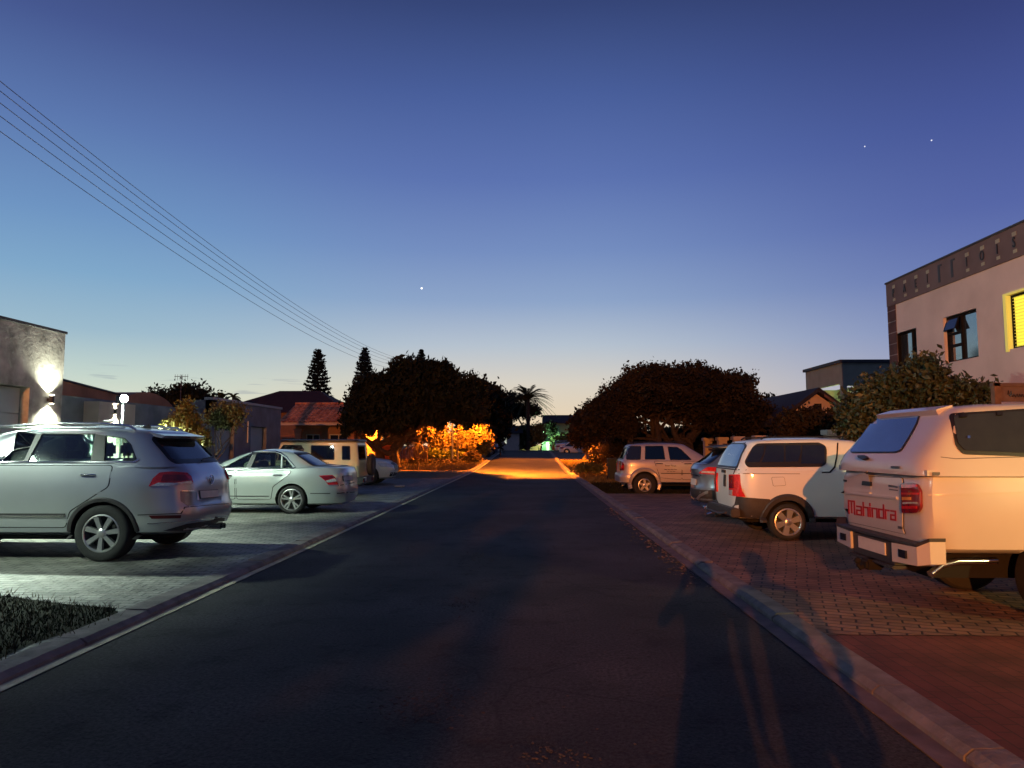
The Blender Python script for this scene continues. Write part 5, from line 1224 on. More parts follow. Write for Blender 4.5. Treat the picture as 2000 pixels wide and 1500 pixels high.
# badge: ring with two letter shapes
p, n_ = c.hit(*Z2([(1712, 568)])[0], 'px')
b = B(); q = [(p.x - .016, p.y + .062 * math.cos(a), p.z + .062 * math.sin(a)) for a in [2 * math.pi * k / 24 for k in range(25)]]; b.tube(q, .007, 6)
for pts in ([(-.035, .04), (0, -.005), (.035, .04)], [(-.052, .015), (-.025, -.048), (0, .0), (.025, -.048), (.052, .015)]): b.tube([(p.x - .018, p.y + a, p.z + z) for a, z in pts], .006, 5)
b.obj('badge', 'chrome', c.root)
c.decal('bumper_reflector', Z2([(1210, 862), (1475, 858), (1470, 884), (1235, 888)]), 'reflector', eps=.004, th=.004, rnd=1, mirror=True)
c.decal('bumper_crease', Z2([(1200, 925), (1500, 905), (1700, 885), (1850, 862), (1850, 868), (1700, 892), (1500, 912), (1200, 931)]), 'chrome', eps=.004, th=.003, step=6)
c.decal('lower_valance', Z2([(1330, 985), (1520, 930), (1850, 880), (1850, 935), (1790, 960), (1740, 975), (1650, 960), (1600, 985)]), 'dark_plastic', eps=.004, th=.004, step=6)
c.decal('bumper_gap', Z2([(1120, 855), (1215, 851), (1470, 842), (1500, 792), (1860, 762), (1860, 766), (1508, 797), (1478, 848), (1215, 857), (1120, 861)]), 'seam', eps=.001, th=.002, step=6)
for sg in (-.55, -.42): b = B(); b.tube([(.10, sg, .31), (.4, sg, .31)], .04, 12, cap=False); b.obj('exhaust', 'chrome', c.root, 60)
c.door([(1.02, .98), (1.52, .66), (1.58, .45), (2.52, .45), (2.54, 1.25), (1.0, 1.25)], 'silver', handle=(1.30, 1.13), hm='chrome')
c.door([(2.57, .45), (3.52, .45), (3.62, .9), (3.72, 1.2), (2.57, 1.25)], 'silver', handle=(2.78, 1.12), hm='chrome')
c.decal('side_strip', [(1.57, .58), (3.5, .58), (3.5, .605), (1.57, .605)], 'chrome', 'side', eps=.010, th=.01, mirror=True, sgn=c.near, step=.2)
c.decal('side_strip', [(1.57, .605), (3.5, .605), (3.5, .63), (1.57, .63)], 'dark_plastic', 'side', eps=.010, th=.006, mirror=True, sgn=c.near, step=.2)
c.decal('headlight', [(-.85, .85), (-.5, .82), (-.5, .95), (-.85, 1.0)], 'lens_clear', 'front', rnd=.03); c.decal('headlight', [(.5, .82), (.85, .85), (.85, 1.0), (.5, .95)], 'lens_clear', 'front', rnd=.03)
c.decal('grille', [(-.42, .72), (.42, .72), (.45, .93), (-.45, .93)], 'black_trim', 'front', rnd=.03)
c.arch_lip(1.09, .36, .435, 'dark_plastic', .045); c.arch_lip(3.98, .36, .435, 'dark_plastic', .045)
c.mirror(3.55, 1.28, 'silver'); c.seats([(1.35, 'rear'), (2.45, 'front')], 1.22)
for sg in (-1, 1):
    c.wheel(1.09, sg, .37, .245, 'seven', .26); c.wheel(3.98, sg, .37, .245, 'seven', .26)
b = B(); b.box(.5, 4.3, -.6, .6, .25, .36); b.obj('underbody', 'arch_black', c.root)
c.finish()

# ---------------------------------------------------------------- pale silver saloon
c = Car('parked_sedan', 'pale silver saloon with split five spoke wheels, second on the left', 'car', -4.15, 15.85, 1.77, -1, .06, 4.60)
c.lower([(.19, .15, .25, .76), (.23, .07, .12, .83), (.36, .02, .05, .87), (.52, 0, .0, .878), (.60, .02, .0, .885), (.75, .04, .04, .885), (.86, .05, .1, .875), (.97, .09, .3, .84)],
        [(0, .98), (.5, 1.01), (.9, 1.0), (3.2, .94), (3.7, .88), (4.3, .76), (4.6, .68)], .5, 5.5, 5, paint='silver_green')
c.cabin(.97, 1.40, [(.9, .50), (.99, .62), (1.15, .86), (1.40, 1.25)], [(.95, 3.45), (1.15, 2.95), (1.40, 2.35)], .80, .57, [(1.1, 1.34), (1.5, 1.395), (1.95, 1.41), (2.4, 1.37)], 5.5, 6, paint='silver_green', edge=.06)
c.build_bvh(); Z3 = lambda p: z3(p, 5, 400, 820)
c.arches(1.2, .31, .365); c.arches(3.96, .31, .365)
c.window(Z3([(60, 466), (180, 398), (300, 334), (475, 316), (402, 466)]), gm='glass', trim=.8)
c.window(Z3([(515, 320), (690, 322), (745, 342), (735, 466), (448, 468)]), gm='glass', trim=.8)
c.window(Z3([(762, 356), (792, 378), (856, 462), (760, 466)]), gm='glass', trim=.6, rnd=.8)
c.decal('pillar_trim', Z3([(478, 316), (512, 318), (444, 468), (405, 466)]), 'black_trim', eps=.003, th=.003, mirror=True)
c.decal('chrome_strip', Z3([(60, 470), (862, 470), (884, 462), (800, 368), (745, 330), (690, 311), (480, 303), (300, 322), (296, 314), (480, 295), (692, 303), (752, 322), (806, 360), (892, 466), (866, 478), (60, 478)]), 'chrome', eps=.004, th=.004, mirror=True, step=12)
c.window([(-.60, 1.06), (-.48, 1.33), (.48, 1.33), (.60, 1.06)], mode='rear', gm='glass_dark', rnd=.05, trim=.03)
c.window([(-.66, 1.02), (-.50, 1.34), (.50, 1.34), (.66, 1.02)], mode='front', gm='glass', rnd=.04, trim=.03)
b = B(); b.prism([(1.22, -.012, 1.40), (1.34, -.012, 1.41), (1.22, -.012, 1.455)], (0, .024, 0)); b.obj('aerial', 'black_trim', c.root)
lt = c.decal('tail_light', Z3([(1112, 545), (1245, 538), (1275, 560), (1305, 632), (1205, 635), (1170, 590)]), 'tail_bright', rnd=1, eps=.005, th=.01, mirror=True)
c.decal('lens', Z3([(1180, 595), (1270, 570), (1290, 600), (1200, 612)]), 'lens_clear', eps=.018, th=.005, parent=lt[0]); c.decal('lens', Z3([(1125, 550), (1240, 545), (1262, 564), (1175, 586)]), 'tail_red', eps=.018, th=.004, parent=lt[0])
c.plate(Z3([(1348, 552), (1432, 548), (1438, 588), (1354, 596)]), step=6)
c.decal('boot_gap', Z3([(1300, 640), (1450, 610), (1462, 612), (1462, 616), (1300, 647)]), 'seam', eps=.001, th=.002, step=5); c.decal('bumper_strip', Z3([(1030, 715), (1225, 715), (1225, 722), (1030, 722)]), 'dark_plastic', eps=.003, th=.004)
c.decal('bumper_strip', Z3([(1290, 712), (1460, 700), (1460, 708), (1290, 722)]), 'chrome', eps=.003, th=.004, step=6)
c.door([(1.28, .86), (1.62, .60), (1.66, .33), (2.42, .33), (2.45, .95), (1.22, .95)], 'silver_green', handle=(1.52, .86), hm='chrome')
c.door([(2.47, .33), (3.35, .33), (3.55, .6), (3.5, .92), (2.49, .95)], 'silver_green', handle=(2.66, .85), hm='chrome')
c.decal('side_strip', [(1.7, .385), (3.4, .385), (3.4, .40), (1.7, .40)], 'seam', 'side', eps=.009, th=.004, mirror=True, sgn=c.near, step=.2)
c.decal('headlight', [(-.80, .60), (-.45, .58), (-.45, .72), (-.78, .74)], 'lens_clear', 'front', rnd=.03); c.decal('headlight', [(.45, .58), (.80, .60), (.78, .74), (.45, .72)], 'lens_clear', 'front', rnd=.03); c.decal('grille', [(-.32, .46), (.32, .46), (.36, .68), (-.36, .68)], 'black_trim', 'front', rnd=.03)
c.mirror(3.1, .98, 'silver_green'); c.seats([(1.45, 'rear')], .93, .32); c.seats([(2.35, 'front')], .93, .36, m='seat_light')
for sg in (-1, 1): c.wheel(1.2, sg, .315, .235, 'twin', .22); c.wheel(3.96, sg, .315, .235, 'twin', .22)
b = B(); b.box(.4, 4.2, -.55, .55, .17, .26); b.obj('underbody', 'arch_black', c.root)
c.finish()

# ---------------------------------------------------------------- cream boxy off-roader
c = Car('parked_offroader', 'boxy cream off-roader with black roof and spare wheel on its tail', 'car', -5.22, 21.5, 1.62, -1, .06, 3.75)
c.lower([(.30, .08, .2, .70), (.36, .02, .05, .74), (.55, .0, .0, .76), (.70, .02, .02, .765), (.95, .02, .03, .765), (1.03, .03, .05, .755)], [(0, 1.05), (2.5, 1.05), (2.8, 1.03), (3.75, .98)], .6, 14, 9, paint='cream')
c.cabin(1.03, 1.64, [(1.0, .03), (1.64, .10)], [(1.03, 2.72), (1.64, 2.48)], .745, .68, [(0, 1.635), (1.3, 1.645), (2.6, 1.63)], 14, 10, paint='cream', edge=.05, crown=.02)
c.build_bvh(); c.arches(.72, .34, .40); c.arches(3.02, .34, .40)
c.window(Z3([(738, 292), (768, 248), (945, 250), (962, 290), (955, 390), (720, 390)]), gm='glass_dark', rnd=1, trim=.8)
c.window(Z3([(1040, 252), (1262, 254), (1262, 388), (1040, 386)]), gm='glass_dark', rnd=1.6, trim=1.0)
c.window(Z3([(1342, 258), (1416, 258), (1418, 388), (1344, 388)]), gm='glass_dark', rnd=1.6, trim=1.0)
c.window([(-.58, 1.10), (-.56, 1.50), (.56, 1.50), (.58, 1.10)], mode='rear', gm='glass_dark', rnd=.05, trim=.03)
c.window([(-.62, 1.10), (-.58, 1.52), (.58, 1.52), (.62, 1.10)], mode='front', gm='glass', rnd=.05, trim=.03)
b = B(); b.bm.free(); b.bm = loft([(1.645, .06, 2.52, .70), (1.69, .07, 2.50, .69), (1.71, .12, 2.4, .62)], plan_ring(12, 9)); b.obj('roof', 'black_trim', c.root, 40)
b = B(); T = Matrix.Translation((-.10, -.08, .92)) @ Matrix.Rotation(R(90), 4, 'Z')
b.lathe([(0, .0), (.30, .0), (.34, .03), (.345, .15), (.31, .17), (.16, .175), (.15, .13), (0, .13)], 36, T); b.obj('spare_wheel', 'tyre', c.root, 40)
b = B(); b.lathe([(.0, .17), (.12, .17), (.165, .18), (.17, .16), (0, .16)], 24, T); b.obj('rim', 'alloy_dark', c.root.children[-1], 40)
b = B(); b.box(-.12, .12, -.72, .72, .36, .56, bev=.02); b.obj('rear_bumper', 'dark_plastic', c.root)
c.decal('lower_cladding', [(.0, .34), (3.7, .34), (3.7, .47), (.0, .47)], 'dark_plastic', 'side', eps=.004, th=.006, mirror=True, sgn=c.near, step=.15)
b = B(); b.box(-.135, -.12, .30, .62, .44, .55); b.obj('number_plate', 'plate', c.root)
for sg in (-1, 1): b = B(); b.box(-.135, -.119, min(sg * .48, sg * .68), max(sg * .48, sg * .68), .40, .52); b.obj('tail_light', 'tail_red', c.root) if sg < 0 else b.obj('tail_light', 'tail_red', c.root)
c.door([(.98, .75), (1.1, .50), (1.65, .50), (1.65, 1.0), (.92, 1.0)], 'cream', handle=(1.08, .95), hm='black_trim', hl=.14); c.door([(1.68, .50), (2.55, .50), (2.58, 1.0), (1.68, 1.0)], 'cream', handle=(1.8, .95), hm='black_trim', hl=.14)
c.arch_lip(.72, .34, .40, 'dark_plastic', .06, out=.04); c.arch_lip(3.02, .34, .40, 'dark_plastic', .06, out=.04)
c.decal('headlight', [(-.62, .72), (-.4, .72), (-.4, .92), (-.62, .92)], 'lens_clear', 'front', rnd=.1); c.decal('headlight', [(.4, .72), (.62, .72), (.62, .92), (.4, .92)], 'lens_clear', 'front', rnd=.1); c.decal('grille', [(-.36, .7), (.36, .7), (.36, .92), (-.36, .92)], 'black_trim', 'front')
c.mirror(2.55, 1.1, 'black_trim', .16); c.seats([(1.1, 'rear'), (1.95, 'front')], 1.0, .4)
for sg in (-1, 1): c.wheel(.72, sg, .345, .20, 'five', .2, m='alloy_dark', half=.80); c.wheel(3.02, sg, .345, .20, 'five', .2, m='alloy_dark', half=.80)
b = B(); b.box(.2, 3.5, -.5, .5, .24, .34); b.obj('underbody', 'arch_black', c.root)
c.finish()

# ---------------------------------------------------------------- white SUV parked nose out
c = Car('parked_suv', 'white SUV parked nose towards the road beyond the cream off-roader', 'car', -10.0, 27.2, 1.85, 1, .06, 4.7)
c.lower([(.24, .14, .25, .8), (.30, .06, .10, .88), (.45, .02, .03, .91), (.62, 0, 0, .92), (.85, .05, .06, .92), (.98, .12, .25, .89)], [(0, 1.08), (3.0, 1.05), (3.4, 1.0), (4.2, .93), (4.7, .82)], .5, 6, 5, paint='white_paint')
c.cabin(1.02, 1.55, [(1.0, .25), (1.55, .7)], [(1.02, 3.5), (1.25, 3.1), (1.55, 2.5)], .86, .66, [(.4, 1.50), (1.6, 1.56), (2.6, 1.51)], 7, 6, paint='white_paint')
c.build_bvh(); c.arches(1.0, .36, .42); c.arches(3.75, .36, .42)
for a, b_ in ((.75, 1.25), (1.38, 2.15), (2.25, 2.95)): c.window([(a, 1.08), (a + .05, 1.42), (b_ - (.02 if b_ < 2.5 else .35), 1.42), (b_, 1.08)], mode='side', rnd=.04, trim=.02, gm='glass_dark')
c.window([(-.7, 1.10), (-.56, 1.46), (.56, 1.46), (.7, 1.10)], mode='front', gm='glass_dark', rnd=.04, trim=.03); c.window([(-.62, 1.10), (-.52, 1.42), (.52, 1.42), (.62, 1.10)], mode='rear', gm='glass_dark', rnd=.04, trim=.03)
for sg in (-1, 1):
    P = [(sg * .50, .68), (sg * .84, .70), (sg * .86, .84), (sg * .50, .80)]
    c.decal('headlight', P if sg > 0 else P[::-1], 'lens_clear', 'front', rnd=.03, eps=.006, th=.01)
    g_ = [(sg * .04, .55), (sg * .34, .57), (sg * .36, .83), (sg * .04, .85)]; c.decal('grille', g_ if sg > 0 else g_[::-1], 'black_trim', 'front', rnd=.04, eps=.004, th=.01)
c.decal('lower_grille', [(-.62, .33), (.62, .33), (.66, .48), (-.66, .48)], 'black_trim', 'front', rnd=.03); c.decal('number_plate', [(-.24, .46), (.24, .46), (.24, .56), (-.24, .56)], 'plate', 'front', eps=.012, th=.008)
c.door([(1.0, .85), (1.45, .55), (1.48, .38), (2.3, .38), (2.3, 1.0), (1.0, 1.0)], 'white_paint', handle=(1.35, .93)); c.door([(2.33, .38), (3.2, .38), (3.3, .6), (3.25, 1.0), (2.33, 1.0)], 'white_paint', handle=(2.5, .93))
c.mirror(3.1, 1.05, 'white_paint')
for sg in (-1, 1): c.wheel(1.0, sg, .36, .24, 'five', .22); c.wheel(3.75, sg, .36, .24, 'five', .22)
c.seats([(2.3, 'front')], 1.0)
c.finish()

# ---------------------------------------------------------------- silver off-roader on the right
JY = 23.1
c = Car('parked_offroader', 'silver boxy off-roader with lettered rear door and flared arches beside the bin', 'car', at(1207, 900, JY + .6).x, JY, 1.80, 1, -.07, 4.45)
c.lower([(.42, .10, .2, .76), (.46, .02, .05, .83), (.66, 0, .0, .85), (.72, .04, .02, .84), (.76, .05, .02, .835), (.95, .05, .05, .85), (1.08, .06, .08, .845), (1.15, .08, .15, .82)], [(0, 1.17), (2.7, 1.15), (3.1, 1.12), (4.45, .98)], .8, 9, 7, paint='silver_jeep')
c.cabin(1.15, 1.70, [(1.1, .07), (1.15, .09), (1.45, .24), (1.70, .36)], [(1.15, 3.05), (1.70, 2.15)], .805, .66, [(.3, 1.68), (1.0, 1.71), (1.9, 1.71), (2.3, 1.66)], 9, 7, paint='silver_jeep', edge=.06)
c.build_bvh(); Z4 = lambda p: z3(p, 10, 1200, 850)
c.arches(.78, .40, .43); c.arches(3.45, .40, .43)
c.window(Z4([(240, 300), (275, 218), (518, 218), (508, 474), (238, 474)]), gm='glass_tint', through=False, rnd=2.5, trim=.8)
c.window(Z4([(606, 216), (945, 214), (988, 470), (602, 470)]), gm='glass_dark', rnd=1.5, trim=.8)
c.window(Z4([(1045, 228), (1225, 240), (1310, 290), (1500, 478), (1092, 478)]), gm='glass_dark', rnd=1.2, trim=.8)
c.window([(-.60, 1.22), (-.52, 1.56), (.52, 1.56), (.60, 1.22)], mode='rear', gm='glass_dark', rnd=.05, trim=.03)
c.window([(-.66, 1.20), (-.55, 1.60), (.55, 1.60), (.66, 1.20)], mode='front', gm='glass_dark', rnd=.04, trim=.03)
for sg in (-1, 1): b = B(); b.tube([(.45, sg * .60, 1.70), (.6, sg * .60, 1.76), (2.0, sg * .60, 1.77), (2.2, sg * .60, 1.70)], .018, 6); b.obj('roof_rail', 'black_trim', c.root)
lt = c.decal('tail_light', Z4([(105, 500), (165, 520), (195, 580), (192, 685), (110, 690)]), 'tail_red', rnd=1, eps=.005, th=.015, mirror=True); c.decal('lens', Z4([(150, 590), (188, 590), (186, 640), (148, 650)]), 'tail_bright', eps=.02, th=.005, parent=lt[0])
c.decal('rear_bumper', [(.0, .47), (.30, .47), (.34, .70), (.0, .72)], 'silver_jeep', 'side', eps=.02, th=.02, rnd=.03, mirror=True, sgn=c.near)
c.door([(1.14, 1.05), (1.28, .62), (1.95, .56), (1.98, 1.13), (1.10, 1.13)], 'silver_jeep', rnd=.03, handle=(1.26, 1.06), hm='black_trim', hl=.22); c.door([(2.0, .56), (2.85, .56), (2.92, .9), (2.88, 1.12), (2.02, 1.13)], 'silver_jeep', rnd=.03, handle=(2.18, 1.06), hm='black_trim', hl=.22)
c.decal('side_moulding', [(1.32, .74), (2.95, .74), (2.95, .765), (1.30, .765)], 'dark_plastic', 'side', eps=.010, th=.008, mirror=True, sgn=c.near, step=.15); c.decal('sill', [(1.28, .44), (2.95, .44), (2.95, .475), (1.28, .475)], 'chrome', 'side', eps=.008, th=.012, mirror=True, sgn=c.near, step=.15)
# sign written on the rear door
b = B()
for k, (z, h, x0, x1, wd_) in enumerate(((.975, .065, 1.44, 1.83, 2), (.865, .04, 1.42, 1.84, 4), (.805, .03, 1.5, 1.78, 3))):
    rnd = random.Random(k); n = wd_
    for j in range(n):
        a = x0 + (x1 - x0) * j / n; pts = []
        for i in range(16):
            x = a + (x1 - x0) / n * .8 * i / 15; zz = z + h * (1.0 if i < 4 else .5) * .5 * (1 + math.sin(i * 1.9 + rnd.random())); p, _ = c.hit(x, zz, 'side'); pts.append((x, p.y + c.near * .011, zz))
        b.tube(pts, .006 if k else .008, 4)
b.obj('door_lettering', 'grey_letters', c.root)
c.arch_lip(.78, .40, .43, 'silver_jeep', .11, a0=-20, a1=196, out=.05, name='wheel_arch_flare'); c.arch_lip(3.45, .40, .43, 'silver_jeep', .11, a0=-20, a1=196, out=.05, name='wheel_arch_flare')
c.decal('headlight', [(-.75, .82), (-.5, .82), (-.5, 1.0), (-.75, 1.0)], 'lens_clear', 'front', rnd=.08); c.decal('headlight', [(.5, .82), (.75, .82), (.75, 1.0), (.5, 1.0)], 'lens_clear', 'front', rnd=.08); c.decal('grille', [(-.42, .8), (.42, .8), (.42, 1.0), (-.42, 1.0)], 'black_trim', 'front')
b = B(); b.box(.5, 4.0, -.55, .55, .34, .48); b.obj('underbody', 'arch_black', c.root)
c.mirror(2.95, 1.16, 'black_trim'); c.seats([(1.2, 'rear'), (2.0, 'front')], 1.1, .42)
for sg in (-1, 1): c.wheel(.78, sg, .375, .205, 'five', .23, half=.87); c.wheel(3.45, sg, .375, .205, 'five', .23, half=.87)
c.finish()

# ---------------------------------------------------------------- grey blue crossover
c = Car('parked_crossover', 'grey blue crossover with dark rear window, squeezed between off-roader and white half ton pickup', 'car', 3.52, 14.9, 1.82, 1, .06, 4.4)
c.lower([(.30, .16, .25, .74), (.36, .06, .1, .86), (.52, .02, .03, .89), (.64, .03, .0, .90), (.70, .06, .0, .905), (.86, .05, .04, .91), (1.0, .03, .1, .90), (1.10, .10, .3, .87)], [(0, 1.12), (2.6, 1.10), (3.2, 1.02), (4.4, .86)], .6, 3.6, 5, paint='grey_blue')
c.cabin(1.10, 1.54, [(1.05, .13), (1.10, .18), (1.34, .45), (1.54, .68)], [(1.1, 3.2), (1.54, 2.3)], .84, .62, [(.6, 1.50), (1.3, 1.555), (2.0, 1.55), (2.5, 1.5)], 5, 6, paint='grey_blue', edge=.06)
c.build_bvh(); c.arches(.95, .35, .42); c.arches(3.55, .35, .42); Z5 = lambda p: z3(p, 8.82, 1330, 840)
c.window([(-.56, 1.14), (-.50, 1.42), (.50, 1.42), (.56, 1.14)], mode='rear', gm='glass_dark', rnd=.05, trim=.03)
for a, b_ in ((.75, 1.2), (1.3, 1.95), (2.05, 2.75)): c.window([(a, 1.14), (a + .12, 1.44), (b_ - (.02 if b_ < 2.5 else .35), 1.44), (b_, 1.14)], mode='side', rnd=.04, trim=.02, gm='glass_dark')
c.window([(-.7, 1.14), (-.54, 1.46), (.54, 1.46), (.7, 1.14)], mode='front', gm='glass_dark', rnd=.04, trim=.03)
b = B(); b.prism([(.42, -.58, 1.49), (.8, -.62, 1.535), (.8, -.62, 1.50), (.5, -.58, 1.46)], (0, 1.16, 0)); b.obj('spoiler', 'grey_blue', c.root)
for sg in (-1, 1):
    P = [(sg * .42, .93), (sg * .885, .90), (sg * .885, 1.06), (sg * .6, 1.05)]; P = P if sg > 0 else P[::-1]; l2 = c.decal('tail_light', P, 'tail_bright', 'rear', eps=.006, th=.015, rnd=.02)
    P = [(sg * .48, .945), (sg * .74, .935), (sg * .74, .975), (sg * .52, .985)]; P = P if sg > 0 else P[::-1]; c.decal('lens', P, 'lens_clear', 'rear', eps=.022, th=.004, parent=l2)
    P = [(sg * .25, .34), (sg * .62, .52), (sg * .62, .57), (sg * .25, .40)]; P = P if sg > 0 else P[::-1]; c.decal('skid_strip', P, 'alloy', 'rear', eps=.012, th=.01)
c.decal('lower_bumper', [(-.9, .32), (.9, .32), (.9, .58), (-.9, .58)], 'dark_plastic', 'rear', eps=.006, th=.006, step=.08)
c.decal('chrome_strip', [(-.45, .865), (.45, .865), (.5, .895), (-.5, .895)], 'chrome', 'rear', eps=.006, th=.01, step=.1); c.decal('number_plate', [(-.24, .66), (.24, .66), (.24, .80), (-.24, .80)], 'plate', 'rear', eps=.012, th=.008)
c.door([(.98, .9), (1.4, .55), (1.42, .42), (2.1, .42), (2.1, 1.05), (.98, 1.05)], 'grey_blue', handle=(1.3, .98)); c.door([(2.13, .42), (3.0, .42), (3.1, .7), (3.0, 1.05), (2.13, 1.05)], 'grey_blue', handle=(2.3, .98))
b = B(); b.box(.5, 4.0, -.5, .5, .24, .36); b.obj('underbody', 'arch_black', c.root); c.mirror(2.9, 1.1, 'grey_blue')
c.arch_lip(.95, .35, .42, 'dark_plastic', .05); c.arch_lip(3.55, .35, .42, 'dark_plastic', .05)
for sg in (-1, 1): c.wheel(.95, sg, .35, .22, 'five', .22); c.wheel(3.55, sg, .35, .22, 'five', .22)
c.finish()

# ---------------------------------------------------------------- white half ton pickup with canopy
NY = 11.62; XR = 3.26
c = Car('parked_pickup', 'white half ton pickup with canopy and six spoke steel wheels, middle right', 'pickup', XR, NY, 1.70, 1, .06, 4.6)
c.lower([(.34, .10, .2, .74), (.38, .10, .06, .80), (.55, .08, .02, .835), (.66, .07, .0, .845), (.90, .07, .03, .85), (1.02, .08, .08, .845), (1.12, .09, .15, .835)], [(0, 1.13), (2.9, 1.10), (3.3, 1.02), (4.6, .86)], .6, 9, 5, paint='white_paint')
c.cabin(1.12, 1.62, [(1.08, .09), (1.12, .10), (1.40, .22), (1.62, .36)], [(1.12, 2.12), (1.62, 2.10)], .825, .66, [(.2, 1.585), (.9, 1.625), (1.5, 1.63), (2.1, 1.60)], 8, 22, paint='white_paint', edge=.07, name='canopy', hollow=False)
cn = c.cab; c.cab = None
bmc = B(); bmc.bm.free()
ring = plan_ring(16, 5)
bmc.bm = loft([(1.05, 2.16, 3.75, .82), (1.12, 2.17, 3.65, .81), (1.30, 2.18, 3.35, .76), (1.46, 2.20, 3.02, .70), (1.53, 2.22, 2.9, .65), (1.56, 2.28, 2.8, .56), (1.575, 2.4, 2.7, .3)], ring); cm_ = bmc.mesh(); c.solids.append(cm_); link('cab', cm_, 'white_paint', c.root, 38); cn.data.shade_smooth(); cn.data.set_sharp_from_angle(angle=R(38))
c.build_bvh(); Z6 = lambda p: z3(p, 6, 1360, 820)
c.arches(.86, .30, .355); c.arches(3.6, .30, .355)
w_ = c.decal('canopy_window', rp(Z6([(562, 500), (622, 385), (690, 280), (1450, 268), (1528, 320), (1522, 520), (1462, 552), (600, 558)]), 9), 'black_trim', eps=.003, th=.006, mirror=True)
for P in ([(585, 500), (640, 380), (665, 320), (800, 300), (785, 400), (735, 500)], [(815, 300), (1028, 302), (1028, 495), (760, 500), (800, 400)], [(1042, 302), (1225, 300), (1222, 380), (1190, 490), (1040, 495)], [(1240, 300), (1500, 300), (1500, 515), (1225, 515)]): c.decal('pane', Z6(P), 'glass_tint', eps=.011, th=.003, rnd=1, parent=w_[0])
c.decal('window', [(2.42, 1.12), (2.42, 1.46), (2.85, 1.46), (3.35, 1.14)], 'glass_tint', 'side', mirror=True, sgn=c.near, eps=.004, th=.004, rnd=.03); c.decal('windscreen', [(-.66, 1.14), (-.55, 1.48), (.55, 1.48), (.66, 1.14)], 'glass_tint', 'front', eps=.004, th=.004, rnd=.03)
rw = c.decal('rear_window', [(-.60, 1.17), (-.52, 1.50), (-.35, 1.535), (.35, 1.535), (.52, 1.50), (.60, 1.17)], 'glass_sky', 'rear', rnd=.04, eps=.008, th=.004); c.decal('window_seal', [(-.64, 1.14), (-.55, 1.52), (-.36, 1.56), (.36, 1.56), (.55, 1.52), (.64, 1.14)], 'black_trim', 'rear', rnd=.05, eps=.002, th=.005, parent=rw)
lt = c.decal('tail_light', Z6([(398, 642), (515, 640), (520, 740), (540, 830), (580, 902), (490, 898), (398, 880)]), 'tail_bright', rnd=1, eps=.006, th=.02, mirror=True); c.decal('lens', Z6([(405, 820), (440, 820), (440, 880), (405, 875)]), 'lens_clear', eps=.03, th=.004, parent=lt[0]); c.decal('lens', Z6([(405, 655), (450, 655), (460, 800), (405, 800)]), 'tail_red', eps=.028, th=.004, parent=lt[0])
c.decal('tailgate_gap', [(-.78, 1.115), (.78, 1.115), (.78, 1.13), (-.78, 1.13)], 'seam', 'rear', eps=.001, th=.003, step=.1)
c.decal('canopy_seam', Z6([(572, 262), (580, 262), (442, 634), (432, 634)]), 'seam', eps=.002, th=.002, mirror=True)
c.decal('body_seam', Z6([(432, 628), (1215, 630), (1215, 635), (432, 633)]), 'seam', eps=.001, th=.0015, mirror=True, step=10)
c.decal('fuel_flap_gap', Z6([(878, 672), (1030, 668), (1050, 770), (900, 778)]), 'seam', eps=.001, th=.002, rnd=3); c.decal('fuel_flap', grow(rp(Z6([(878, 672), (1030, 668), (1050, 770), (900, 778)]), 3), -.5), 'white_paint', eps=.003, th=.003)
c.decal('cab_gap', Z6([(1648, 270), (1664, 272), (1655, 420), (1630, 560), (1570, 622), (1470, 626), (1470, 612), (1560, 606), (1612, 548), (1640, 420)]), 'seam', eps=.002, th=.004, mirror=True, step=6)
c.decal('canopy_handle', [(-.10, 1.05), (.10, 1.05), (.10, 1.10), (-.10, 1.10)], 'black_trim', 'rear', eps=.006, th=.02); c.decal('tailgate_handle', [(-.14, .82), (-.02, .82), (-.02, 1.02), (-.14, 1.02)], 'black_trim', 'rear', eps=.004, th=.01)
c.decal('badge', [(-.60, .86), (-.50, .86), (-.50, .89), (-.60, .89)], 'grey_letters', 'rear', eps=.004, th=.006)
c.decal('lower_cladding', [(.08, .36), (.42, .36), (.50, .52), (.58, .66), (.10, .69)], 'dark_plastic', 'side', eps=.006, th=.01, mirror=True, sgn=c.near, step=.06)
c.arch_lip(.86, .30, .355, 'dark_plastic', .09, a0=-2, a1=182, out=.025); c.arch_lip(3.6, .30, .355, 'dark_plastic', .05)
b = B(); b.box(-.03, .12, -.78, .78, .36, .50, bev=.02); b.obj('rear_bumper', 'dark_plastic', c.root); b = B(); b.tube([(-.12, -.78, .44), (-.14, -.5, .40), (-.14, .5, .40), (-.12, .78, .44)], .018, 8); b.obj('tow_bar', 'dark_plastic', c.root); b = B(); b.tube([(-.1, 0, .38), (-.24, 0, .34), (-.26, 0, .43)], .022, 8); bmesh.ops.create_icosphere(b.bm, subdivisions=2, radius=.032, matrix=Matrix.Translation((-.26, 0, .46))); b.obj('tow_hitch', 'chrome', c.root)
b = B(); b.tube([(-.02, .3, .30), (.3, .3, .30)], .035, 10); b.obj('exhaust', 'dark_plastic', c.root)
for sg in (-1, 1): b = B(); b.tube([(.55, sg * .55, 1.62), (.6, sg * .55, 1.655), (1.9, sg * .55, 1.665), (1.95, sg * .55, 1.62)], .016, 6); b.obj('roof_rail', 'black_trim', c.root)
c.door([(2.25, .40), (3.1, .40), (3.2, .7), (3.15, 1.06), (2.25, 1.08)], 'white_paint', handle=(2.42, .98), hm='black_trim'); c.mirror(3.15, 1.12, 'black_trim')
c.decal('headlight', [(-.78, .66), (-.45, .62), (-.45, .8), (-.75, .84)], 'lens_clear', 'front', rnd=.03); c.decal('headlight', [(.45, .62), (.78, .66), (.75, .84), (.45, .8)], 'lens_clear', 'front', rnd=.03)
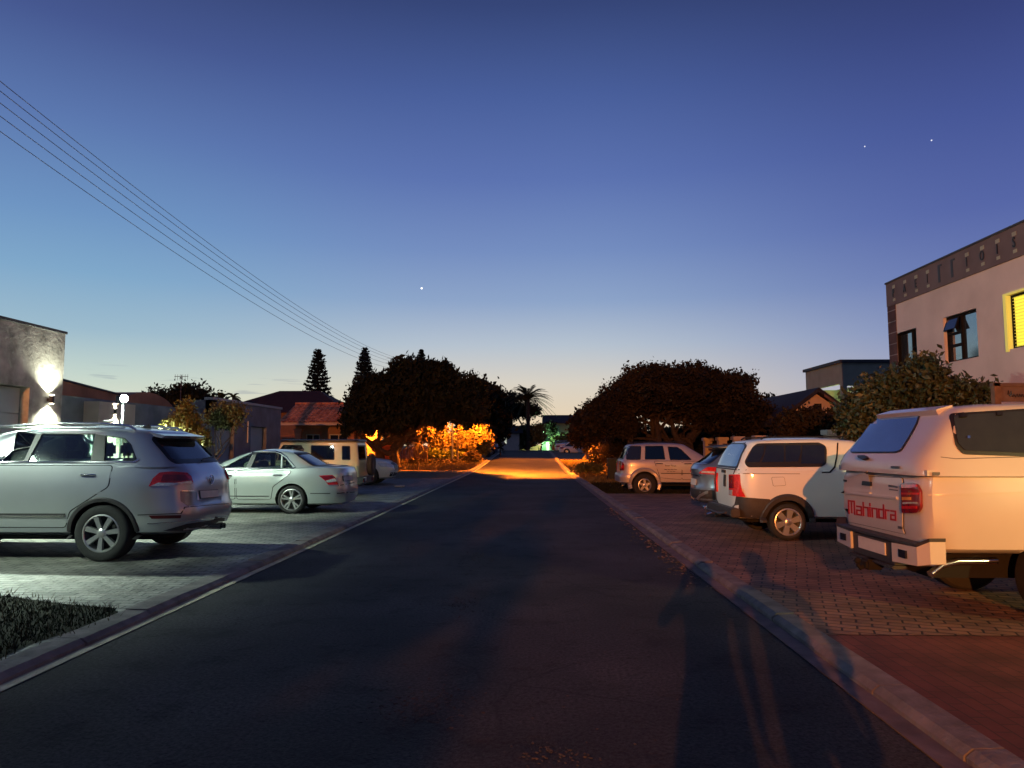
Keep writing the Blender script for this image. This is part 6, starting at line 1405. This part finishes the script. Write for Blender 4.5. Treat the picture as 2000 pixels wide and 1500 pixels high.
b = B(); b.box(.3, 4.2, -.5, .5, .26, .38); b.obj('underbody', 'arch_black', c.root)
for sg in (-1, 1): c.wheel(.86, sg, .295, .215, 'six', .2); c.wheel(3.6, sg, .295, .215, 'six', .2)
c.finish()

# ---------------------------------------------------------------- near white pickup with tall canopy
MY = 6.2
c = Car('parked_pickup', 'large white pickup with tall canopy and red lettering across the tailgate, nearest right', 'pickup', 3.34, MY, 1.82, 1, .056, 5.1)
zl = .0
c.lower([(.60, .10, .3, .80), (.64, .08, .1, .86), (.80, .06, .04, .90), (1.0, .05, .02, .905), (1.14, .06, .04, .895), (1.24, .08, .1, .885)], [(0, 1.25), (3.6, 1.25), (3.9, 1.2), (5.1, 1.05)], .8, 18, 7, paint='white_truck', crown=.0)
c.cabin(1.31, 1.88, [(1.20, .03), (1.31, .01), (1.40, .04), (1.60, .20), (1.88, .42)], [(1.31, 2.0), (1.88, 1.98)], .90, .77, [(.2, 1.85), (.8, 1.89), (1.5, 1.90), (2.0, 1.88)], 12, 20, paint='white_truck', edge=.13, name='canopy', hollow=False, crown=.02)
cn = c.cab; c.cab = None; cn.data.shade_smooth(); cn.data.set_sharp_from_angle(angle=R(38))
b = B(); b.bm.free(); b.bm = loft([(1.2, 2.05, 4.0, .86), (1.3, 2.06, 3.85, .86), (1.55, 2.08, 3.45, .80), (1.74, 2.10, 3.15, .74), (1.80, 2.14, 3.05, .66), (1.83, 2.3, 2.9, .4)], plan_ring(14, 6)); cb = b.mesh(); c.solids.append(cb); link('cab', cb, 'white_truck', c.root, 38)
c.build_bvh(); ZA = lambda p: z3(p, 3.75, 1600, 740)
c.arches(1.26, .40, .46); c.arches(4.1, .40, .47)
rw = c.decal('rear_window', rp(ZA([(412, 292), (740, 250), (715, 330), (660, 430), (600, 525), (560, 538), (232, 538)]), 5), 'glass_sky', eps=.008, th=.004, step=10)
c.decal('window_seal', grow(rp(ZA([(412, 292), (740, 250), (715, 330), (660, 430), (600, 525), (560, 538), (232, 538)]), 5), 1.8), 'black_trim', eps=.002, th=.005, parent=rw, step=10)
sw = c.decal('side_window', rp(ZA([(985, 275), (1900, 215), (1900, 560), (1060, 525), (1010, 470)]), 5), 'glass_canopy', eps=.012, th=.004, mirror=True)
sq = c.decal('window_seal', grow(rp(ZA([(955, 262), (1920, 200), (1920, 580), (1050, 550), (1000, 490)]), 8), 1), 'black_trim', eps=.003, th=.006, mirror=True)
for a, b_ in zip(sq, sw): a.parent = b_
for P in ([(1025, 262), (1080, 258), (1078, 288), (1030, 292)], [(1290, 250), (1335, 247), (1333, 275), (1292, 278)], [(1075, 420), (1095, 420), (1095, 440), (1075, 440)]): c.decal('window_catch', ZA(P), 'black_trim' if P[0][1] < 400 else 'chrome', eps=.018, th=.008)
# canopy top lip
b = B(); b.prism([(.36, -.52, 1.850), (.50, -.54, 1.892), (.50, -.54, 1.83), (.38, -.52, 1.80)], (0, 1.12, 0)); b.obj('canopy_lip', 'white_truck', c.root)
b = B(); b.box(.06, 2.0, -.875, .875, 1.262, 1.31); b.obj('canopy_rail', 'white_truck', c.root)
for k in range(5):
    b = B(); b.box(.10 + k * .42, .16 + k * .42, -.893, -.886, 1.266, 1.296); b.obj('clamp', 'grey_letters', c.root)
c.decal('canopy_crease', ZA([(890, 570), (1000, 582), (1500, 568), (1900, 552), (1900, 556), (1500, 574), (1000, 588), (890, 575)]), 'grey_letters', eps=-.001, th=.003, step=15)
c.decal('canopy_handle', ZA([(305, 572), (360, 570), (375, 590), (340, 600), (308, 590)]), 'black_trim', eps=.01, th=.03, rnd=1); c.decal('canopy_badge', ZA([(535, 638), (600, 640), (600, 656), (535, 655)]), 'chrome', eps=.006, th=.008)
# tailgate skin and its gap, light, lettering
tg = [(172, 708), (612, 728), (618, 760), (618, 1095), (632, 1135), (210, 1042), (178, 1000), (160, 780)]
t_ = c.decal('tailgate', rp(ZA(tg), 2), 'white_truck', eps=.006, th=.006, step=8); c.decal('tailgate_gap', grow(rp(ZA(tg), 2), 1.2), 'seam', eps=.001, th=.003, step=8, parent=t_)
c.decal('tailgate_ridge', ZA([(175, 815), (585, 865), (590, 885), (178, 836)]), 'white_truck', eps=.010, th=.022, parent=t_, step=8, rnd=1)
c.decal('tailgate_handle', ZA([(335, 750), (395, 756), (397, 786), (332, 780)]), 'black_trim', eps=.012, th=.018, rnd=1.5, parent=t_)
c.decal('badge', ZA([(188, 738), (212, 742), (210, 755), (190, 752)]), 'black_trim', eps=.013, th=.004, parent=t_); c.decal('badge', ZA([(520, 778), (590, 788), (588, 800), (520, 790)]), 'chrome', eps=.013, th=.006, parent=t_); c.decal('badge', ZA([(525, 806), (588, 814), (586, 822), (525, 814)]), 'grey_letters', eps=.013, th=.004, parent=t_); c.decal('badge', ZA([(588, 1076), (620, 1082), (620, 1100), (588, 1095)]), 'grey_letters', eps=.013, th=.004, parent=t_)
lt = c.decal('tail_light', rp(ZA([(620, 768), (725, 765), (758, 820), (762, 940), (740, 980), (628, 982)]), 4), 'tail_red', eps=.006, th=.025); c.decal('tail_light', [(.16, .82), (.28, .84), (.28, 1.12), (.16, 1.14)], 'tail_red', 'side', eps=.004, th=.02, rnd=.03, sgn=-c.near)
lt = (lt,)
for (x0, y0, x1, y1, mm) in ((630, 780, 740, 800, 'tail_bright'), (630, 835, 752, 850, 'tail_bright'), (635, 868, 700, 890, 'lens_amber'), (640, 905, 745, 915, 'lens_clear'), (632, 930, 740, 950, 'tail_bright')): c.decal('lens', ZA([(x0, y0), (x1, y0), (x1, y1), (x0, y1)]), mm, eps=.034, th=.004, parent=lt[0], rnd=1)
# block letters: strokes on a unit grid, width .13
LET = {'M': [[(0, 0), (0, 1.12), (.62, 1.12), (.62, 0)], [(.31, 1.12), (.31, .1)]], 'a': [[(0.02, .72), (.5, .72), (.5, 0), (0, 0), (0, .38), (.5, .38)]], 'h': [[(0, 0), (0, 1.12)], [(0, .72), (.5, .72), (.5, 0)]], 'i': [[(0, 0), (0, .75)], [(0, .95), (0, 1.1)]],
       'n': [[(0, 0), (0, .72), (.5, .72), (.5, 0)]], 'd': [[(.5, 1.12), (.5, 0), (0, 0), (0, .72), (.5, .72)]], 'r': [[(0, 0), (0, .72), (.36, .72)]]}
ADV = {'M': .86, 'a': .72, 'h': .72, 'i': .24, 'n': .72, 'd': .72, 'r': .56}
tot = sum(ADV[ch] for ch in 'Mahindra') - .2
def tmap(x, y):                          # unit text box -> photo measure on the tailgate
    u = x / tot; b0 = Vector(ZA([(228, 984)])[0]).lerp(Vector(ZA([(572, 1034)])[0]), u); t0_ = Vector(ZA([(224, 892)])[0]).lerp(Vector(ZA([(570, 936)])[0]), u)
    return b0.lerp(t0_, y / 1.12)
x = 0
for ch in 'Mahindra':
    b = B()
    for stx in LET[ch]:
        for (xa, ya), (xb, yb) in zip(stx, stx[1:]):
            hw = .075; a_, b2 = Vector((xa + x, ya)), Vector((xb + x, yb)); d = (b2 - a_).normalized(); n_ = Vector((-d.y, d.x)); q = [a_ - d * hw * .9 + n_ * hw, b2 + d * hw * .9 + n_ * hw, b2 + d * hw * .9 - n_ * hw, a_ - d * hw * .9 - n_ * hw]
            P3 = []
            for v in q: pp = tmap(v.x, v.y); h_, nn_ = c.hit(pp.x, pp.y, 'px'); P3.append(h_ + Vector((-.013, 0, 0)))
            b.prism(P3, (-.003, 0, 0))
    b.obj('letter', 'red_letters', t_); x += ADV[ch]
# bumper: white ends, dark step, plate
b = B(); zb0, zb1 = .47, .64
for sg in (-1, 1):
    b = B()
    b.prism([(-.045, sg * .42, zb0 + .0), (-.045, sg * .42, zb1), (-.02, sg * .80, zb1 + .01), (-.02, sg * .80, zb0 + .02)], (.13, 0, 0))
    b.prism([(-.02, sg * .80, zb0 + .02), (-.02, sg * .80, zb1 + .01), (.04, sg * .90, zb1 + .07), (.04, sg * .90, zb0 + .05)], (.13, 0, 0))
    bmesh.ops.remove_doubles(b.bm, verts=b.bm.verts[:], dist=.0005); bu = b.obj('bumper_end', 'white_truck', c.root)
b = B(); b.prism([(-.052, -.42, 0), (-.028, -.80, 0), (.032, -.91, 0), (.17, -.91, 0), (.14, -.80, 0), (.14, .80, 0), (.17, .91, 0), (.032, .91, 0), (-.028, .80, 0), (-.052, .42, 0)], (0, 0, .026)); [setattr(v.co, 'z', v.co.z + zb1 + .013 + (.06 if abs(v.co.y) > .88 else 0)) for v in b.bm.verts]; b.box(-.02, .1, -.415, .415, .435, zb1 - .005); b.box(-.06, .08, -.45, .45, .40, .43, bev=.01); b.obj('bumper_step', 'dark_plastic', c.root)
for sg in (-1, 1): b = B(); b.box(-.048, -.030, min(sg * .54, sg * .66), max(sg * .54, sg * .66), .53, .60); b.obj('fog_lamp', 'glass_tint', bu)
b = B(); b.box(-.035, -.022, -.27, .27, .50, .615); b.obj('number_plate', 'plate', c.root)
b = B(); b.tube([(-.05, 0, .38), (-.15, 0, .34), (-.17, 0, .38)], .022, 10); b.box(-.12, .05, -.08, .08, .33, .43, bev=.02); bmesh.ops.create_icosphere(b.bm, subdivisions=2, radius=.032, matrix=Matrix.Translation((-.17, 0, .41))); b.obj('tow_hitch', 'arch_black', c.root)
b = B(); b.tube([(.16, -.66, .40), (.28, -.62, .47), (.45, -.58, .50), (.8, -.56, .50)], .032, 12); b.obj('exhaust', 'chrome', c.root, 60)
b = B(); b.box(.25, 4.6, -.5, .5, .34, .62); b.obj('underbody', 'arch_black', c.root)
c.decal('side_crease', ZA([(800, 848), (1500, 822), (1900, 812), (1900, 818), (1500, 830), (800, 856)]), 'white_truck', eps=.002, th=.008, step=20)
c.door([(2.2, .62), (3.3, .62), (3.4, .9), (3.35, 1.2), (2.2, 1.2)], 'white_truck', handle=(2.4, 1.1), hm='black_trim'); c.decal('window', [(2.25, 1.30), (2.25, 1.66), (3.05, 1.66), (3.55, 1.32)], 'glass_tint', 'side', mirror=True, sgn=c.near, eps=.004, th=.004, rnd=.04); c.decal('windscreen', [(-.74, 1.30), (-.62, 1.68), (.62, 1.68), (.74, 1.30)], 'glass_tint', 'front', eps=.004, th=.004, rnd=.04)
c.decal('headlight', [(-.82, .9), (-.5, .9), (-.5, 1.06), (-.82, 1.06)], 'lens_clear', 'front', rnd=.03); c.decal('headlight', [(.5, .9), (.82, .9), (.82, 1.06), (.5, 1.06)], 'lens_clear', 'front', rnd=.03); c.decal('grille', [(-.4, .85), (.4, .85), (.4, 1.06), (-.4, 1.06)], 'black_trim', 'front')
c.mirror(3.45, 1.25, 'black_trim')
for sg in (-1, 1): c.wheel(1.27, sg, .39, .23, 'six', .24, half=.90); c.wheel(4.1, sg, .39, .23, 'six', .24, half=.90)
c.finish()

# ---------------------------------------------------------------- far vehicles
def far_car(name, label, cat, Xr, Yn, W_, fwd, gz_, L2, belt, roof, g, m='white_paint', pick=False, wr=.31):
    c = Car(name, label, cat, Xr, Yn, W_, fwd, gz_, L2)
    c.lower([(.2, .12, .2, W_ / 2 - .1), (.26, .04, .06, W_ / 2 - .03), (.5, 0, 0, W_ / 2), (.75, .04, .04, W_ / 2), (belt - .02, .1, .2, W_ / 2 - .04)], [(0, belt), (L2 * .65, belt), (L2 * .8, belt - .08), (L2, belt - .22)], .5, 6, 5, paint=m)
    c.cabin(belt, roof, [(belt, g[0]), (roof, g[1])], [(belt, g[2]), (roof, g[3])], W_ / 2 - .08, W_ / 2 - .27, [(g[1], roof - .03), ((g[1] + g[3]) / 2, roof + .01), (g[3], roof - .03)], 6, 6, paint=m, edge=.06, hollow=False); cb_ = c.cab; c.cab = None; cb_.data.shade_smooth(); cb_.data.set_sharp_from_angle(angle=R(38))
    c.build_bvh(); a1 = L2 * .2; a2 = L2 * .82; c.arches(a1, wr, wr + .05); c.arches(a2, wr, wr + .05)
    md = (g[1] + g[3]) / 2
    c.decal('window', [(g[0] + .22, belt + .04), (g[1] + .12, roof - .09), (md - .05, roof - .08), (md - .05, belt + .04)], 'glass_tint', 'side', mirror=True, sgn=c.near, rnd=.03); c.decal('window', [(md + .03, belt + .04), (md + .03, roof - .08), (g[3] - .12, roof - .09), (g[2] - .28, belt + .04)], 'glass_tint', 'side', mirror=True, sgn=c.near, rnd=.03)
    c.decal('rear_window', [(-W_ * .33, belt + .05), (-W_ * .28, roof - .08), (W_ * .28, roof - .08), (W_ * .33, belt + .05)], 'glass_tint', 'rear', rnd=.03); c.decal('windscreen', [(-W_ * .36, belt + .05), (-W_ * .3, roof - .08), (W_ * .3, roof - .08), (W_ * .36, belt + .05)], 'glass_tint', 'front', rnd=.03)
    for sg in (-1, 1):
        P = [(sg * .5, .65), (sg * (W_ / 2 - .04), .65), (sg * (W_ / 2 - .04), .82), (sg * .5, .80)]; P = P if sg > 0 else P[::-1]; c.decal('tail_light', P, 'tail_red', 'rear', rnd=.03); c.decal('headlight', P, 'lens_clear', 'front', rnd=.03)
    for cs in (a1, a2):
        for sg in (-1, 1): c.wheel(cs, sg, wr, wr * .65, 'five', .2)
    c.finish(); return c
k80 = 80 / FPX
far_car('parked_sedan', 'white saloon parked far down on the right side of the street', 'car', at(1092, 870, 80).x, 80, 1.7, 1, 1.58 - 17.5 * k80 , 4.3, .86, 1.36, (.35, 1.0, 3.3, 2.3))
c = far_car('parked_pickup', 'white double cab pickup just behind the far white saloon', 'pickup', at(1084, 870, 88).x, 88, 1.8, 1, hz(88) - .15, 5.2, 1.05, 1.72, (1.75, 1.95, 4.1, 3.2), wr=.37)
b = B(); b.tube([(.1, -.75, 1.12), (.15, -.7, 1.35), (1.5, -.7, 1.38)], .035, 6); b.tube([(.1, .75, 1.12), (.15, .7, 1.35), (1.5, .7, 1.38)], .035, 6); b.obj('load_rail', 'chrome', c.root)
far_car('parked_hatchback', 'dark silver hatchback parked beyond the lit bed on the left', 'car', at(975, 870, 72).x, 72, 1.7, -1, hz(72) - .02, 4.0, .95, 1.45, (.15, .45, 3.1, 2.2), m='grey_blue')

# ================================================================== small things
def bin_(label, x, y, z):
    t = thing('wheelie_bin', label, 'bin', (x, y, z))
    b = B(); bm = bmesh.new(); lo = [bm.verts.new(p) for p in ((-.22, -.24, .06), (.22, -.24, .06), (.22, .24, .06), (-.22, .24, .06))]; hi = [bm.verts.new(p) for p in ((-.29, -.33, .96), (.29, -.33, .96), (.29, .33, .96), (-.29, .33, .96))]
    bm.faces.new(lo[::-1]); bm.faces.new(hi)
    for i in range(4): bm.faces.new([lo[i], lo[(i + 1) % 4], hi[(i + 1) % 4], hi[i]])
    bmesh.ops.bevel(bm, geom=bm.edges[:], offset=.02, segments=2, affect='EDGES'); b.merge(bm); b.obj('bin_body', 'bin_plastic', t)
    b = B(); b.box(-.31, .31, -.35, .33, .965, 1.02, bev=.02); b.tube([(-.25, .38, .95), (.25, .38, .95)], .018, 6); b.obj('lid', 'bin_plastic', t)
    for sg in (-1, 1): b = B(); b.lathe([(0, -.03), (.10, -.03), (.10, .03), (0, .03)], 20, Matrix.Translation((sg * .26, .24, .10)) @ Matrix.Rotation(R(90), 4, 'Z')); b.obj('wheel', 'tyre', t)
bin_('dark wheelie bin standing behind the silver off-roader', at(1198, 870, 33).x, 33, -.03)
# loose bits: stones, leaves by the right kerb, pale kerb marker
rnd = random.Random(8)
b = B()
for k in range(130):
    y = rnd.uniform(8, 18); x = 2.02 - abs(rnd.gauss(0, .10)); r = rnd.uniform(.006, .02); bmesh.ops.create_icosphere(b.bm, subdivisions=1, radius=r, matrix=Matrix.Translation((x, y, r * .5 + .008)) @ Matrix.Diagonal((1.4, 1, .5, 1)))
tag(b.obj('gravel', 'gutter'), kind='stuff')
rng = np.random.default_rng(5); P = np.stack([2.0 - np.abs(rng.normal(size=170)) * .18, rng.uniform(8.8, 14, 170), np.full(170, .012)], 1); V, k = leafmesh(P, .035, rng, 1.6); V[:, 2] = .006 + np.abs(V[:, 2] - .012) * .35; tag(link('fallen_leaves', quads_to_mesh(V, k), 'dry_grass'), kind='stuff')
p = gp(786, 951, .07); t = thing('kerb_marker', 'small pale marker block on the left kerb', 'marker', (p[0] - .1, p[1], .075)); b = B(); b.box(-.16, .16, -.2, .2, 0, .05, bev=.01); b.obj('block', 'plaster_cream', t)

# ================================================================== the two people whose shadows fall across the road
def person(label, loc, H, phone=False, seed=0):
    t = thing('person', label, 'person', loc, 0); k = H / 1.75
    J = {'pel': (0, 0, .95), 'wai': (0, 0, 1.10), 'che': (0, .01, 1.30), 'nec': (0, .0, 1.47), 'hb': (0, .02, 1.56), 'hd': (0, .03, 1.64), 'top': (0, .01, 1.71)}
    Rr = {'pel': .16, 'wai': .145, 'che': .17, 'nec': .06, 'hb': .085, 'hd': .10, 'top': .07}
    E = [('pel', 'wai'), ('wai', 'che'), ('che', 'nec'), ('nec', 'hb'), ('hb', 'hd'), ('hd', 'top')]
    for s_, sg in (('l', -1), ('r', 1)):
        J.update({'hip' + s_: (sg * .10, 0, .90), 'kn' + s_: (sg * .13, .02, .50), 'an' + s_: (sg * .14, -.02, .09), 'to' + s_: (sg * .15, .15, .04), 'sh' + s_: (sg * .20, 0, 1.42)})
        Rr.update({'hip' + s_: .105, 'kn' + s_: .065, 'an' + s_: .045, 'to' + s_: .04, 'sh' + s_: .065})
        E += [('pel', 'hip' + s_), ('hip' + s_, 'kn' + s_), ('kn' + s_, 'an' + s_), ('an' + s_, 'to' + s_), ('che', 'sh' + s_)]
        if phone: J.update({'el' + s_: (sg * .30, .14, 1.26), 'wr' + s_: (sg * .12, .26, 1.48)})
        else: J.update({'el' + s_: (sg * .28, -.03, 1.14), 'wr' + s_: (sg * .25, .10, .92)})
        Rr.update({'el' + s_: .045, 'wr' + s_: .03}); E += [('sh' + s_, 'el' + s_), ('el' + s_, 'wr' + s_)]
        wx, wy, wz = J['wr' + s_]; dv = Vector((-sg * .3, .25, .9)).normalized() if phone else Vector((0, .2, -1)).normalized(); side = Vector((0, 1, -.2)).normalized() if phone else Vector((0, 1, .2)).normalized()
        pm = Vector((wx, wy, wz)) + dv * .07; J['pa' + s_] = tuple(pm); Rr['pa' + s_] = .030; E.append(('wr' + s_, 'pa' + s_))
        for f in range(4):
            o1 = pm + side * (.03 - .02 * f) + dv * .03; o2 = o1 + dv * (.035 - .004 * abs(f - 1)) + Vector((-sg * .012, 0, 0)); o3 = o2 + dv * .02 + Vector((-sg * .02, 0, 0))
            for nme, pt in (('a', o1), ('b', o2), ('c', o3)): J[f'f{f}{nme}{s_}'] = tuple(pt); Rr[f'f{f}{nme}{s_}'] = .009
            E += [('pa' + s_, f'f{f}a{s_}'), (f'f{f}a{s_}', f'f{f}b{s_}'), (f'f{f}b{s_}', f'f{f}c{s_}')]
        th = pm + side * .045 - dv * .01; J['th' + s_] = tuple(th); J['ti' + s_] = tuple(th + dv * .035 + side * .01); Rr['th' + s_] = .011; Rr['ti' + s_] = .009; E += [('pa' + s_, 'th' + s_), ('th' + s_, 'ti' + s_)]
    names = list(J); idx = {n: i for i, n in enumerate(names)}
    me = bpy.data.meshes.new('body'); me.from_pydata([tuple(c_ * k for c_ in J[n]) for n in names], [(idx[a], idx[b_]) for a, b_ in E], []); o = bpy.data.objects.new('tmp', me); C.objects.link(o)
    o.modifiers.new('s', 'SKIN'); sv = me.skin_vertices[0].data
    for n in names: sv[idx[n]].radius = (Rr[n] * k, Rr[n] * k * (.72 if n in ('che', 'wai', 'pel') else 1)); sv[idx[n]].use_root = n == 'pel'
    sb = o.modifiers.new('b', 'SUBSURF'); sb.levels = 2; sb.render_levels = 2; m2 = evaluated(o); bpy.data.objects.remove(o)
    m2.materials.clear()
    for x_ in ('skin', 'cloth_dark', 'cloth_blue'): m2.materials.append(M[x_])
    for p_ in m2.polygons:
        z = p_.center.z / k; r_ = (p_.center.x ** 2) ** .5 / k
        p_.material_index = 1 if z < 1.0 and r_ < .235 else (2 if z < 1.47 and not (z < 1.0) and not (phone and z > 1.44 and r_ < .2 and p_.center.y > .18) else 0)
    link('body', m2, None, t, 80)
    b = B(); bmesh.ops.create_uvsphere(b.bm, u_segments=20, v_segments=12, radius=.108 * k, matrix=Matrix.Translation((0, -.012 * k, 1.665 * k)) @ Matrix.Diagonal((.95, 1.0, 1.0, 1))); bmesh.ops.delete(b.bm, geom=[v for v in b.bm.verts if v.co.z < 1.60 * k or (v.co.y > .05 * k and v.co.z < 1.70 * k)], context='VERTS'); b.obj('hair', 'hair', t, 80)
    b = B(); b.prism([(-.012 * k, .118 * k, 1.60 * k), (.012 * k, .118 * k, 1.60 * k), (0, .10 * k, 1.655 * k)], (0, .018 * k, 0)); b.obj('nose', 'skin', t)
    b = B(); b.box(-.028 * k, .028 * k, .108 * k, .118 * k, 1.568 * k, 1.576 * k); b.obj('mouth', 'cloth_dark', t)
    for sg in (-1, 1):
        b = B(); bmesh.ops.create_icosphere(b.bm, subdivisions=2, radius=.011 * k, matrix=Matrix.Translation((sg * .034 * k, .112 * k, 1.65 * k))); b.obj('eye', 'cloth_dark', t)
        b = B(); bmesh.ops.create_icosphere(b.bm, subdivisions=2, radius=.028 * k, matrix=Matrix.Translation((sg * .102 * k, .02 * k, 1.63 * k)) @ Matrix.Diagonal((.35, .8, 1.1, 1))); b.obj('ear', 'skin', t)
    return t
person('person in dark trousers holding a phone up with both hands, behind the camera', (.0, -.42, 0), 1.72, True)
person('taller person in a blue top standing with arms down to the right, behind the camera', (.52, -.40, 0), 1.82, False)
b = B(); b.box(-.08, .08, -.004, .004, -.038, .038, bev=.003); o = b.obj('phone', 'black_trim'); o.location = (0, -.10, 1.57); tag(o, 'black phone held sideways at eye height, behind the camera', 'phone')
# coarse loose stone where the asphalt has broken up, and grit over the road
rnd = random.Random(21); b = B()
def stone(x, y, r): bmesh.ops.create_icosphere(b.bm, subdivisions=1, radius=r, matrix=Matrix.Translation((x, y, r * .25)) @ Matrix.Rotation(rnd.uniform(0, 3), 4, 'Z') @ Matrix.Diagonal((1.5, 1, .55, 1)))
for cx_, cy_, sx_, sy_, n_ in ((835, 1375, .16, .16, 260), (905, 1180, .10, .25, 90), (930, 1090, .10, .4, 90), (955, 1040, .12, .5, 60), (1090, 1470, .12, .08, 70)):
    X_, Y_ = gp(cx_, cy_, 0)
    for k in range(n_): stone(X_ + rnd.gauss(0, sx_), Y_ + rnd.gauss(0, sy_), rnd.uniform(.003, .010))
for k in range(420): y = rnd.uniform(2.8, 16); stone(rnd.uniform(-3.3, 1.9), y, rnd.uniform(.003, .009))
tag(b.obj('grit', 'stones'), kind='stuff')
